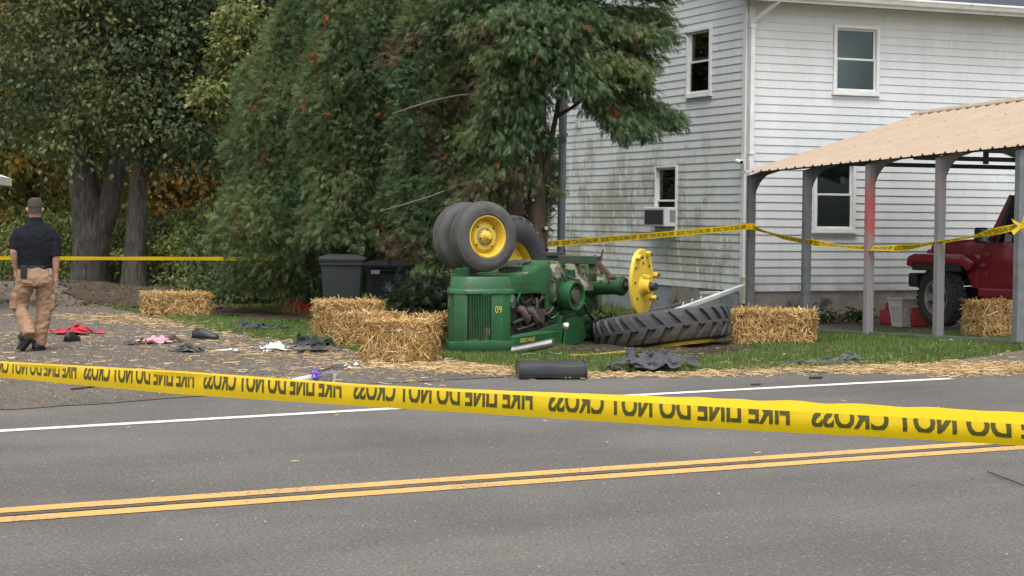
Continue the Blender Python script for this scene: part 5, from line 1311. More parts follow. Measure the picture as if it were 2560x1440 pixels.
m.build('bloom', mat('purple petals', (.20, .10, .52), (.30, .18, .62), 20, .8), bq)
MB().cyl((.16, -.03, .0), (.175, -.05, .10), .014, n=10).build('tube', WST, bq)
# tractor seat cushion at the road edge
c0 = at(1297, 950); c1 = at(1459, 947); dd = c1-c0; ce = empty('seat_cushion', (*((c0+c1)/2+np.array([0, .16, 0]))[:2], .0), math.atan2(dd[1], dd[0])*.35, 'long black vinyl seat cushion lying at the road edge', 'cushion')
VIN = mat('black vinyl', (.028, .029, .031), (.038, .039, .04), 5, .42, .003, 14, c3=(.06, .058, .055), s3=4, t3=.64)
Lc = .66; cs = [(-.20, .015), (-.215, .06), (-.20, .13), (-.15, .165), (0, .172), (.15, .16), (.2, .12), (.205, .05), (.19, .01)]
m = MB(); rs = []
for i in range(15):
    t = i/14; k = 1-.06*(abs(2*t-1)**10); rs.append([(Lc*(t-.5)+.006*math.sin(7*y), y*k, max(.004, z*k+.004*math.sin(9*t+y*9))) for y, z in cs])
m.rings(rs); cu_o = m.build('padding', VIN, ce, smooth_=ANG)
for sx in (-1, 1):
    m = MB(); m.tube([(sx*Lc*.493, y*.985, z*.985+.004) for y, z in cs], .006, 6); m.build('piping', VIN, ce, smooth_=True)
MB().box((0, -.212, .055), (Lc*.96, .006, .006)).build('seam', SOLE, ce)
# twigs on the road
def twig(a, b, r_, label, seed):
    A = np.array(at(*a, .008)); B = np.array(at(*b, .008)); pts = [A+(B-A)*t+np.array([0, .03*noise.noise(Vector((t*3, seed, 0))), .006]) for t in np.linspace(0, 1, 6)]
    bar_thing('twig', pts, r_, mat('dark bark twig', (.035, .03, .026), None, 9, .9), label, 'twig', 5)
twig((178, 975), (235, 968), .008, 'dark thin twig on the drive behind the near tape', 1)
twig((2023, 946), (2055, 945), .012, 'short dark stick on the road edge right of the puffer jacket', 2)
twig((1878, 963), (1902, 962), .008, 'small dark twig on the asphalt above the white line', 3)
twig((2470, 1182), (2560, 1216), .004, 'thin dark twig on the asphalt near right frame edge', 4)

# ------------------------------------------------------------------ wheeled bins
def bin_(px_, base, Y, rz, c, s, label):
    p = atY(px_, 700, Y); e = empty('wheeled_bin', (p[0], p[1], float(gz(p[0], p[1]))), rz, label, 'bin', 'wheeled bins under the cedar')
    w_, d_, h_ = .66*s, .74*s, 1.0*s
    m = MB(); rs = []
    for z, k in ((0.05, .78), (.5*h_, .9), (h_*.93, .99), (h_*.94, 1.06), (h_, 1.06)): rs.append([(x*w_/2*k, y*d_/2*k, z) for x, y in ((-.92, -1), (.92, -1), (1, -.92), (1, .92), (.92, 1), (-.92, 1), (-1, .92), (-1, -.92))])
    m.rings(rs); m.build('body', c, e, smooth_=ANG)
    m = MB(); rs = []
    for z, k in ((h_+.002, 1.12), (h_+.035, 1.13), (h_+.05, 1.08), (h_+.085, .75), (h_+.09, .2)): rs.append([(x*w_/2*k, y*d_/2*k, z) for x, y in ((-.9, -1), (.9, -1), (1, -.9), (1, .9), (.9, 1), (-.9, 1), (-1, .9), (-1, -.9))])
    m.rings(rs); m.build('lid', c, e, smooth_=ANG)
    m = MB(); m.cyl((-w_*.4, d_/2*1.1, h_*.96), (w_*.4, d_/2*1.1, h_*.96), .018, n=8); m.build('handle', c, e)
    for sx in (-1, 1): MB().cyl((sx*w_*.36, d_*.4, .12), (sx*w_*.44, d_*.4, .12), .12, n=20).build('wheel', RUBB, e)
    return e
BINC = mat('charcoal bin plastic', (.026, .029, .033), (.021, .024, .027), 4, .55); BIND = mat('black bin plastic', (.005, .006, .008), (.007, .008, .010), 4, .85, spec=.15)
b1 = bin_(856, 755, 26.2, R(4), BINC, .93, 'charcoal wheeled bin with lid behind the rear straw bale')
b2 = bin_(968, 775, 25.5, R(10), BIND, .86, 'black wheeled bin right of the charcoal bin under cedar boughs')
MB().box((-.21, -.40, .80), (.12, .004, .055)).build('label_plate', mat('grey label', (.10, .10, .105), None, 9, .7), b2)

# ------------------------------------------------------------------ orange snow fence
SF = mat('orange fence plastic', (.50, .075, .035), (.40, .05, .025), 6, .6); LATH = mat('faded orange lath', (.26, .12, .055), (.19, .085, .045), 8, .8)
p = atY(735, 750, 28.4); fe = empty('snow_fence', (p[0], p[1], float(gz(p[0], p[1]))), 0, 'sagging orange snow fence left of the charcoal bin', 'fence')
s_ = 31/4500
for i in range(8): MB().box((-.09, 0, .06+i*.036), (.20, .012, .016), Matrix.Rotation(.05*math.sin(i), 3, 'Y')).build('slat', LATH, fe)
for i in range(13):
    x = .0+i*.033; top_ = .33-.16*math.sin(math.pi*i/12)
    MB().box((x, -.02+.03*math.sin(i*1.7), top_/2+.02), (.02, .008, top_), Matrix.Rotation(.18*math.sin(i*2.3), 3, 'Y')).build('slat', SF, fe)
for k in range(3):
    m = MB(); m.tube([(i*.033, -.03+.03*math.sin(i*1.7), (.33-.16*math.sin(math.pi*i/12))*(.25+.3*k)+.02) for i in range(13)], .007, 5); m.build('strand', SF, fe)
# corner of a white canopy at the left frame edge
p = atY(-40, 432, 30); cn = empty('white_canopy', (p[0]-1.2, p[1], 0), R(10), 'white canopy roof edge poking in at the left frame border', 'canopy')
CW_ = mat('white canopy sheet', (.72, .70, .64), (.62, .60, .54), 4, .6); zc = p[2]
m = MB(); m.v = [(-1.6, -1.6, zc-.06), (1.65, -1.6, zc-.06), (1.65, 1.6, zc-.06), (-1.6, 1.6, zc-.06), (0, 0, zc+.55)]; m.f = [(0, 1, 4), (1, 2, 4), (2, 3, 4), (3, 0, 4)]; m.build('roof', CW_, cn)
m = MB()
for (a, b) in (((-1.6, -1.6), (1.65, -1.6)), ((1.65, -1.6), (1.65, 1.6)), ((1.65, 1.6), (-1.6, 1.6)), ((-1.6, 1.6), (-1.6, -1.6))): m.box(((a[0]+b[0])/2, (a[1]+b[1])/2, zc-.13), (abs(a[0]-b[0])+.01, abs(a[1]-b[1])+.01, .13))
m.build('valance', CW_, cn)
for x in (-1.55, 1.55):
    for y in (-1.55, 1.55): MB().cyl((x*.9, y*.9, 0), (x*.9, y*.9, zc-.1), .025, n=10).build('leg', STEEL, cn)
cc_ = atY(-22, 436, 28.5); ca = R(10); cn.location = (cc_[0]-(1.65*math.cos(ca)+1.6*math.sin(ca)), cc_[1]-(1.65*math.sin(ca)-1.6*math.cos(ca)), 0)
# ------------------------------------------------------------------ barrier tapes
def tape_mat():
    m = bpy.data.materials.new('yellow barrier film'); t, N, L = nodes(m)
    out = N.new('ShaderNodeOutputMaterial'); b = N.new('ShaderNodeBsdfPrincipled'); tr_ = N.new('ShaderNodeBsdfTranslucent'); mx = N.new('ShaderNodeMixShader')
    b.inputs['Base Color'].default_value = (.84, .57, .006, 1); b.inputs['Roughness'].default_value = .35; tr_.inputs[0].default_value = (.86, .60, .008, 1); mx.inputs[0].default_value = .35
    tc = N.new('ShaderNodeTexCoord'); n = N.new('ShaderNodeTexNoise'); n.inputs['Scale'].default_value = 7; n.inputs['Detail'].default_value = 3; L.new(tc.outputs['Object'], n.inputs[0])
    bp = N.new('ShaderNodeBump'); bp.inputs['Distance'].default_value = .006; L.new(n.outputs[0], bp.inputs['Height']); L.new(bp.outputs[0], b.inputs['Normal'])
    L.new(b.outputs[0], mx.inputs[1]); L.new(tr_.outputs[0], mx.inputs[2]); L.new(mx.outputs[0], out.inputs[0]); return m
TAPE = tape_mat(); INK = mat('tape ink', (.055, .05, .006), (.075, .065, .008), 9, .5)
TXT, TXF = text_geo('FIRE LINE DO NOT CROSS', .034)
tx0, tx1 = TXT[:, 0].min(), TXT[:, 0].max(); cap_h = .70
def clip_top(V, Fs, ymax):
    me = bpy.data.meshes.new('c'); me.from_pydata([tuple(v) for v in V], [], Fs); bm = bmesh.new(); bm.from_mesh(me); bpy.data.meshes.remove(me)
    # extra cuts so letters can follow a curved band
    bmesh.ops.bisect_plane(bm, geom=bm.verts[:]+bm.edges[:]+bm.faces[:], plane_co=(0, ymax, 0), plane_no=(0, 1, 0), clear_outer=True)
    for yy in (ymax*.33, ymax*.66): bmesh.ops.bisect_plane(bm, geom=bm.verts[:]+bm.edges[:]+bm.faces[:], plane_co=(0, yy, 0), plane_no=(0, 1, 0))
    bm.verts.index_update(); V2 = np.array([v.co[:] for v in bm.verts]); F2 = [tuple(v.index for v in f.verts) for f in bm.faces]; bm.free(); return V2, F2
def band_mesh(name, fn, s0, s1, n, m, parent, nv=4):
    b = MB()
    for i in range(n+1):
        s = s0+(s1-s0)*i/n
        for j in range(nv+1): b.v.append(tuple(fn(s, j/nv, 0)))
    w_ = nv+1
    b.f = [(i*w_+j, (i+1)*w_+j, (i+1)*w_+j+1, i*w_+j+1) for i in range(n) for j in range(nv)]
    return b.build(name, m, parent, smooth_=True, recalc=False)
WORDS = []
def words_of(V, Fs):
    """group letter faces into the five words by gaps along x"""
    cx_ = np.array([V[list(f), 0].mean() for f in Fs]); o = np.argsort(V[:, 0]); xs_ = V[o, 0]; gaps = [(xs_[i+1]-xs_[i], (xs_[i+1]+xs_[i])/2) for i in range(len(xs_)-1)]
    cuts = sorted(c for _, c in sorted(gaps)[-4:]); out = []
    for k in range(5):
        a = cuts[k-1] if k else -9; b = cuts[k] if k < 4 else 99; sel = [f for f, c in zip(Fs, cx_) if a < c < b]; ids = sorted({i for f in sel for i in f}); mp = {q: n for n, q in enumerate(ids)}
        out.append((V[ids], [tuple(mp[q] for q in f) for f in sel]))
    return out
def letters(fn, s_start, period, smin, smax, parent, V, Fs, v0, v1, hmax, frac=.93, name='printed_word'):
    ws = words_of(V, Fs); k = math.floor((smin-s_start)/period)
    while s_start+k*period < smax:
        base = s_start+k*period
        for wv_, wf in ws:
            b = MB(); ok = True
            for x, y, _ in wv_:
                s = base+(x-tx0)/(tx1-tx0)*period*frac; v = v0+(v1-v0)*max(0, y)/hmax
                if s < smin or s > smax: ok = False
                b.v.append(tuple(fn(s, v, .0018)))
            if ok: b.f = wf; b.build(name, INK, parent, recalc=False)
        k += 1
# near tape across the road
a_, b_, c_ = -1.55542403e-03, 1.16983272e+00, 2.72272889e-04; PER = 1.1; K_ = -PER/math.hypot(c_, 1/F)
if K_*(-a_) < 0: K_ = -K_
TPX = [-600, 0, 450, 900, 1280, 1760, 2210, 2560, 3400]; TTOP = [870, 907, 932, 965, 986, 1014.5, 1040, 1060, 1110]; TBOT = [905, 944, 986, 1015, 1039, 1070, 1093, 1114, 1172]
def near_tape(s, v, off):
    q = -s/PER    # s grows to the right-to-left reading direction
    q = s
    Y = K_*(c_*q-a_); X = K_*(b_-q)/F; u = 1280+F*X/Y
    zt = atY(u, np.interp(u, TPX, TTOP), Y)[2]; zb = atY(u, np.interp(u, TPX, TBOT), Y)[2]
    z = zb+(zt-zb)*v
    cur = .010*math.sin(math.pi*v)+.012*math.sin(q*5.1+1)*(.4+.6*v)*smooth(1.2, 3.5, q)
    return Vector((X, Y-off*1.0-cur*(1 if v < 1 else 0), z+.0))
nt_e = empty('barrier_tape', (0, 0, 0), 0, 'large near yellow fire line tape stretched across the road', 'tape', 'yellow barrier tapes')
S0, S1 = -1.15, 6.2
band_mesh('film', near_tape, S0, S1, 260, TAPE, nt_e, 5)
def near_fold(s, v, off):
    p_ = near_tape(s, 1., 0); k = .004+.021*smooth(-1.8, .3, -s)*(1+.25*noise.noise(Vector((s*9, 0, 0))))
    return Vector((p_.x, p_.y+.035*v, p_.z+k*v*1.0))
band_mesh('folded_edge', near_fold, S0, S1, 260, TAPE, nt_e, 2)
HM = .70*.60; TV, TF = clip_top(TXT, TXF, HM)
letters(lambda s, v, o: near_tape(s, v, o), -.93, 1.0, S0, S1, nt_e, TV, TF, .35, .985, HM, frac=.93)
# generic tape along a polyline
def tape_path(name, pts, width, label, txt=None, twist=None, flip=False, n=120, text_dir=1, tv=(.18, .82)):
    P_ = [Vector(p_) for p_ in pts]; ln = [0]
    for a, b in zip(P_[:-1], P_[1:]): ln.append(ln[-1]+(b-a).length)
    T_ = ln[-1]
    def pos(s):
        s = max(0, min(T_-1e-6, s)); i = max(j for j in range(len(ln)-1) if ln[j] <= s); return P_[i].lerp(P_[i+1], (s-ln[i])/(ln[i+1]-ln[i])), (P_[i+1]-P_[i]).normalized()
    def fn(s, v, off):
        p_, d = pos(s); tw = twist(s/T_) if twist else 0
        side = Vector((0, -1, 0)); side -= d*side.dot(d); side.normalize(); upv = d.cross(side); upv = upv if upv.z > 0 else -upv
        nrm = side*math.cos(tw)-upv*math.sin(tw); wv = upv*math.cos(tw)+side*math.sin(tw)
        return p_+wv*(width*(v-.5))+nrm*off
    e = empty(name, (0, 0, 0), 0, label, 'tape', 'yellow barrier tapes')
    band_mesh('film', fn, 0, T_, n, TAPE, e, 2)
    if txt:
        period, start = txt; g_ = (lambda s, v, o: fn(T_-s, v, o)) if text_dir < 0 else fn
        letters(g_, start, period, 0, T_, e, TXT, TXF, tv[0], tv[1], cap_h)
    return e
def sag(a, b, d, n=14): 
    a = np.array(a); b = np.array(b); return [a+(b-a)*t-np.array([0, 0, d*4*t*(1-t)]) for t in np.linspace(0, 1, n)]
cpost = CP0+np.array([0, 0, 0])-d2*.05
pA = atY(1330, 613, 24.7); pB = atY(1876, 566, 26.50)
tape_path('barrier_tape', sag(pA, pB, .01), .085, 'straight lettered tape from the cedar trunk to the first carport post', (.64, .08), text_dir=-1)
def wpost(px_, py_, i): 
    y = posts_y[i]; b = CP0-d1*y-d2*.06-d1*.05; return atY(px_, py_, b[1])
Pp = [wpost(1877, 562, 0), wpost(2017, 607, 1), wpost(2095, 618, 1.5) if False else None]
seq_ = [wpost(1882, 566, 0), wpost(2017, 604, 1)]
yb = lambda px_: np.interp(px_, [1877, 2017, 2178, 2352, 2550], [26.6-.05, 26.6-1.40-.05, 26.6-2.81-.05, 26.6-4.2-.05, 26.6-5.61-.05])
seq = [atY(q, r_, yb(q)-.03) for q, r_ in ((1880, 568), (1915, 580), (1960, 594), (2017, 604), (2070, 612), (2120, 618), (2178, 621), (2240, 620), (2280, 617), (2352, 605), (2440, 590), (2500, 576), (2548, 566))]
tape_path('barrier_tape', seq, .085, 'sagging twisted tape strung along the carport posts', (.62, .1), twist=lambda t: 1.15*math.sin(t*9.5+.5)+.25*math.sin(t*31), n=200, text_dir=-1)
k_ = atY(2552, 566, yb(2550)-.09); ke = empty('tape_knot', k_, 0, 'yellow tape knot tied round the nearest carport post', 'tape', 'yellow barrier tapes')
for i in range(5):
    m = MB(); a = i*1.26; m.v = [tuple(Vector((.0, 0, 0))+Vector(q)) for q in ((0, -.02, -.02), (0, -.02, .03), (.13*math.cos(a)-.02, -.05, .12*math.sin(a)+.02), (.12*math.cos(a), -.05, .12*math.sin(a)-.03))]; m.f = [(0, 1, 2, 3)]; m.build('loop', TAPE, ke)
k_ = atY(1877, 566, 26.50); ke = empty('tape_wrap', k_, HA, 'yellow tape wrapped round the first carport post', 'tape', 'yellow barrier tapes')
m = MB(); rs = [[(x, y, z) for x, y in ((-.05, -.05), (.05, -.05), (.05, .17), (-.05, .17))] for z in (-.045, .045)]; m.rings(rs, cap=False); m.build('film', TAPE, ke)
far_pts = sag(atY(-500, 644, 29.5), atY(690, 647, 28.0), .0)
tape_path('barrier_tape', far_pts, .06, 'thin far tape stretched from the left to the cedar at waist height', None, twist=lambda t: .35+.1*math.sin(t*40))

# ------------------------------------------------------------------ walking person
def remesh(mb, voxel, name, m, parent, smooth_n=6, disp=0., dscale=9., seed=0):
    me = bpy.data.meshes.new('t'); me.from_pydata(mb.v, [], mb.f); o = bpy.data.objects.new('t', me); COL.objects.link(o)
    bm = bmesh.new(); bm.from_mesh(me); bmesh.ops.recalc_face_normals(bm, faces=bm.faces); bm.to_mesh(me); bm.free()
    md = o.modifiers.new('r', 'REMESH'); md.mode = 'VOXEL'; md.voxel_size = voxel
    ms = o.modifiers.new('s', 'SMOOTH'); ms.factor = .5; ms.iterations = smooth_n
    bpy.context.view_layer.update(); me2 = bpy.data.meshes.new_from_object(o.evaluated_get(bpy.context.evaluated_depsgraph_get())); bpy.data.objects.remove(o)
    me2.name = name
    if disp:
        N_ = [v.normal.copy() for v in me2.vertices]
        for v, nn in zip(me2.vertices, N_):
            q = v.co*dscale+Vector((seed, 0, 0)); q2 = Vector((q.x+q.z*.5, q.y, q.z*1.6-q.x*.6))
            v.co += nn*disp*((1-abs(noise.noise(q2))*2.4)*.8+.5*noise.noise(q2*2.1))
    for q in me2.polygons: q.use_smooth = True
    return link(name, me2, m, parent)
pp = at(88, 878); man = empty('person', (pp[0], pp[1], float(gz(pp[0], pp[1]))), math.atan2(-pp[0], pp[1]), 'person in black polo, tan cargo trousers and cap walking away on gravel', 'person')
SKIN = mat('skin', (.50, .27, .19), (.44, .23, .16), 8, .55)
SHIRT = mat('black navy polo', (.008, .0095, .014), (.012, .0135, .019), 5, .9, .002, 60, spec=.15)
PANTS = mat('tan cargo cloth', (.30, .185, .115), (.24, .145, .09), 5, .9, .003, 45, c3=(.24, .14, .085), s3=4, t3=.62)
# body: head, neck, arms, hands in one mesh
sk = MB()
sk.tube([(0, .01, 1.40), (0, .012, 1.47), (0, .02, 1.53), (0, .03, 1.57)], [(.085, .08), (.066, .066), (.062, .064), (.06, .07)], 16)
hd_ = [(1.515, .045, .05, .045), (1.54, .066, .075, .035), (1.58, .077, .092, .025), (1.63, .080, .100, .02), (1.68, .077, .098, .015), (1.72, .06, .078, .012), (1.742, .03, .04, .01)]
sk.rings([[(rx*math.cos(t), y+ry*math.sin(t), z) for t in np.linspace(0, 2*math.pi, 20, endpoint=False)] for z, rx, ry, y in hd_])
for s in (-1, 1): sk.tube([(s*.078, .005, 1.595), (s*.088, .0, 1.62), (s*.086, .0, 1.645)], [.012, .017, .012], 8)
sk.tube([(0, .115, 1.66), (0, .135, 1.625), (0, .12, 1.61)], [.012, .017, .012], 8)
def arm(sh, el, wr, hand_dir, s):
    sh, el, wr = Vector(sh), Vector(el), Vector(wr)
    sk.tube([sh, sh.lerp(el, .5), el, el.lerp(wr, .3), el.lerp(wr, .75), wr], [.055, .052, .046, .047, .037, .029], 12)
    hdv = Vector(hand_dir).normalized(); x, y, d = frame(hdv); lat = Vector((0, 1, 0)); lat = (lat-d*lat.dot(d)).normalized(); th = d.cross(lat)
    pm = wr+d*.055; sk.tube([wr-d*.01, wr+d*.03, wr+d*.085], [(.026, .026), (.030, .030), (.033, .024)], 10)
    for k, (o_, l_) in enumerate(((-.026, .068), (-.009, .078), (.009, .074), (.025, .058))):
        b0 = wr+d*.075+lat*o_; c = -th*s
        sk.tube([b0, b0+d*l_*.5+c*.006, b0+d*l_*.85+c*.022, b0+d*l_+c*.036], [.0095, .009, .008, .006], 7)
    t0 = wr+d*.025-lat*-.026; sk.tube([t0, t0+lat*.02+d*.03, t0+lat*.026+d*.06-th*s*.01], [.012, .010, .008], 7)
arm((-.19, .0, 1.37), (-.232, -.03, 1.14), (-.205, .07, .93), (.02, .12, -1), -1)
arm((.19, .0, 1.37), (.232, -.05, 1.13), (.225, .0, .89), (-.02, .08, -1), 1)
body_o = remesh(sk, .008, 'body', SKIN, man, 3)
# polo shirt
sh = MB()
tor = [(.93, .185, .125, .0), (1.0, .190, .130, .0), (1.10, .198, .132, -.005), (1.22, .222, .135, -.01), (1.33, .228, .130, -.01), (1.385, .205, .115, -.005), (1.425, .165, .10, 0), (1.45, .115, .09, .004), (1.475, .082, .082, .008), (1.505, .077, .078, .012)]
sh.rings([[(rx*math.copysign(abs(math.cos(t))**.85, math.cos(t)), y+ry*math.copysign(abs(math.sin(t))**.85, math.sin(t)), z) for t in np.linspace(0, 2*math.pi, 28, endpoint=False)] for z, rx, ry, y in tor])
for (a, b, c) in (((-.15, 0, 1.375), (-.205, -.012, 1.29), (-.232, -.025, 1.165)), ((.15, 0, 1.375), (.205, -.02, 1.28), (.230, -.04, 1.085))):
    a, b, c = Vector(a), Vector(b), Vector(c); sh.tube([a, a.lerp(b, .5), b, b.lerp(c, .6), c], [.072, .076, .074, .069, .067], 16)
shirt = remesh(sh, .010, 'shirt', SHIRT, man, 3, .005, 8, 3)
m = MB(); m.lathe([(0, .078), (.03, .082), (.04, .076), (.035, .07)], (0, .012, 1.485), (0, .15, 1), 24); m.build('collar', SHIRT, shirt, smooth_=True)
# trousers
tr_m = MB()
tr_m.rings([[(rx*math.cos(t), y+ry*math.sin(t), z) for t in np.linspace(0, 2*math.pi, 26, endpoint=False)] for z, rx, ry, y in [(.965, .182, .125, 0), (.92, .190, .135, -.005), (.86, .203, .148, -.015), (.80, .208, .150, -.015), (.75, .20, .14, -.01)]])
tr_m.tube([(-.098, -.01, .83), (-.128, .0, .70), (-.165, .04, .56), (-.155, .015, .46), (-.115, -.08, .34), (-.075, -.17, .24), (-.065, -.20, .19)], [(.108, .115), (.102, .108), (.088, .092), (.082, .088), (.076, .082), (.074, .080), (.076, .082)], 20)
tr_m.tube([(.098, -.01, .83), (.108, .01, .70), (.108, .03, .52), (.100, .02, .42), (.075, .02, .28), (.045, .03, .14), (.035, .035, .075)], [(.106, .115), (.100, .108), (.090, .092), (.084, .088), (.078, .082), (.076, .082), (.080, .088)], 20)
tr_m.box((-.245, .01, .57), (.06, .15, .17)); tr_m.box((.195, .02, .56), (.05, .15, .17))
tro = remesh(tr_m, .010, 'trousers', PANTS, man, 3, .010, 9, 1)
for (x, z, w_, ang) in ((-.085, .80, .12, .14), (.095, .80, .11, -.1)):
    MB().box((x, -.158, z), (w_, .012, .035), Matrix.Rotation(ang, 3, 'Y')).build('pocket_flap', PANTS, tro, bevel=.004)
MB().box((-.268, .0, .635), (.022, .15, .05)).build('cargo_flap', PANTS, tro, bevel=.006)
m = MB(); m.rings([[(rx*math.cos(t), ry*math.sin(t), z) for t in np.linspace(0, 2*math.pi, 30, endpoint=False)] for z, rx, ry in ((.945, .190, .134), (.985, .190, .134))]); m.build('belt', SHOE, man, smooth_=ANG)
MB().box((-.125, -.145, .915), (.072, .035, .15)).build('phone_holster', mat('black holster', (.016, .016, .017), None, 6, .6), man, bevel=.01)
MB().box((.17, -.10, .915), (.03, .03, .07)).build('key_clip', ALLOY, man, bevel=.004)
# cap
m = MB(); m.rings([[(rx*math.cos(t), y+ry*math.sin(t), z) for t in np.linspace(0, 2*math.pi, 24, endpoint=False)] for z, rx, ry, y in ((1.645, .084, .105, .015), (1.665, .085, .106, .015), (1.705, .082, .102, .012), (1.74, .066, .084, .01), (1.757, .03, .04, .008))])
CAPM = mat('brown cap cloth', (.075, .055, .042), (.05, .038, .03), 9, .9, .002, 80)
capo = m.build('cap', CAPM, man, smooth_=ANG)
m = MB(); m.prism([(-.075, .09), (-.07, .16), (-.03, .195), (.03, .195), (.07, .16), (.075, .09)], lambda x, y: (x, y, 1.652-.02*(y-.09)), lambda x, y: (x, y, 1.660-.02*(y-.09))); m.build('brim', CAPM, capo)
m = MB(); m.rings([[(rx*math.cos(t), y+ry*math.sin(t), z) for t in np.linspace(math.pi*.98, 2.02*math.pi, 14)] for z, rx, ry, y in ((1.575, .079, .094, .024), (1.61, .082, .101, .022), (1.65, .083, .103, .018))], cap=False); m.build('hair', mat('short greying hair', (.055, .048, .042), (.09, .08, .07), 40, .9), man, smooth_=True, recalc=False)
# boots
def boot(c, rz, rx):
    e = MB(); secs = [(-.11, .036, .07), (-.08, .044, .10), (-.02, .045, .10), (.05, .048, .07), (.11, .048, .055), (.15, .040, .045), (.175, .02, .03)]
    e.rings([[(w_*math.cos(t), y, .018+max(-.004, math.sin(t))*h_) for t in np.linspace(0, 2*math.pi, 16, endpoint=False)] for y, w_, h_ in secs]); e.tube([(0, -.05, .06), (0, -.055, .14)], .05, 14)
    o = e.build('boot', SHOE, man, smooth_=True); o.location = c; o.rotation_euler = (rx, 0, rz)
    m = MB(); out = [(w_*1.06, y*1.02) for y, w_, _ in secs]; m.prism(out+[(-x, y) for x, y in out[::-1]], lambda x, y: (x, y, 0), lambda x, y: (x, y, .02)); m.build('sole', SOLE, o)
boot((.03, .05, 0), -.35, 0); boot((-.105, -.09, .06), .95, -.80)
# ------------------------------------------------------------------ trees
BARK = mat('grey furrowed bark', (.115, .10, .086), (.042, .036, .031), 16, .95, .06, 18, stretch=(1, 1, .22), c3=(.135, .12, .10), s3=5, t3=.6)
CBARK = mat('cedar bark', (.095, .065, .05), (.05, .035, .028), 10, .95, .015, 22, stretch=(1, 1, .2), c3=(.14, .11, .095), s3=4, t3=.6)
TWIG = mat('bare grey twig', (.17, .14, .11), (.11, .09, .07), 9, .9)
CUT = mat('fresh cut wood', (.50, .30, .17), (.42, .24, .13), 20, .8)
# templates ---------------------------------------------------------
def spray_template(seed):
    """irregular flat conifer spray along +x, unit length"""
    rr_ = random.Random(seed); V = []; Fc = []
    def tri(a, b, c): k = len(V); V.extend([a, b, c]); Fc.append((k, k+1, k+2))
    for i in range(13):
        t = rr_.uniform(.0, .66); s = rr_.choice((-1, 1)); an = rr_.uniform(.03, .85)*s; l_ = rr_.uniform(.28, .52)*(1.1-.5*t); wd = rr_.uniform(.024, .040)
        b = Vector((t, rr_.uniform(-.05, .05), rr_.uniform(-.10, .06))); d = Vector((math.cos(an), math.sin(an), rr_.uniform(-.45, .15))); sd = Vector((-d.y, d.x, rr_.uniform(-.3, .3))).normalized()*wd
        tri(tuple(b-sd), tuple(b+sd), tuple(b+d*l_))
    return np.array(V), np.array(Fc)
SPRS = [spray_template(k) for k in range(6)]
LEAFT = (np.array([(0, 0, 0), (.45, .34, .06), (1, 0, -.10), (.45, -.34, .06)]), np.array([(0, 1, 2), (0, 2, 3)]))
def scatter(T, P_, D, S, C, g, roll=None):
    V0, F0 = T; n = len(P_); D = D/(np.linalg.norm(D, axis=1, keepdims=True)+1e-9)
    up = np.tile(np.array([0, 0, 1.]), (n, 1))+g.normal(0, .45, (n, 3)); y = np.cross(up, D); y /= np.linalg.norm(y, axis=1, keepdims=True)+1e-9; z = np.cross(D, y)
    if roll is not None:
        c, s = np.cos(roll)[:, None], np.sin(roll)[:, None]; y, z = y*c+z*s, z*c-y*s
    V = P_[:, None]+S[:, None, None]*(V0[None, :, 0:1]*D[:, None]+V0[None, :, 1:2]*y[:, None]+V0[None, :, 2:3]*z[:, None])
    k = len(V0); Fc = (np.arange(n)[:, None, None]*k+F0[None]).reshape(-1, F0.shape[1])
    return V.reshape(-1, 3), Fc, np.repeat(C, k, 0)
def spray_mix(P_, D, S, C, g):
    n = len(P_); k = g.integers(0, 6, n); ro = g.normal(0, .9, n)
    return join_np([scatter(SPRS[q], P_[k == q], D[k == q], S[k == q], C[k == q], g, ro[k == q]) for q in range(6)])
def vnoise(P_, s, seed): return np.array([noise.noise(Vector((a*s+seed, b*s, c*s))) for a, b, c in P_])
def cedar_cols(P_, g, dead, seed):
    n = len(P_); a = vnoise(P_, .9, seed); b = vnoise(P_, 2.6, seed+9)
    base = np.array([.132, .195, .085]); blue = np.array([.108, .182, .090]); olive = np.array([.185, .215, .078]); br = np.array([.18, .135, .085]); org = np.array([.32, .13, .045])
    t = np.clip(.5+a*1.2, 0, 1)[:, None]; c = blue*(1-t)+olive*t; c = c*.6+base*.4
    m = np.clip((b+a*.6-dead)*4+g.normal(0, .35, n), 0, 1)[:, None]; c = c*(1-m)+br*m
    o = (vnoise(P_, 3.4, seed+30)+.35*b > .64)[:, None]; c = np.where(o, org, c)
    return c*g.uniform(.65, 1.3, (n, 1))
def column_sprays(cx, cy, z0, Ht, Rm, n, seed, prof, dead=.55, size=(.11, .22)):
    g = np.random.default_rng(seed); z = z0+g.uniform(0, 1, n)**.95*(Ht-z0); th = g.uniform(0, 2*np.pi, n)
    # favour the side that faces the road
    th = np.where(g.uniform(0, 1, n) < .35, g.normal(-np.pi/2, .9, n), th)
    rr_ = np.array([prof(q) for q in z])*Rm
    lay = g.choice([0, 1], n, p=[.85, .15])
    P0 = np.stack([np.cos(th)*rr_, np.sin(th)*rr_, z*.55], 1); lump = vnoise(P0, 1.2, seed)*.62+vnoise(P0, 3.1, seed+4)*.40
    q = np.where(lay == 0, g.uniform(.86, 1.05, n), g.uniform(.4, .8, n))+lump*.55/np.maximum(.7, rr_)
    P_ = np.stack([cx+np.cos(th)*rr_*q, cy+np.sin(th)*rr_*q, z], 1)
    D = np.stack([np.cos(th)*.7, np.sin(th)*.7, g.normal(-.22, .55, n)], 1)+g.normal(0, .38, (n, 3)); S = g.uniform(*size, n)
    C = cedar_cols(P_, g, dead, seed)
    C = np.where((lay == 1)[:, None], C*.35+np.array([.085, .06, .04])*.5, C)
    return spray_mix(P_, D, S, C, g)
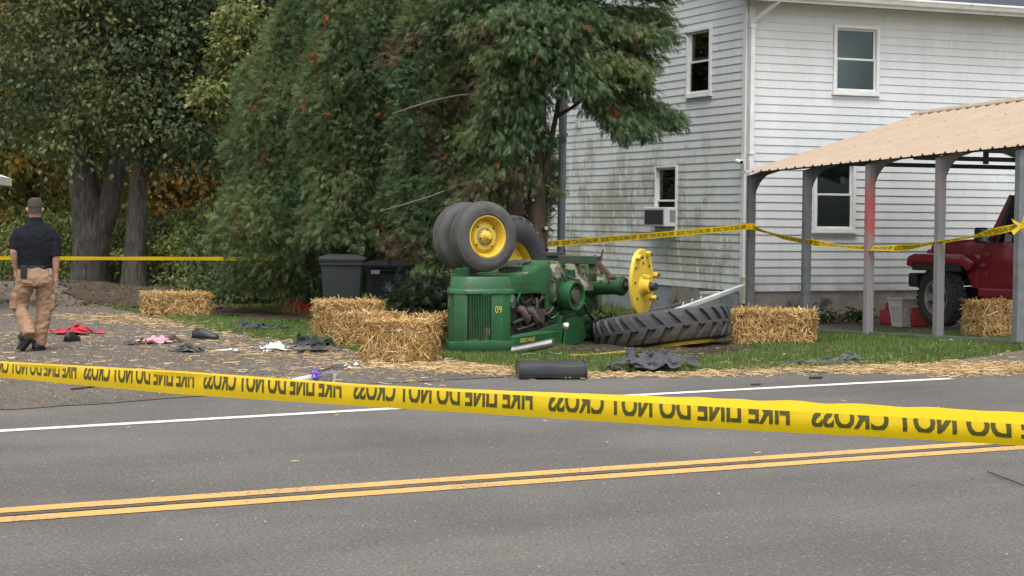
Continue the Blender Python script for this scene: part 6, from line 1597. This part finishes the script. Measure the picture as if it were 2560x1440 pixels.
def branch_sprays(paths, n_per, seed, rad=.30, dead=.55, start=.3, size=(.10, .20)):
    g = np.random.default_rng(seed); Ps = []; Ds = []
    for pth in paths:
        A = np.array(pth); seg = np.linalg.norm(np.diff(A, axis=0), axis=1); cum = np.concatenate([[0], np.cumsum(seg)]); L_ = cum[-1]
        n = int(n_per*L_); s = g.uniform(start, 1.03, n)**.8*L_; i = np.clip(np.searchsorted(cum, s)-1, 0, len(seg)-1); t = ((s-cum[i])/seg[i])[:, None]
        P_ = A[i]+(A[i+1]-A[i])*t; d = (A[i+1]-A[i])/seg[i][:, None]
        off = g.normal(0, 1, (n, 3))*rad*np.array([.8, .8, .55])*(1.0-.35*(s/L_))[:, None]; off[:, 2] -= .10
        Ps.append(P_+off); Ds.append(d*.5+off/rad*.35+np.array([0, 0, -.42])+g.normal(0, .3, (n, 3)))
    P_ = np.concatenate(Ps); D = np.concatenate(Ds); n = len(P_)
    return spray_mix(P_, D, g.uniform(*size, n), cedar_cols(P_, g, dead, seed), g)
def crown(parts, parent, name='crown', m=LEAF):
    V, Fc, C = join_np(parts) if isinstance(parts, list) else parts
    o = np_mesh(name, V-np.array(parent.location)[None], Fc, m, parent, C); return o
def trunk_tubes(specs, parent, m, name='trunk', n=14, jit=.02):
    L0 = Vector(parent.location); out = None
    for i, (pts, rads) in enumerate(specs):
        # resample for a crooked, tapering stem
        P_ = [Vector(p_)-L0 for p_ in pts]; pp_ = []; rr_ = []
        for a, b, ra, rb in zip(P_[:-1], P_[1:], rads[:-1], rads[1:]):
            k = max(2, int((b-a).length/.18))
            for j in range(k): t = j/k; q = a.lerp(b, t); pp_.append(q+Vector(noise.noise_vector(q*1.3))*min(.05, ra*.3)); rr_.append(ra+(rb-ra)*t)
        pp_.append(P_[-1]); rr_.append(rads[-1])
        b = MB(); b.tube(pp_, rr_, n if rads[0] > .05 else 7)
        if rads[0] > .05:
            b.v = [tuple(Vector(v)+Vector(noise.noise_vector(Vector((v[0]*6, v[1]*6, v[2]*1.2))))*rads[0]*.10) for v in b.v]
        o = b.build(name if i == 0 or name == 'limb' else 'limb', m, parent if (out is None) else out, smooth_=True)
        if out is None and name == 'trunk': out = o
    return out

# --- cedars ---------------------------------------------------------
colp = lambda top, base=.75: (lambda z: max(.05, min(1., base+z*.25))*max(.08, (1-(z/top)**2.2)))
pA = atY(770, 700, 29.2); cA = empty('cedar_tree', (pA[0], pA[1], 0), 0, 'leftmost bushy green cedar, left of the wheeled bins', 'tree', 'cedars by the house')
trunk_tubes([([(pA[0], pA[1], -.1), (pA[0]+.05, pA[1], 3), (pA[0], pA[1], 6.4)], [.13, .09, .02])], cA, CBARK)
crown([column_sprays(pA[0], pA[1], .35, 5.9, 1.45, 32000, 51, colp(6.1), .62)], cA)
pB = atY(960, 700, 27.8); cB = empty('cedar_tree', (pB[0], pB[1], 0), 0, 'tall dense cedar directly above the wheeled bins', 'tree', 'cedars by the house')
trunk_tubes([([(pB[0], pB[1], -.1), (pB[0]+.08, pB[1], 4), (pB[0], pB[1], 9.5)], [.16, .11, .02])], cB, CBARK)
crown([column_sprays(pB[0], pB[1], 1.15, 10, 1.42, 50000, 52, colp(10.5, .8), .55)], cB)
pD = atY(1172, 760, 26.6); cD = empty('cedar_tree', (pD[0], pD[1], 0), 0, 'browning cedar with bare lower boughs behind the tractor front wheels', 'tree', 'cedars by the house')
trunk_tubes([([(pD[0], pD[1], -.1), (pD[0]+.05, pD[1]+.05, 3), (pD[0]+.1, pD[1], 8)], [.13, .1, .02])], cD, CBARK)
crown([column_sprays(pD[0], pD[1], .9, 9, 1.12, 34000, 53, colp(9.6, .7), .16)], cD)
for k, pl in enumerate([[(980, 285), (1030, 268), (1090, 250), (1150, 238), (1210, 235)], [(1205, 248), (1206, 215), (1225, 185), (1262, 174), (1300, 180)], [(950, 528), (1010, 512), (1080, 490), (1150, 462), (1220, 440), (1300, 418)], [(1080, 545), (1110, 520), (1150, 500)], [(1150, 80), (1210, 85), (1260, 105), (1310, 118)]]):
    pts = [Vector(atY(x, y, 25.45-.05*i))-cD.location for i, (x, y) in enumerate(pl)]; m = MB(); m.tube(pts, [.010+.012*i/len(pts) for i in range(len(pts))], 6); m.build('bare_branch', TWIG, cD, smooth_=True)
# the cedar the tractor struck: bare trunk, crown reaching over the gable
YC = 24.6
pC = atY(1350, 700, YC); cC = empty('cedar_tree', (pC[0], pC[1], 0), 0, 'cedar with exposed pruned trunk rising right behind the tractor', 'tree', 'cedars by the house')
def cpt(x, y, dY=0.): return tuple(atY(x, y, YC+dY))
base = (pC[0]+.02, pC[1], -.1)
specs = [([base, cpt(1350, 640), cpt(1343, 520), cpt(1340, 420), cpt(1347, 300), cpt(1338, 180, .1), cpt(1330, 40, .2), cpt(1325, -200, .3), cpt(1320, -420, .3)], [.135, .120, .112, .105, .10, .085, .075, .05, .02]),
         ([cpt(1360, 445), cpt(1372, 380), cpt(1390, 290), cpt(1405, 200), cpt(1412, 120)], [.05, .04, .035, .032, .02]),
         ([cpt(1392, 292), cpt(1430, 270), cpt(1470, 240), cpt(1520, 225)], [.03, .024, .018, .01]),
         ([cpt(1378, 340), cpt(1350, 310), cpt(1318, 270)], [.028, .02, .012])]
trunk_tubes(specs, cC, CBARK)
tr2 = [([(atY(1288, 700, 25.6)[0], 25.6, -.1), tuple(atY(1292, 600, 25.6)), tuple(atY(1285, 400, 25.6)), tuple(atY(1290, 200, 25.6)), tuple(atY(1280, -200, 25.6))], [.13, .12, .10, .08, .03])]
trunk_tubes(tr2, cC, CBARK, 'limb')
# pruned stubs with pale cut ends
for (x, y, dx, dy, r_) in ((1310, 553, -14, -6, .035), (1335, 483, -8, -8, .022), (1300, 385, -6, 0, .028), (1366, 570, 10, 0, .030), (1333, 500, 3, 2, .02), (1360, 297, 6, -4, .018), (1343, 185, 3, -3, .022), (1372, 620, 10, -2, .02), (1348, 260, -8, -6, .02)):
    a = Vector(cpt(x-dx*.9, y-dy*.9+2, -.04))-cC.location; b = Vector(cpt(x, y, -.20))-cC.location; o = MB().cyl(a, b, r_*1.1, r_, 10).build('stub', CBARK, cC); MB().cyl(b, b+(b-a).normalized()*.004, r_*.92, n=10).build('cut_face', CUT, o)
for (pl, r_) in (([(1365, 545), (1380, 543), (1398, 528)], .012), ([(1360, 520), (1375, 535), (1372, 500)], .008), ([(1330, 505), (1290, 515), (1240, 520)], .012), ([(1330, 440), (1300, 455), (1262, 462)], .010), ([(1335, 400), (1312, 380), (1300, 350)], .010), ([(1370, 600), (1385, 575), (1376, 610)], .007), ([(1366, 400), (1385, 395), (1402, 380)], .006), ([(1362, 500), (1378, 490), (1390, 470)], .006)):
    m = MB(); m.tube([Vector(cpt(*q, -.1))-cC.location for q in pl], [r_, r_*.8, r_*.4], 6); m.build('dead_twig', CBARK, cC)
def bp(ends, o=(1345, 200), dY=0):
    out = []
    for e in ends:
        x, y, dd = e; sx, sy = o if not isinstance(o, list) else o[0]
        a = np.array(cpt(sx, sy)); b = np.array(cpt(x, y, dd)); mid = (a+b)/2+np.array([0, 0, .10]); out.append([tuple(a), tuple(mid), tuple(b)])
    return out
right = bp([(1685, 278, -.3), (1600, 295, -.5), (1545, 240, -.2)], (1410, 215))+bp([(1602, 195, -.4), (1617, 130, .1), (1600, 160, -.8), (1560, 300, -.6), (1500, 150, -.8)], (1400, 120))+bp([(1662, 70, 0), (1652, 20, -.3), (1640, 70, -.7), (1600, 30, -.2), (1560, 90, .5)], (1345, 60))+bp([(1662, -40, 0), (1682, -110, .1), (1650, -60, -.6), (1660, -150, .4)], (1335, -80))+bp([(1560, -200, .3), (1640, -230, -.3), (1500, -300, 0)], (1325, -260))
left = bp([(1180, 60, -.3), (1230, 140, -.6), (1260, 30, -.7), (1200, -60, -.2), (1120, -20, .1)], (1335, 40))+bp([(1230, 260, -.5), (1190, 330, -.4), (1270, 340, -.5), (1240, 190, -.6)], (1340, 230))+bp([(1220, 430, -.4), (1270, 440, -.3), (1180, 480, -.3)], (1340, 380))+bp([(1200, -200, .1), (1150, -150, 0), (1260, -280, -.3)], (1330, -200))
mids = bp([(1430, 60, -.8), (1470, 20, -.6), (1420, 150, -.7), (1480, 200, -.8), (1380, 30, -.8), (1450, -60, -.6), (1400, -150, -.6), (1500, -120, .4), (1340, 120, -.8), (1300, 90, -.8), (1320, 250, -.5)], (1345, 40))
low = bp([(1395, 455, -.3), (1385, 320, -.3)], (1360, 430))
for pth in right+left: 
    m = MB(); m.tube([Vector(q)-cC.location for q in pth], [.03, .02, .006], 6); m.build('bough', CBARK, cC)
crown([branch_sprays(right, 720, 54, .17, .50, .34), branch_sprays(left, 900, 55, .22, .16, .35), branch_sprays(mids, 1000, 56, .26, .45, .25), branch_sprays(low, 110, 57, .09, .8, .7, (.10, .18)),
       branch_sprays(bp([(1560, 318, -.6), (1620, 308, -.5), (1688, 282, -.3)], (1520, 235)), 520, 58, .11, .6, .4, (.10, .20))], cC)
# snapped greenery and turf piled by the rear housing
g = np.random.default_rng(60); q = np.array([atY(1500, 790, 22.9)]*420)+g.normal(0, 1, (420, 3))*np.array([.16, .14, .09]); q[:, 2] = np.abs(q[:, 2]-.28)+.08
o = empty('torn_branches', (q[:, 0].mean(), q[:, 1].mean(), 0), 0, 'torn green cedar boughs heaped behind the fallen tyre', 'branches')
crown(scatter(SPRS[0], q, g.normal(0, 1, (420, 3)), g.uniform(.10, .22, 420), np.array([.045, .07, .022])*g.uniform(.5, 1.4, (420, 1)), g), o, 'foliage')
m = MB()
for k in range(5): m.tube([(-.2+.1*k, 0, .02), (-.1+.08*k, .05, .2), (.05+.07*k, -.04, .32)], [.015, .01, .004], 5)
m.build('stick', CBARK, o)
# green foliage low behind the heap, right of the bins
g = np.random.default_rng(61); n = 2600; c_ = np.array([atY(x, y, 24.6) for x, y in ((1075, 730), (1060, 770), (1100, 780), (1030, 760), (1095, 745))]); q = c_[g.integers(0, 5, n)]+g.normal(0, 1, (n, 3))*np.array([.20, .25, .14]); q[:, 2] = np.maximum(.05, q[:, 2])
o = empty('cedar_shrub', (q[:, 0].mean(), q[:, 1].mean(), 0), 0, 'low dark cedar shrub between bins and tractor', 'shrub')
crown(scatter(SPRS[0], q, g.normal(0, 1, (n, 3))+np.array([0, -.4, .2]), g.uniform(.12, .24, n), np.array([.035, .055, .03])*g.uniform(.5, 1.4, (n, 1)), g), o, 'foliage')
m = MB(); m.tube([(0, 0, 0), (.05, 0, .4), (0, 0, .7)], [.03, .02, .01], 6); m.build('stem', CBARK, o)

# --- broadleaf trees ------------------------------------------------
def lobes_leaves(lobes, n, seed, cols, size=(.09, .16), clump=.26, per=34):
    """lobes (x,y,z,rx,rz): leaves gather in clumps on the lobes"""
    g = np.random.default_rng(seed); L_ = np.array(lobes); vol = L_[:, 3]**2*L_[:, 4]; vol /= vol.sum(); nc = max(3, n//per)
    i = g.choice(len(L_), nc, p=vol); d = g.normal(0, 1, (nc, 3)); d /= np.linalg.norm(d, axis=1, keepdims=True); r_ = g.uniform(.35, 1.05, (nc, 1))**.55
    cc = L_[i, :3]+d*r_*np.stack([L_[i, 3], L_[i, 3], L_[i, 4]], 1)
    cl_s = g.uniform(.6, 1.4, nc)*clump; j = np.repeat(np.arange(nc), per); m = len(j)
    off = g.normal(0, 1, (m, 3))*cl_s[j][:, None]*np.array([1, 1, .6]); P_ = cc[j]+off
    K_ = np.array(cols); ci = g.choice(len(K_), nc); cb = K_[ci]*g.uniform(.7, 1.3, (nc, 1)); C = cb[j]*g.uniform(.7, 1.35, (m, 1))
    D = off*1.0+g.normal(0, .45, (m, 3))*clump+np.array([0, 0, -.95*clump]); 
    keep = P_[:, 2] > .06
    return scatter(LEAFT, P_[keep], D[keep], g.uniform(*size, m)[keep], C[keep], g, g.uniform(-1, 1, m)[keep])
def lob(l): return [(*atY(x, y, Y), r_, r_*k) for (x, y, Y, r_, k) in l]
DKG = [(.105, .142, .072), (.122, .155, .072), (.088, .126, .072), (.145, .17, .068)]
p1 = atY(226, 716, 38.6)
t1 = empty('maple_tree', (p1[0], p1[1], float(gz(p1[0], p1[1]))-.05), 0, 'big forked maple with thick grey trunk, leftmost of the trunk pair', 'tree', 'broadleaf trees at the wood edge')
q1 = lambda x, y, dY=0: tuple(atY(x, y, 38.6+dY))
trunk_tubes([([(p1[0], p1[1], -.1), q1(226, 690), q1(230, 600), q1(215, 500), q1(203, 420), q1(195, 330), q1(205, 150), q1(220, -150)], [.46, .41, .385, .34, .29, .25, .18, .08]),
             ([q1(240, 600), q1(268, 520), q1(292, 430), q1(312, 350), q1(345, 250), q1(400, 120), q1(440, -60)], [.27, .24, .22, .19, .14, .10, .05]),
             ([q1(315, 345), q1(380, 240), q1(450, 200), q1(540, 150)], [.12, .09, .06, .03]), ([q1(195, 330), q1(120, 250), q1(30, 190)], [.10, .07, .04])], t1, BARK)
crown([lobes_leaves(lob([(220, 170, 38, 1.9, .8), (80, 230, 38.5, 1.6, .8), (300, 300, 37.2, 1.2, .7), (170, 370, 37, .75, .6), (330, -100, 38.5, 2.8, .7), (40, 0, 39, 2.4, .7), (120, 320, 37.6, .9, .6), (250, 60, 36.5, 1.5, .7), (290, 350, 36.8, .6, .6), (180, -300, 39, 3.5, .7), (330, 210, 36.6, 1.0, .7)]), 38000, 71, DKG+[(.17, .185, .065), (.15, .165, .06)], clump=.24)], t1)
p2 = atY(336, 724, 37.8)
t2 = empty('maple_tree', (p2[0], p2[1], float(gz(p2[0], p2[1]))-.05), 0, 'slimmer maple trunk just right of the big forked maple', 'tree', 'broadleaf trees at the wood edge')
q2 = lambda x, y, dY=0: tuple(atY(x, y, 37.8+dY))
trunk_tubes([([(p2[0], p2[1], -.1), q2(336, 700), q2(340, 610), q2(344, 520), q2(350, 440), q2(362, 330), q2(400, 150), q2(440, -100)], [.31, .27, .235, .21, .18, .14, .10, .05]), ([q2(350, 445), q2(390, 400), q2(440, 340), q2(520, 270)], [.10, .08, .06, .03])], t2, BARK)
crown([lobes_leaves(lob([(450, 130, 38, 1.7, .8), (540, 260, 37.4, 1.2, .8), (450, 300, 37.2, 1.1, .8), (470, 400, 37.4, .8, .6), (540, 40, 38, 1.6, .8), (560, -150, 38.5, 2.5, .8), (400, 370, 37, .7, .5), (620, 170, 38.5, 1.3, .8)]), 29000, 72, DKG, clump=.24),
       lobes_leaves(lob([(590, 120, 35.6, .38, .9), (545, 225, 35.4, .36, .8), (565, 160, 35.6, .3, .8), (525, 250, 35.3, .25, .8), (600, 60, 35.8, .5, .9), (640, 110, 35.9, .3, .9)]), 2600, 73, [(.20, .22, .07), (.16, .19, .06), (.26, .25, .09), (.10, .14, .045)], clump=.14, per=22)], t2)
# young trees and woods behind, every one its own
AUT = [(.36, .24, .07), (.28, .25, .08), (.22, .25, .08), (.42, .25, .06), (.16, .20, .07)]
GRN = [(.09, .13, .05), (.08, .115, .05), (.12, .15, .055), (.07, .10, .045)]
YLG = [(.28, .29, .09), (.21, .245, .08), (.34, .31, .09), (.15, .19, .065)]
def wood_tree(px_, Y, rad, lobs, n, seed, cols, label, top=-250, size=(.12, .22), clump=.30, lean=0):
    p = atY(px_, 700, Y); z0 = float(gz(p[0], p[1])); e = empty('wood_tree', (p[0], p[1], z0-.05), 0, label, 'tree', 'trees of the wood behind')
    b = (p[0], p[1], z0-.1); trunk_tubes([([b, tuple(atY(px_+lean*.3, 480, Y)), tuple(atY(px_+lean*.7, 200, Y)), tuple(atY(px_+lean, top, Y))], [rad, rad*.8, rad*.55, rad*.2])], e, BARK, n=9)
    crown([lobes_leaves(lob([(x, y, Y+dy, r_, k) for x, y, dy, r_, k in lobs]), n, seed, cols, size, clump)], e); return e
wood_tree(82, 46, .17, [(60, 250, 0, 2.0, .9), (20, 100, 1, 2.2, .9), (100, 480, 1, 1.3, .7), (0, 400, 0, 1.4, .9)], 9000, 81, AUT+GRN, 'dark thin wood tree left of the big forked maple', lean=-10)
wood_tree(-60, 44, .2, [(-40, 300, 0, 2.0, 1), (10, 500, .5, 1.5, .8), (-80, 100, 0, 2.5, 1)], 9000, 82, AUT, 'orange leaved wood tree at the far left frame edge')
wood_tree(135, 52, .16, [(120, 560, 0, 1.6, .7), (140, 380, 0, 1.8, .8), (110, 150, 0, 2.2, .9)], 9000, 83, AUT, 'rusty orange wood tree seen between person and big maple')
wood_tree(270, 50, .14, [(280, 520, 0, 1.2, 1), (280, 350, 0, 1.8, .8), (300, 100, 0, 2.5, .8)], 7000, 84, AUT+YLG, 'yellowing wood tree seen through the maple fork')
wood_tree(430, 46, .15, [(430, 500, -1, 1.25, .7), (470, 420, 0, 1.3, .6), (410, 590, -1, .9, .6), (440, 250, 0, 1.8, .9)], 11000, 85, [(.30, .19, .045), (.24, .17, .045), (.16, .15, .04), (.11, .125, .035), (.34, .19, .035)], 'golden orange young tree right of the maple trunks')
wood_tree(400, 55, .18, [(380, 560, 0, 1.5, .8), (420, 380, 0, 2, .9), (400, 100, 0, 3, .9)], 8000, 86, AUT, 'brown leaved wood tree deep behind the slim maple', size=(.16, .26))
wood_tree(520, 49, .13, [(520, 560, -1, 1.3, .8), (540, 430, 0, 1.6, .8), (510, 250, 0, 2, .9)], 10000, 87, GRN+YLG, 'green wood tree between golden tree and leftmost cedar')
wood_tree(600, 58, .2, [(600, 400, 0, 2.2, .9), (590, 150, 0, 3, .9), (640, 560, 0, 1.8, .8)], 9000, 88, GRN, 'tall green wood tree rising behind the leftmost cedar', size=(.16, .28))
wood_tree(-10, 60, .2, [(-20, 350, 0, 2.6, 1), (60, 120, 0, 3, 1), (0, 560, 0, 2, .8)], 9000, 89, AUT+GRN, 'far mixed wood tree behind the white canopy', size=(.16, .28))
wood_tree(200, 62, .2, [(190, 400, 0, 2.6, 1), (220, 120, 0, 3.2, 1), (180, 600, 0, 1.8, .7)], 9000, 90, AUT+YLG, 'far wood tree directly behind the big maple', size=(.16, .28))
wood_tree(1345, 47, .16, [(1330, 240, 0, 1.9, .9), (1360, 60, 0, 2.4, .9), (1300, 420, 0, 1.5, .9), (1250, 150, 0, 2, 1)], 8000, 91, YLG, 'yellow green tree beyond the house behind the pruned cedar')
wood_tree(800, 50, .2, [(800, 200, 0, 3, 1), (760, -50, 0, 3, 1), (900, 100, 0, 3, 1)], 7000, 92, GRN, 'green wood tree hidden behind the dense cedars', size=(.18, .3))
# undergrowth
def shrub(px_, base_y, Y, w_, h_, n, seed, cols, label, size=(.07, .13), name='shrub', clump=.13):
    p = atY(px_, base_y, Y); z0 = float(gz(p[0], p[1])); e = empty(name, (p[0], p[1], z0), 0, label, 'shrub', 'undergrowth at the wood edge')
    g = np.random.default_rng(seed); lo = []
    for k in range(7): lo.append((p[0]+g.uniform(-.5, .5)*w_, p[1]+g.uniform(-.4, .4)*w_*.6, z0+h_*g.uniform(.15, .85), w_*g.uniform(.18, .34), h_*g.uniform(.14, .28)))
    crown([lobes_leaves(lo, n, seed, cols, size, clump, 20)], e, 'foliage')
    m = MB()
    for k in range(6): a = g.uniform(-.35, .35, 2)*w_; m.tube([(a[0]*.2, a[1]*.2, 0), (a[0]*.6, a[1]*.6, h_*.45), (a[0], a[1], h_*.9)], [.018, .012, .005], 5)
    m.build('stem', TWIG, e); return e
BRG = [(.30, .36, .11), (.24, .32, .10), (.36, .40, .14), (.16, .23, .075)]
shrub(20, 690, 41, 1.6, 1.3, 1900, 101, BRG, 'bright green shrub behind the walking person at far left')
shrub(160, 690, 40.5, 1.3, 1.7, 2200, 102, BRG, 'bright green shrub right behind the walking person')
shrub(290, 700, 40.2, .9, 2.2, 2300, 103, BRG, 'tall bright green sapling between the two maple trunks')
shrub(395, 715, 38.6, 1.1, 1.0, 1800, 104, BRG, 'leafy shrub at the right foot of the slim maple')
shrub(460, 715, 40, 1.6, 2.0, 3200, 105, GRN+BRG, 'green bush below the golden young tree')
shrub(535, 710, 38, 1.6, 2.1, 3600, 106, YLG+BRG, 'yellow green bush left of the leftmost cedar')
shrub(590, 735, 33.5, 1.5, 1.1, 2800, 107, [(.09, .12, .045), (.11, .14, .05), (.07, .095, .04)], 'dark green bush at the foot of the leftmost cedar')
shrub(650, 742, 31.8, 1.2, .8, 2400, 108, [(.10, .125, .045), (.12, .14, .05), (.08, .095, .04)], 'dull green weeds left of the orange snow fence')
shrub(775, 742, 30.6, .9, .75, 1500, 109, GRN+YLG, 'leafy weeds behind the orange snow fence')
shrub(490, 735, 36, 1.4, .8, 2000, 110, YLG+GRN, 'low weedy bush behind the lone straw bale')
shrub(2085, 775, 27.4, .9, .22, 500, 111, [(.05, .085, .025), (.07, .11, .03)], 'small weeds at the house foundation behind the carport', (.05, .09), clump=.06)
# the mass of far woods
g = np.random.default_rng(120); n = 42000; X_ = g.uniform(-34, 12, n); Y_ = g.uniform(66, 78, n); Z_ = g.uniform(0, 1, n)**.9*18
P_ = np.stack([X_, Y_, Z_+.3], 1); a = vnoise(P_, .28, 3); K_ = np.array([(.08, .10, .045), (.13, .11, .05), (.065, .085, .042), (.16, .11, .045)])
C = K_[np.clip(((a+.5)*4).astype(int), 0, 3)]*g.uniform(.6, 1.3, (n, 1))
V, Fc, C = scatter(LEAFT, P_, g.normal(0, 1, (n, 3)), g.uniform(.4, .8, n), C, g)
tag(np_mesh('far_wood', V, Fc, LEAF, tint=C), 'dense mass of far woods closing the view behind the trees', 'woods', kind='stuff')
# fallen leaves under the maples
g = np.random.default_rng(121); n = 3500; x = g.uniform(-12, -4, n); y = g.uniform(30, 38, n)
P_ = np.stack([x, y, gz(x, y)+.03], 1); D = g.normal(0, 1, (n, 3))*np.array([1, 1, .15]); K_ = np.array([(.12, .085, .05), (.18, .12, .05), (.09, .065, .04), (.22, .17, .06)])
V, Fc, C = scatter(LEAFT, P_, D, g.uniform(.05, .10, n), K_[g.integers(0, 4, n)]*g.uniform(.6, 1.2, (n, 1)), g)
tag(np_mesh('fallen_leaves', V, Fc, LEAF, tint=C), 'fallen brown leaves on the bank under the maples', 'leaves', kind='stuff')
# a few pale dry leaves on the lawn
for i, (x_, y_) in enumerate([(2330, 863), (2352, 867), (2383, 868), (1968, 886), (2310, 895)]):
    p = at(x_, y_, .06); e = MB(); e.v = [(0, 0, .05), (.035, .02, .06), (.08, 0, .055), (.035, -.02, .065)]; e.f = [(0, 1, 2, 3)]
    o = e.build('dry_leaf', mat('dry leaf', (.5, .38, .24), (.4, .28, .16), 20, .9), None, loc=(p[0], p[1], float(gz(p[0], p[1])))); o.rotation_euler = (0, 0, i*1.3)
    tag(o, ['pale dry leaf on the lawn, leftmost of three before the carport', 'pale dry leaf, middle of three on the lawn before the carport', 'pale dry leaf, rightmost of three on the lawn before the carport', 'pale dry leaf on the grass right of the lawn bale', 'pale dry leaf near the straw strewn lawn edge'][i], 'leaf', 'dry leaves on the lawn')
